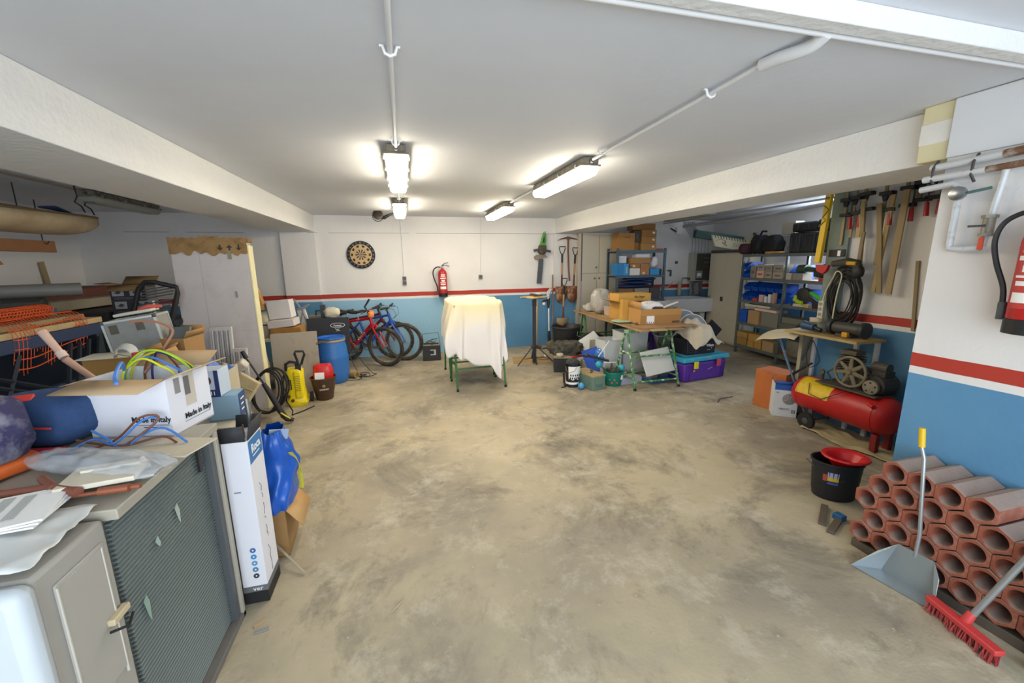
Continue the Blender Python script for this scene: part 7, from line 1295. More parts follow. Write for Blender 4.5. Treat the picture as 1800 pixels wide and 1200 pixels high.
t = thing('patterned_towel', 'grey speckled towel hanging over the utility sink', 'towel', (6.15, 7.68, 0.92)); b = MB(); b.grid(lambda u, v: ((u-0.5)*0.34 + 0.01*sin(v*7), -0.02*sin(u*12), v*0.32), 14, 8); b.build('cloth', mat('8f8f90', 0.9, 0, 0.3, 40, 0, '4b4b50', 60, 0.8, 0.5), t, solid=0.004, ang=180); b = MB(); b.tube([(-0.24, -0.02, 0.36), (-0.05, -0.03, 0.28), (0.1, -0.03, 0.31)], 0.02, 6); b.build('clip', mat('5a4b40', 0.6), t)
b = MB(); b.box(0, 0, 0.02, 0.14, 0.06, 0.04); tag(b.build('yellow_sponge', mat('8f8a3a', 0.8), None, 0.006, loc=(6.16, 7.20, 0.902)), 'yellow green sponge on the sink rim', 'sponge')
t = thing('electric_meter', 'grey electric panel with clear door on the back wall of the right bay', 'panel', (6.22, 7.75, 1.22))
b = MB(); b.span(-0.26, 0.20, -0.14, 0, 0, 0.60); b.build('case', mat('a8a89c', 0.5), t, 0.006); b = MB(); b.span(-0.16, 0.19, -0.15, -0.14, 0.02, 0.58); b.build('window', mat('4f4d48', 0.2, 0, 0.3, 12), t, 0.003); b = MB(); b.span(-0.15, -0.0, -0.156, -0.15, 0.06, 0.22); b.build('meter', mat('8f8f88', 0.4), t, 0.003); b = MB(); b.span(-0.13, -0.03, -0.158, -0.156, 0.10, 0.17); b.build('label', WHT, t)
for r_ in range(3):
    for q in range(4): b = MB(); b.span(0.02 + 0.04*q, 0.05 + 0.04*q, -0.155, -0.15, 0.28 + 0.09*r_, 0.33 + 0.09*r_); b.build('breaker', mat('5d5a55' if r_ else '70463a', 0.5), t, 0.002)
for k in range(6):
    x = 6.02 + 0.08*k; conduit('thin grey cable pipe rising from the meter panel, ' + ['first', 'second', 'third', 'fourth', 'fifth', 'sixth'][k] + ' from left', [(x, 7.73, 1.82), (x, 7.73, 2.10 - 0.0*k), (x - 0.20 - 0.03*k, 7.73, 2.34), (x - 0.24 - 0.03*k, 7.73, 2.46)], [], 0.009, mat('a9adb0', 0.4, 0.3), 'pipe', 'pipe')
t = thing('junction_box', 'white junction box high on the back wall of the right bay', 'box', (5.66, 7.75, 2.20)); b = MB(); b.span(-0.07, 0.07, -0.06, 0, 0, 0.14); b.build('box', WHITEP, t, 0.005); b = MB(); b.tube([(-0.2, -0.03, 0.12), (-0.06, -0.03, 0.05)], 0.014, 6); b.build('dark_plug', BLACK, t)
t = thing('round_switch', 'small round black knob on the white right bay wall', 'switch', (5.66, 7.75, 1.62)); b = MB(); b.lathe([(0.03, 0), (0.03, 0.03), (1e-4, 0.035)], 14, m=RY); b.build('knob', DGREY, t)
t = thing('wall_hook', 'bent black bracket on the white right bay wall', 'hook', (5.50, 7.75, 1.42)); b = MB(); b.box(0, -0.02, 0.03, 0.09, 0.03, 0.03); b.box(0.03, -0.02, -0.03, 0.03, 0.03, 0.12); b.build('bracket', DGREY, t, 0.004)
conduit('long white pipe under the ceiling of the right bay', [(5.6, 7.5, 2.34), (5.65, 5.5, 2.36), (5.3, 3.6, 2.40)], [], 0.030, mat('b3b5b6', 0.5), 'pipe', 'pipe')
conduit('second thinner white pipe under the ceiling of the right bay', [(5.2, 7.6, 2.40), (5.3, 5.5, 2.42), (5.3, 3.6, 2.44)], [], 0.014, mat('b3b5b6', 0.5), 'pipe', 'pipe')
# shop sign hung above the locker
t = thing('tool_carton', 'long green and cream printed tool carton lying tilted over the locker', 'box', (5.52, 7.0, 2.18), 0, rot=(0, rad(7.5), rad(-6)))
t['label'] = 'long green and cream printed tool carton lying tilted over the locker'
b = MB(); b.span(0, 1.10, 0, 0.10, -0.08, 0.06); b.build('green_band', mat('3b5a54', 0.6), t, 0.004)
b = MB(); b.prism([(0.30, 0.0), (1.12, 0.0), (1.08, -0.22), (0.42, -0.20)], 0.004, 0.05, RY); c = b.build('cream_band', mat('c9c0a0', 0.6), t)
for k in range(12): b = MB(); b.prism([(0.36 + 0.06*k, 0.0), (0.38 + 0.06*k, 0.0), (0.41 + 0.06*k, -0.045), (0.39 + 0.06*k, -0.045)], 0.0505, 0.0515, RY); b.build('stripe', mat('3b4a44', 0.6), c)
b = MB(); b.tube([(0.42, -0.054, -0.09), (0.50, -0.054, -0.05), (0.60, -0.054, -0.07), (0.62, -0.054, -0.12), (0.54, -0.054, -0.11), (0.66, -0.054, -0.16)], 0.014, 6, flat=0.2); b.build('red_print', mat('b22c30', 0.6), c); text('lettering', 'ZX10', 0.08, mat('8a8a6c', 0.6), c, (0.88, -0.054, -0.13), FX)
# locker
t = thing('metal_locker', 'tall beige two door metal locker between the sink and the rack', 'locker', (6.10, 6.82, 0.0), -95.9)
b = MB(); b.span(-0.46, 0.47, 0.0, 0.40, 0.05, 1.80); b.build('body', mat('b8b2a0', 0.5), t, 0.004)
for x0, x1 in ((-0.455, 0.0), (0.004, 0.465)): b = MB(); b.span(x0, x1, -0.02, 0, 0.07, 1.79); d = b.build('door', mat('bdb7a6', 0.5, 0, 0.04), t, 0.003)
b = MB(); b.span(-0.03, 0.035, -0.04, -0.02, 0.86, 0.95); b.build('latch', mat('3b2f2a', 0.5), t, 0.006); b = MB(); b.span(-0.46, 0.47, 0, 0.40, 0, 0.05); b.build('plinth', mat('7b776c', 0.6), t)
b = MB(); b.tube([(0, 0, 0), (-0.1, -0.95, 0)], 0.028, 10); tag(b.build('grey_tube', DGREY, None, loc=(6.16, 7.28, 1.83)), 'dark grey tube lying along the top of the metal locker', 'tube')
# ---------------------------------------------------------------- clamp wall in front of the compressor
WX = 4.25
t = thing('grey_sheet', 'grey green sheet panel standing against the workshop wall behind the yellow level', 'panel', (4.225, 3.24, 0.97)); b = MB(); b.span(-0.012, 0.012, -0.10, 0.10, 0.0, 1.50); b.build('sheet', mat('75837e', 0.55, 0, 0.08), t, 0.002); b = MB(); b.span(-0.022, -0.012, -0.09, 0.07, 0.73, 0.80); b.build('black_plate', BLACK, t, 0.002); b = MB(); b.span(-0.0235, -0.0225, -0.05, -0.02, 0.735, 0.79); b.build('white_tag', WHT, t)
t = thing('spirit_level', 'long yellow spirit level hanging on the workshop wall', 'level', (4.14, 3.36, 1.64), rot=(rad(3), 0, 0)); b = MB(); b.span(-0.02, 0.02, -0.028, 0.028, 0, 0.72); b.build('body', mat('dfb71a', 0.4, 0, 0.05), t, 0.004)
for z in (0.62, 0.68): b = MB(); b.span(-0.022, -0.0205, -0.02, 0.02, z, z+0.025); b.build('vial', mat('6b6234', 0.3), t)
b = MB(); b.tube([(-0.03, 0.04, 0.36), (-0.02, -0.02, 0.42), (-0.02, 0.02, 0.45), (-0.03, -0.04, 0.52), (-0.02, 0.02, 0.56)], 0.005, 5); b.build('tied_string', mat('6e5c3a', 0.7), t)
def clamp(label, y, z, L, pend=0.0, wood=True, red=True, m=None, tilt=0.0, group='bar clamps on the workshop wall'):
    t = thing('bar_clamp', label, 'clamp', (WX - 0.05, y, z), 0, group, rot=(rad(tilt), 0, 0))
    b = MB(); b.span(-0.006, 0.006, -0.014, 0.014, -L, 0.08); b.build('bar', m or mat('8f7d5c', 0.5, 0.4, 0.2), t, 0.002)
    b = MB(); b.span(-0.045, 0.02, -0.075, 0.03, -0.012, 0.022); b.prism([(-0.03, 0.0), (0.03, 0.0), (0.012, -0.06), (-0.012, -0.06)], -0.012, 0.012, Matrix.Rotation(rad(90), 4, 'Z') @ RY); b.build('fixed_jaw', BLACK, t, 0.004)
    b = MB(); b.span(-0.03, 0.015, -0.085, 0.03, -0.15, -0.12); b.build('sliding_jaw', BLACK, t, 0.004)
    if red: b = MB(); b.tube([(-0.01, -0.065, -0.16), (-0.01, -0.07, -0.27)], [0.014, 0.019], 10); b.build('handle', mat('a8242a', 0.4), t); b = MB(); b.tube([(-0.01, -0.065, 0.0), (-0.01, -0.066, -0.17)], 0.006, 6); b.build('screw', DGREY, t)
    return t
clamp('bar clamp with red handle at the left of the workshop wall', 3.20, 2.23, 0.42)
clamp('second bar clamp with red handle, beside the yellow level', 3.12, 2.24, 0.36)
clamp('bar clamp with a long pale bar, third from the level', 3.03, 2.26, 0.62, red=False, tilt=-4)
clamp('bar clamp left side of the framed pair', 2.86, 2.24, 0.62)
clamp('bar clamp right side of the framed pair', 2.70, 2.26, 0.66, tilt=1)
clamp('small bar clamp near the pillar, left', 2.60, 2.29, 0.12)
clamp('small bar clamp near the pillar, right', 2.52, 2.30, 0.10)
LATH = mat('a08a5e', 0.6, 0, 0.15, 8)
for i, (y, z0, L, w, tl, c, lab) in enumerate([(3.04, 1.88, 0.34, 0.036, -2, 'bda06c', 'short pale wooden lath hanging under the third clamp'), (2.985, 1.88, 0.32, 0.034, 6, '9a875e', 'second short wooden lath hanging under the third clamp'), (2.965, 1.66, 0.26, 0.03, -1, '8a7656', 'thin brown lath hanging lower down beside the short ones'), (2.83, 1.37, 0.86, 0.035, -3, 'a8905f', 'long wooden lath hanging from the framed clamps, left one'), (2.765, 1.37, 0.80, 0.04, 8, '8f7c58', 'long wooden lath crossing behind, from the framed clamps'), (2.68, 1.37, 0.88, 0.05, -1, '9c8761', 'long wide wooden lath hanging from the framed clamps, right one'), (2.505, 1.06, 0.60, 0.025, 5, '93805c', 'lone wooden lath leaning beside the pillar edge')]):
    b = MB(); b.span(-0.008, 0.008, -w/2, w/2, 0, L); tag(b.build('wooden_lath', mat(c, 0.65, 0, 0.15, 8), None, 0.001, loc=(4.24 if i == 6 else 4.185 - 0.02*(i % 3), y, z0), rot=(rad(-tl), 0, 0)), lab, 'lath', 'wooden laths hanging on the workshop wall')
# cable coil and power strips
t = thing('cable_coil', 'thick coil of grey and black cables hanging on the workshop wall', 'cable', (4.17, 3.06, 1.30))
b = MB()
for k in range(16):
    r1 = 0.085 + 0.0045*k; r2 = 0.17 + 0.008*k; pts = []
    for q in range(24):
        a = 2*pi*q/24; pts.append((-0.03 + 0.018*((k*7) % 4) - 0.02 + 0.01*sin(3*a + k), r1*cos(a)*(1 + 0.08*sin(k)), r2*sin(a) + 0.015*sin(k*1.7)))
    b.tube(pts, 0.0065, 5, True)
b.build('loops', mat('2e2c29', 0.7, 0, 0.6, 30), t, ang=180)
b = MB(); b.tube([(0, -0.06, 0.29), (0, 0, 0.31), (0, 0.1, 0.28)], 0.02, 6); b.build('hanger', BLACK, t)
CC = mat('cfc9a4', 0.5, 0, 0.05)
t = thing('power_strip', 'white four socket power strip hanging from its cream cord', 'power strip', (4.12, 3.24, 1.04))
b = MB(); b.span(-0.02, 0.02, -0.028, 0.028, 0, 0.22); b.build('body', mat('c9c5b5', 0.5), t, 0.006)
for k in range(4): b = MB(); b.lathe([(0.019, 0), (0.019, 0.003), (0.014, 0.003), (1e-4, 0.001)], 14, m=Matrix.Translation((-0.021, 0, 0.03 + 0.053*k)) @ Matrix.Rotation(rad(-90), 4, 'Y')); b.build('socket', mat('8f8b7c', 0.6), t)
cable('cream cord looping over the coil from the power strip', [(4.12, 3.24, 1.26), (4.12, 3.22, 1.36), (4.11, 3.16, 1.50), (4.10, 3.12, 1.56), (4.10, 3.07, 1.52), (4.10, 3.09, 1.35), (4.10, 3.10, 1.15), (4.10, 3.10, 0.98)], 0.006, CC)
t = thing('scraper', 'red bottomed plastic scraper tool hanging left of the coil', 'tool', (4.10, 3.27, 1.56)); b = MB(); b.prism([(-0.07, 0.06), (0.07, 0.06), (0.05, 0.0), (-0.02, -0.03), (-0.05, 0.0)], -0.02, 0.02, Matrix.Rotation(rad(90), 4, 'Z') @ RY); b.build('red_body', mat('b5201e', 0.4), t, 0.006)
t = thing('drill', 'black and yellow power tool with a hanging cable on the coil', 'tool', (4.10, 3.03, 1.60)); b = MB(); b.tube([(0, 0.14, 0.03), (0, 0.0, 0.05), (0, -0.08, 0.03), (0, -0.12, -0.03)], [0.03, 0.04, 0.045, 0.03], 10); b.build('body', mat('3a3630', 0.6, 0, 0.3, 20), t); b = MB(); b.tube([(-0.035, -0.02, 0.04), (-0.035, -0.10, 0.035)], 0.018, 8); b.build('yellow_part', mat('d0a01e', 0.45), t); b = MB(); b.tube([(0, -0.08, -0.02), (0, -0.11, -0.14), (0, -0.15, -0.22)], 0.011, 6); b.build('cord', BLACK, t); b = blobmesh(0.04, 0.05, 0.06, 3, 0.2, 3, 16, m=Matrix.Translation((0, -0.10, -0.04))); b.build('motor_end', BLACK, t, ang=180)
# narrow bench with grinder
t = thing('narrow_bench', 'narrow wooden shelf bench on white legs along the workshop wall', 'bench', (4.03, 3.03, 0.0), 0)
b = MB(); b.span(-0.18, 0.18, -0.36, 0.36, 0.93, 0.955); b.build('top', mat('a88f5c', 0.7, 0, 0.2, 10), t, 0.002)
for y in (-0.30, -0.12, 0.30): b = MB(); b.span(0.155, 0.185, y-0.018, y+0.018, 0, 0.93); b.build('leg', WHITEP, t, 0.002)
b = MB(); b.span(0.02, 0.19, 0.31, 0.35, 0, 0.93); b.build('leg', mat('9a927c', 0.6), t, 0.002)
t = thing('bench_grinder', 'dark bench grinder with two wheels on the narrow bench', 'grinder', (4.02, 2.88, 0.956)); b = MB(); b.tube([(0, -0.12, 0.08), (0, 0.12, 0.08)], 0.055, 16); b.box(0, 0, 0.015, 0.12, 0.14, 0.03); b.build('motor', mat('4b4843', 0.5, 0.2, 0.3, 20), t)
for s in (-1, 1): b = MB(); b.tube([(0, s*0.125, 0.08), (0, s*0.165, 0.08)], 0.075, 18); b.build('wheel_guard', mat('2b2d2f', 0.5), t, 0.006)
b = MB(); b.box(-0.07, -0.03, 0.03, 0.03, 0.05, 0.045); b.build('yellow_switch', mat('d89a1e', 0.4), t, 0.003)
t = thing('jigsaw', 'dark blue and black power tool lying beside the grinder', 'tool', (3.96, 3.24, 0.956)); b = MB(); b.tube([(0, -0.08, 0.05), (0, 0.04, 0.06)], [0.035, 0.045], 12); b.build('body', mat('2a4868', 0.4, 0, 0.2), t); b = MB(); b.tube([(0, 0.04, 0.06), (0, 0.12, 0.03)], [0.03, 0.012], 8); b.tube([(0, -0.08, 0.05), (0, -0.15, 0.03)], 0.02, 8); b.build('black_end', BLACK, t)
b = blobmesh(0.05, 0.06, 0.03, 5, 0.4, 3, 16, m=Matrix.Translation((0, 0, 0.03))); tag(b.build('cream_rag', mat('c9b89c', 0.85), None, ang=180, loc=(4.10, 3.26, 1.03)), 'crumpled cream rag above the blue power tool', 'rag')
t = thing('canvas_cover', 'cream canvas hanging over the near end of the rack shelf', 'cloth', (4.00, 3.52, 0.86), 0); b = MB(); b.grid(lambda u, v: ((v-0.5)*0.22 - 0.03, (u-0.5)*0.48, 0.10 - 0.10*u*u - 0.10*(1-v)**2 + 0.008*sin(u*9)), 16, 10); b.build('cloth', mat('bdb298', 0.85, 0, 0.06), t, solid=0.004, ang=180)
t = thing('ironing_stand', 'folding stand with crossed blue bars carrying the cream canvas', 'stand', (4.02, 3.50, 0.0)); 
for k, (p0, p1) in enumerate((((0, -0.30, 0.10), (0, 0.12, 0.86)), ((0.02, 0.32, 0.10), (0.02, -0.30, 0.62)), ((0.05, 0.10, 0.02), (0.05, -0.25, 0.85)))): b = MB(); b.tube([p0, p1], 0.011, 8); b.build('bar', mat(['5c7796', '26262c', '4b5058'][k], 0.45, 0.2), t)
b = MB(); b.span(-0.02, 0.06, -0.34, 0.34, 0.0, 0.03); b.build('foot_bar', BLACK, t)
cable('two thin black cables hanging from the narrow bench', [(3.90, 3.12, 0.93), (3.89, 3.15, 0.75), (3.88, 3.10, 0.62), (3.90, 3.02, 0.70), (3.90, 3.10, 0.88)], 0.004, BLACK)
# ---------------------------------------------------------------- compressor
DUST = mat('5f584b', 0.7, 0.2, 0.35, 25, 0.2, '3d3a33', 12, 0.6, 0.5); TANK = mat('b5191a', 0.4, 0, 0.05, 5, 0, '8d5248', 3, 0.5, 0.6)
t = thing('air_compressor', 'red tank air compressor with a dusty spoked flywheel beside the pillar', 'compressor', (3.985, 2.80, 0.0))
b = MB(); Mt = Matrix.Translation((0, 0, 0.33)) @ Matrix.Rotation(rad(-90), 4, 'X')
b.lathe([(1e-4, -0.47), (0.06, -0.465), (0.12, -0.445), (0.16, -0.40), (0.172, -0.35), (0.172, 0.35), (0.16, 0.40), (0.12, 0.445), (0.06, 0.465), (1e-4, 0.47)], 36, m=Mt); b.build('tank', TANK, t, ang=60)
for y in (-0.35, 0.35): b = MB(); b.lathe([(0.1725, -0.004), (0.1745, 0), (0.1725, 0.004)], 36, m=Matrix.Translation((0, y, 0.33)) @ Matrix.Rotation(rad(-90), 4, 'X')); b.build('weld_seam', mat('9a1717', 0.4), t)
b = MB(); 
for i in range(9):
    a = rad(100 + i*9)
    for y in (0.03, 0.36): b.v.append(Vector((0.1735*cos(a), y, 0.33 + 0.1735*sin(a))))
b.f = [(2*i, 2*i+1, 2*i+3, 2*i+2) for i in range(8)]; b.build('yellow_label', mat('d7b41e', 0.5, 0, 0.15, 20, 0, '6e5c2c', 30, 0.5, 0.6), t)
for sx in (-1,): b = MB(); b.lathe([(0.05, -0.02), (0.082, -0.018), (0.085, 0.0), (0.082, 0.018), (0.05, 0.02)], 26, m=Matrix.Translation((-0.15, 0.22, 0.085)) @ Matrix.Rotation(rad(90), 4, 'Y')); w = b.build('wheel', RUBBER, t); b = MB(); b.lathe([(0.05, -0.012), (0.02, -0.024), (0.012, -0.026)], 16, m=Matrix.Translation((-0.15, 0.22, 0.085)) @ Matrix.Rotation(rad(90), 4, 'Y')); b.build('hub', DGREY, w)
b = MB(); b.tube([(-0.15, 0.22, 0.085), (0.15, 0.22, 0.085)], 0.01, 8); b.box(-0.10, 0.22, 0.14, 0.03, 0.04, 0.12); b.box(0.10, 0.22, 0.14, 0.03, 0.04, 0.12); b.build('axle', DGREY, t)
for x in (-0.08, 0.08): b = MB(); b.box(x, -0.36, 0.085, 0.05, 0.05, 0.17); b.build('front_foot', mat('7d1a1a', 0.5), t, 0.004)
b = MB(); b.span(-0.13, 0.14, -0.34, 0.20, 0.495, 0.51); b.build('platform', DUST, t, 0.003)
Mf = Matrix.Translation((-0.09, -0.08, 0.665)) @ Matrix.Rotation(rad(-90), 4, 'Y')
b = MB(); b.tube([(0.135*cos(2*pi*q/32), 0.135*sin(2*pi*q/32), 0) for q in range(32)], 0.013, 8, True, m=Mf)
for q in range(7): a = 2*pi*q/7; b.tube([(0, 0, 0), (0.13*cos(a), 0.13*sin(a), 0)], [0.024, 0.014], 6, flat=0.5, m=Mf)
b.lathe([(0.03, -0.02), (0.035, 0.0), (0.02, 0.025)], 14, m=Mf); b.build('flywheel', mat('7d745f', 0.6, 0.4, 0.25, 20), t)
Mp_ = Matrix.Translation((-0.09, -0.27, 0.575)) @ Matrix.Rotation(rad(-90), 4, 'Y')
b = MB(); b.lathe([(0.062, -0.014), (0.066, 0), (0.062, 0.014), (0.03, 0.016), (0.015, 0.02)], 22, m=Mp_)
b.build('motor_pulley', mat('8a8272', 0.55, 0.3, 0.2, 20), t)
for q in range(5): a = 2*pi*q/5; b = MB(); b.lathe([(0.009, 0.0165), (0.009, 0.0175)], 8, m=Mp_ @ Matrix.Translation((0.042*cos(a), 0.042*sin(a), 0))); b.build('pulley_hole', BLACK, t)
b = MB(); b.tube([(-0.09, -0.10, 0.81), (-0.09, -0.29, 0.645)], 0.005, 5); b.tube([(-0.09, -0.05, 0.525), (-0.09, -0.28, 0.51)], 0.005, 5); b.build('drive_belt', BLACK, t)
b = MB(); b.tube([(-0.05, -0.08, 0.62), (0.11, -0.08, 0.62)], 0.085, 16)
for q in range(7): b.box(0.0, -0.02, 0.66 + 0.022*q, 0.14, 0.16, 0.010)
b.box(0.0, -0.02, 0.83, 0.12, 0.14, 0.04); b.build('pump', DUST, t, 0.003)
b = MB(); b.tube([(0.02, -0.20, 0.74), (0.02, -0.32, 0.74)], 0.045, 14); b.build('air_filter', mat('4b4640', 0.6, 0.1, 0.3, 20), t)
b = MB(); b.tube([(-0.06, -0.27, 0.59), (0.13, -0.27, 0.59)], 0.085, 18); b.box(0.03, -0.27, 0.69, 0.12, 0.11, 0.05)
for q in range(8): a = q*pi/4; b.box(0.04, -0.27 + 0.09*cos(a), 0.59 + 0.09*sin(a), 0.15, 0.008, 0.02, (a, 0, 0))
b.build('motor', mat('474440', 0.6, 0.2, 0.3, 20), t, 0.003)
b = MB(); b.tube([(-0.02, 0.12, 0.52), (-0.04, 0.16, 0.60), (-0.02, 0.10, 0.66), (0.0, 0.04, 0.70)], 0.009, 6); b.tube([(-0.05, 0.20, 0.52), (-0.05, 0.20, 0.58)], 0.02, 10); b.lathe([(0.025, -0.008), (0.025, 0.008)], 14, m=Matrix.Translation((-0.08, 0.18, 0.60)) @ Matrix.Rotation(rad(90), 4, 'Y')); b.build('pressure_gauge', DUST, t)
b = MB(); b.tube([(-0.13, 0.25, 0.47), (-0.19, 0.20, 0.38), (-0.18, 0.08, 0.36), (-0.17, -0.05, 0.45), (-0.13, -0.1, 0.5)], 0.004, 5); b.build('loose_cable', BLACK, t)
b = MB(); b.tube([(-0.13, -0.30, 0.44), (-0.16, -0.36, 0.43)], 0.018, 8); b.build('red_knob', mat('c4201e', 0.4), t)
# things around the compressor
b = MB(); b.box(0, 0, 0.22, 0.26, 0.34, 0.44); tag(b.build('orange_board', mat('b3642e', 0.7, 0, 0.15, 8, 0, '8d4a22', 5, 0.5, 0.6), None, 0.004, loc=(4.06, 3.60, 0.0), rot=(0, 0, rad(12))), 'orange brown wooden box behind the white fan carton', 'box')
t = carton('fan_carton', 'open white and blue carton with a round wheel picture before the compressor', (3.96, 3.40, 0.0), -38, 0.22, 0.20, 0.36, mat('d3d6da', 0.7, 0, 0.04), {'-y': (85, 0.04), '+y': (88, 0.05)}, inner=mat('1f4f9c', 0.6))
decal('blue_rim', t, mat('1f58b0', 0.5), -0.11, 0.11, 0.30, 0.36, -0.10)
b = MB(); b.lathe([(0.062, 0), (0.055, 0.002), (1e-4, 0.002)], 24, m=Matrix.Translation((0.03, -0.10, 0.205)) @ RY); p_ = b.build('wheel_picture', mat('8d8a88', 0.5), t)
for q in range(7): a = q*2*pi/7; b = MB(); b.tube([(0.03 + 0.012*cos(a), -0.1022, 0.205 + 0.012*sin(a)), (0.03 + 0.05*cos(a), -0.1022, 0.205 + 0.05*sin(a))], 0.007, 5, flat=0.2); b.build('picture_spoke', mat('d0d0d0', 0.5), p_)
text('lettering', 'VERCCI', 0.028, INK, t, (-0.01, -0.102, 0.09), FX); text('lettering', 'R3', 0.022, INK, t, (-0.08, -0.102, 0.27), FX)
for k in range(4): decal('barcode_bar', t, INK, 0.06 + 0.01*k, 0.065 + 0.01*k, 0.05, 0.09, -0.10)
b = MB().grid(lambda u, v: ((u-0.5)*0.30 + 0.03*sin(v*9), (v-0.5)*0.85, 0.012 + 0.02*noise.noise(Vector((u*5, v*8, 3)))), 16, 30)
tag(b.build('floor_cloth', mat('b3a67f', 0.9, 0, 0.12, 5, 0, '8d7f58', 4, 0.6, 0.6), None, solid=0.003, ang=180, loc=(3.93, 2.62, 0.004)), 'dirty cream cloth spread on the floor under the compressor', 'cloth')
b = MB(); b.tube([(0, 0, 0), (0.12, 0.1, 0), (0.3, 0.1, 0.01)], 0.005, 5); tag(b.build('floor_wire', BLACK, None, loc=(3.55, 3.9, 0.006)), 'black wire on the floor before the orange wooden box', 'wire')
# ---------------------------------------------------------------- mop bucket
t = thing('mop_bucket', 'black mop bucket with a red wringer and coloured sticker', 'bucket', (2.92, 2.03, 0.0), -25)
def oval(prof, n=40, sx=1.22, sy=0.92): return MB().lathe(prof, n, sx=sx, sy=sy)
b = oval([(0.10, 0), (0.107, 0.006), (0.115, 0.06), (0.128, 0.265), (0.136, 0.27), (0.136, 0.282), (0.126, 0.282), (0.108, 0.02), (1e-4, 0.018)]); b.build('pail', mat('1d1e22', 0.45, 0, 0.2, 14, 0, '55575c', 12, 0.5, 0.68), t)
def wr(u, v):
    a = 2*pi*u; ro = 1 - 0.62*v; x = 0.045 + 0.128*cos(a)*ro*1.05; y = 0.122*sin(a)*ro
    return (x, y, 0.30 - 0.11*max(0, v-0.25)**0.8 + 0.012*(1-v))
b = MB().grid(wr, 40, 8); b.build('wringer', mat('c8141a', 0.35, 0, 0.05), t, solid=0.006, ang=60)
b = MB(); b.lathe([(0.052, 0.0), (0.05, -0.002), (0.028, -0.05), (1e-4, -0.052)], 24, (0.05, 0, 0.262)); b.build('wringer_cup', mat('9e1015', 0.4), t)
b = MB(); b.tube([(0.045 + 0.136*cos(q*pi/18), 0.124*sin(q*pi/18), 0.308) for q in range(36)], 0.009, 6, True); b.build('wringer_rim', mat('c8141a', 0.35), t)
for k in range(3): b = MB(); b.box(0.015 + 0.035*k, 0.045 - 0.008*abs(k-1), 0.243, 0.02, 0.006, 0.02, (0.5, 0, 0)); b.build('drain_hole', BLACK, t)
b = MB(); b.tube([(-0.165, 0, 0.275), (-0.175, 0.05, 0.25), (-0.17, -0.04, 0.24)], 0.004, 5); b.build('handle_end', DGREY, t)
a = rad(-118)
for k, (dz, h, c) in enumerate([(0.185, 0.035, 'a4a8d8'), (0.155, 0.03, 'd8b93a'), (0.13, 0.016, '4a57a8')]):
    b = MB()
    for i in range(6):
        aa = a - 0.22 + 0.09*i
        for z in (dz, dz+h): rr = 0.110 + 0.016*(z/0.27); b.v.append(Vector((rr*cos(aa)*1.24, rr*sin(aa)*0.935, z)))
    b.f = [(2*i, 2*i+2, 2*i+3, 2*i+1) for i in range(5)]; b.build('sticker', mat(c, 0.5), t)
b = MB()
for i in range(4):
    aa = a - 0.42 + 0.06*i
    for z in (0.15, 0.20): rr = 0.110 + 0.016*(z/0.27); b.v.append(Vector((rr*cos(aa)*1.24, rr*sin(aa)*0.935, z)))
b.f = [(2*i, 2*i+2, 2*i+3, 2*i+1) for i in range(3)]; b.build('red_sticker', mat('b04a3c', 0.5), t)
# ---------------------------------------------------------------- clay hexagonal blocks
CLAY = mat('95523c', 0.85, 0, 0.12, 14, 0.25, 'b98574', 8, 0.5, 0.58, dust=('a0968b', 0.75))
def hexblock():
    b = MB(); n = 24; R = 0.0665; ri = 0.045; L = 0.285; vs = []
    def hexpt(a):
        k = math.floor((a - pi/6) / (pi/3)); mid = pi/6 + k*pi/3 + pi/6
        r_ = R*cos(pi/6)/cos(a - mid); return (r_*cos(a), r_*sin(a))
    for x in (0, L):
        for j in range(n):
            a = pi/6 + 2*pi*j/n; y, z = hexpt(a + 1e-6); vs.append((x, y, z))
        for j in range(n):
            a = pi/6 + 2*pi*j/n; vs.append((x, ri*cos(a), ri*sin(a)))
    fs = []
    for j in range(n):
        k = (j+1) % n
        fs += [(j, n+j, n+k, k), (2*n+j, 2*n+k, 3*n+k, 3*n+j), (j, k, 2*n+k, 2*n+j), (n+j, 3*n+j, 3*n+k, n+k)]
    b.add(vs, fs); return b
P0 = 0.117
blk = None; rn = ['bottom', 'second', 'third', 'fourth', 'top']
rr_ = random.Random(4)
for r_, (ys, n) in enumerate([(1.557, 8), (1.500, 8), (1.557, 8), (1.500, 8), (1.446, 4)]):
    for k in range(n):
        loc = (2.495 + 0.008*rr_.random(), ys - P0*k - 0.0, 0.122 + 0.1065*r_)
        lab = 'hollow hexagonal clay block, ' + rn[r_] + ' row, ' + ['first', 'second', 'third', 'fourth', 'fifth', 'sixth', 'seventh', 'eighth'][k] + ' from the bucket side'
        if blk is None:
            blk = thing('clay_block', lab, 'block', loc, 0, 'stacked hexagonal clay blocks'); hexblock().build('block', CLAY, blk, 0.0015, ang=30)
        else:
            o = dup(blk, loc, None, lab)
b = MB(); b.span(-0.14, 0.15, -0.46, 0.46, 0, 0.05); tag(b.build('wooden_plank', mat('5d5348', 0.8, 0, 0.2, 6), None, 0.004, loc=(2.645, 1.14, 0.0)), 'dark plank under the stack of hexagonal clay blocks', 'plank')
for i, (x, y, r_) in enumerate([(2.62, 1.86, 35), (2.60, 1.76, 25)]): b = MB(); b.box(0, 0, 0.01, 0.26, 0.04, 0.02); tag(b.build('floor_batten', mat('5f5344', 0.8), None, 0.002, loc=(x, y, 0), rot=(0, 0, rad(r_))), ['thin dark batten on the floor behind the mop bucket side', 'thin dark batten on the floor before the first clay block'][i], 'batten')
b = MB(); b.box(0, 0, 0.02, 0.05, 0.06, 0.04); tag(b.build('blue_scrap', mat('25608f', 0.6), None, 0.004, loc=(2.68, 1.80, 0.0)), 'small blue scrap at the foot of the clay blocks', 'scrap')
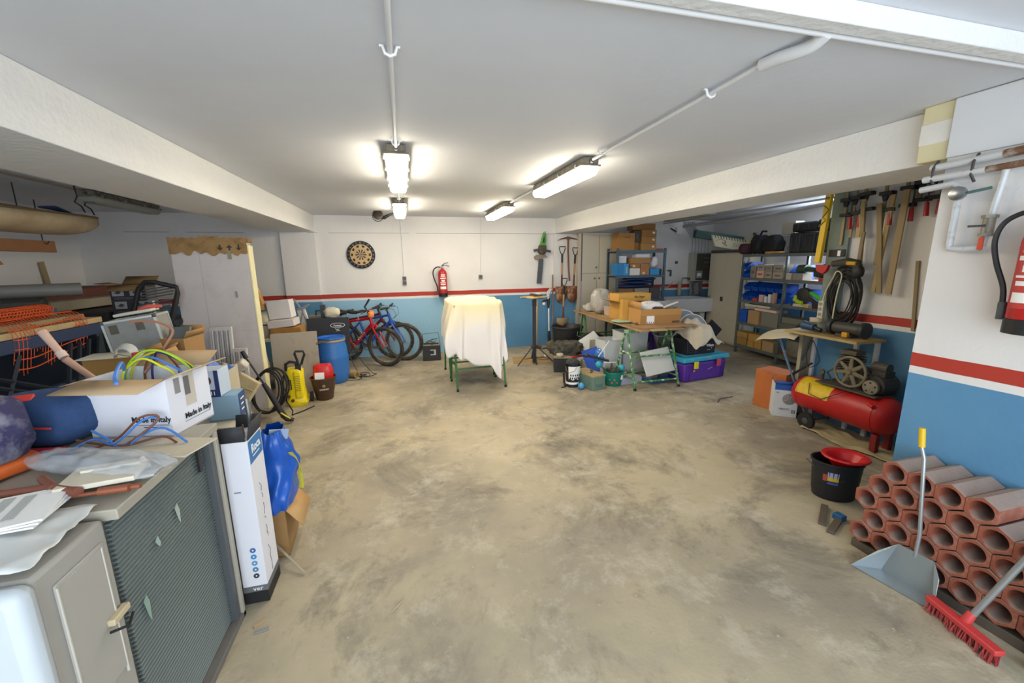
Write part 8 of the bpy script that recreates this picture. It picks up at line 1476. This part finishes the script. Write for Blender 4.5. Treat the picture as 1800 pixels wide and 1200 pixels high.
# dustpan and broom
GALV = mat('9aa4a8', 0.4, 0.55, 0.08, 10, 0.05)
t = thing('dustpan', 'grey metal long handled dustpan standing before the clay blocks', 'dustpan', (2.40, 1.30, 0.0), 0)
b = MB(); b.add([(-0.07, 0.17, 0.004), (-0.01, -0.17, 0.004), (0.055, -0.13, 0.015), (0.04, 0.09, 0.015), (0.075, 0.055, 0.19), (0.08, -0.095, 0.20), (0.05, -0.14, 0.14), (0.02, 0.11, 0.12)],
    [(0, 1, 2, 3), (3, 2, 5, 4), (1, 6, 5, 2), (0, 3, 4, 7)]); b.build('pan', GALV, t, solid=0.002, flat=True)
b = MB(); b.tube([(0.078, -0.02, 0.15), (0.078, -0.02, 0.30), (0.075, 0.02, 0.70), (0.075, 0.04, 0.76)], 0.0085, 10); b.build('handle', mat('a9b0b3', 0.35, 0.6), t)
b = MB(); b.tube([(0.075, 0.038, 0.755), (0.075, 0.05, 0.85)], 0.0135, 10); b.build('yellow_grip', mat('e0b81c', 0.4), t)
t = thing('broom', 'red broom with bristles down and a grey metal handle, lower right', 'broom', (2.355, 1.01, 0.0), 0)
b = MB(); b.box(0.0, 0.0, 0.062, 0.045, 0.30, 0.026, (0, 0, rad(-15))); b.tube([(0.015, 0, 0.06), (0.035, -0.01, 0.12)], [0.022, 0.017], 10); b.build('head', mat('c43c3c', 0.5, 0, 0.08), t, 0.006)
b = MB(); rb = random.Random(2)
for i in range(220):
    y = -0.145 + 0.29*rb.random(); x = 0.036*(rb.random()-0.5); p = Matrix.Rotation(rad(-15), 3, 'Z') @ Vector((x, y, 0.055)); q = p + Vector((0.03*(rb.random()-0.6), 0.02*(rb.random()-0.5), -0.053)); b.tube([p, q], 0.0028, 3)
h = b.build('bristles', mat('b04848', 0.7, 0, 0.25, 60), t); h['kind'] = 'stuff'
b = MB(); b.tube([(0.03, -0.01, 0.10), (0.15, -0.20, 0.85)], 0.0125, 12); b.build('handle', mat('a3a6a8', 0.35, 0.6), t)
b = MB(); b.box(0, 0, 0.26, 0.05, 0.10, 0.52); b.box(0, 0.02, 0.55, 0.05, 0.06, 0.08)
tag(b.build('green_container', mat('2f9c4c', 0.45, 0, 0.06), None, 0.015, loc=(2.43, 0.775, 0.0)), 'bright green plastic item cut by the right picture edge', 'container')
# ---------------------------------------------------------------- near pillar: extinguisher, pipes, gauge
extinguisher('big red fire extinguisher with a black hose on the near right pillar', (2.80, 1.165, 1.375), -90, hose_side=-1)
PW = mat('c9ccce', 0.45, 0.1, 0.06, 14, 0, '9a8f80', 20, 0.5, 0.62)
def pipe(label, pts, r, m=PW, name='pipe', cat='pipe'):
    o_ = Vector(pts[0]); t = thing(name, label, cat, pts[0]); b = MB(); b.tube([Vector(p) - o_ for p in pts], r, 12); b.build('tube', m, t); return t
RST = mat('7d5a44', 0.7, 0.2, 0.35, 30, 0.2, 'b5b0a4', 20, 0.6, 0.5)
pipe('upper white pipe running along the near pillar under the beam', [(2.765, 1.68, 2.155), (2.765, 1.40, 2.165)], 0.018)
pipe('dark rusty pipe section continuing the upper pipe to the right edge', [(2.765, 1.40, 2.165), (2.765, 0.95, 2.19)], 0.020, RST)
pipe('middle white pipe along the near pillar', [(2.755, 1.70, 2.10), (2.755, 1.45, 2.105)], 0.017)
pipe('rusty middle pipe continuing to the right edge', [(2.755, 1.45, 2.105), (2.755, 1.28, 2.11), (2.755, 0.95, 2.12)], 0.016, RST)
pipe('lower short white pipe that bends into the pillar drop', [(2.76, 1.71, 2.05), (2.76, 1.57, 2.06), (2.765, 1.545, 2.04), (2.765, 1.545, 1.76), (2.765, 1.54, 1.735), (2.765, 1.50, 1.73), (2.765, 1.42, 1.735)], 0.016)
t = pipe('white vertical pipe with a tap on the near pillar', [(2.765, 1.385, 2.10), (2.765, 1.40, 1.93), (2.765, 1.415, 1.74)], 0.014)
t['label'] = 'white vertical pipe left of the fire extinguisher on the pillar'
t = thing('stop_valve', 'grey stop valve with a small red lever on the pillar pipe', 'valve', (2.76, 1.405, 1.84))
b = MB(); b.tube([(0, 0.0, 0.05), (0, 0, -0.05)], 0.022, 10); b.lathe([(0.03, 0.035), (0.03, 0.05)], 6); b.lathe([(0.03, -0.05), (0.03, -0.035)], 6); b.build('body', mat('8c867a', 0.5, 0.5, 0.3, 30), t); b = MB(); b.tube([(-0.02, 0, 0.0), (-0.03, 0.06, 0.0)], 0.006, 6); b.build('stem', DGREY, t); b = MB(); b.box(-0.02, 0.005, -0.085, 0.01, 0.02, 0.06); b.build('red_lever', mat('d4502e', 0.5), t, 0.003)
t = thing('pressure_gauge', 'round chrome pressure gauge on the near pillar', 'gauge', (2.73, 1.525, 2.005))
b = MB(); Mg = Matrix.Rotation(rad(-90), 4, 'Y'); b.lathe([(0.03, -0.01), (0.034, 0.0), (0.034, 0.018), (0.029, 0.02)], 24, m=Mg); b.build('rim', mat('9a9ea3', 0.25, 0.9), t); b = MB(); b.lathe([(0.029, 0.014), (1e-4, 0.0145)], 24, m=Mg); b.build('dial', WHT, t); b = MB(); b.tube([(-0.017, -0.01, -0.012), (-0.017, 0.022, 0.006)], 0.0015, 4); b.build('needle', BLACK, t)
b = MB(); b.tube([(0.01, -0.03, 0), (0.02, -0.11, 0.012)], 0.007, 8); b.build('link_pipe', mat('4b6a66', 0.5), t)
for i, y in enumerate((1.66, 1.50)): 
    b = MB(); b.tube([(0, 0, 0.04), (-0.03, 0, 0.0), (-0.03, 0, -0.06), (0, 0, -0.09)], 0.007, 6); tag(b.build('pipe_clamp', mat('4f4a48', 0.5, 0.4), None, loc=(2.775, y, 2.15)), ['dark bracket holding the pipes near the pillar edge', 'dark bracket holding the pipes right of the gauge'][i], 'bracket')
b = MB(); b.box(0, 0, 0, 0.10, 0.14, 0.29); f_ = tag(b.build('foam_block', mat('d8cfa9', 0.7, 0, 0.06), None, 0.006, loc=(2.855, 1.715, 2.345)), 'cream foam block taped where the right beam meets the near pillar', 'block')
b = MB(); b.box(0, 0, 0, 0.104, 0.144, 0.11); b.build('paint_patch', mat('e2e0da', 0.7), f_, 0.004)
struct(MB().span(2.785, 2.80, -1.75, 1.64, 2.20, 2.485).build('trim_1', mat('d6d9dd', 0.6, 0, 0.03), None, 0.003))
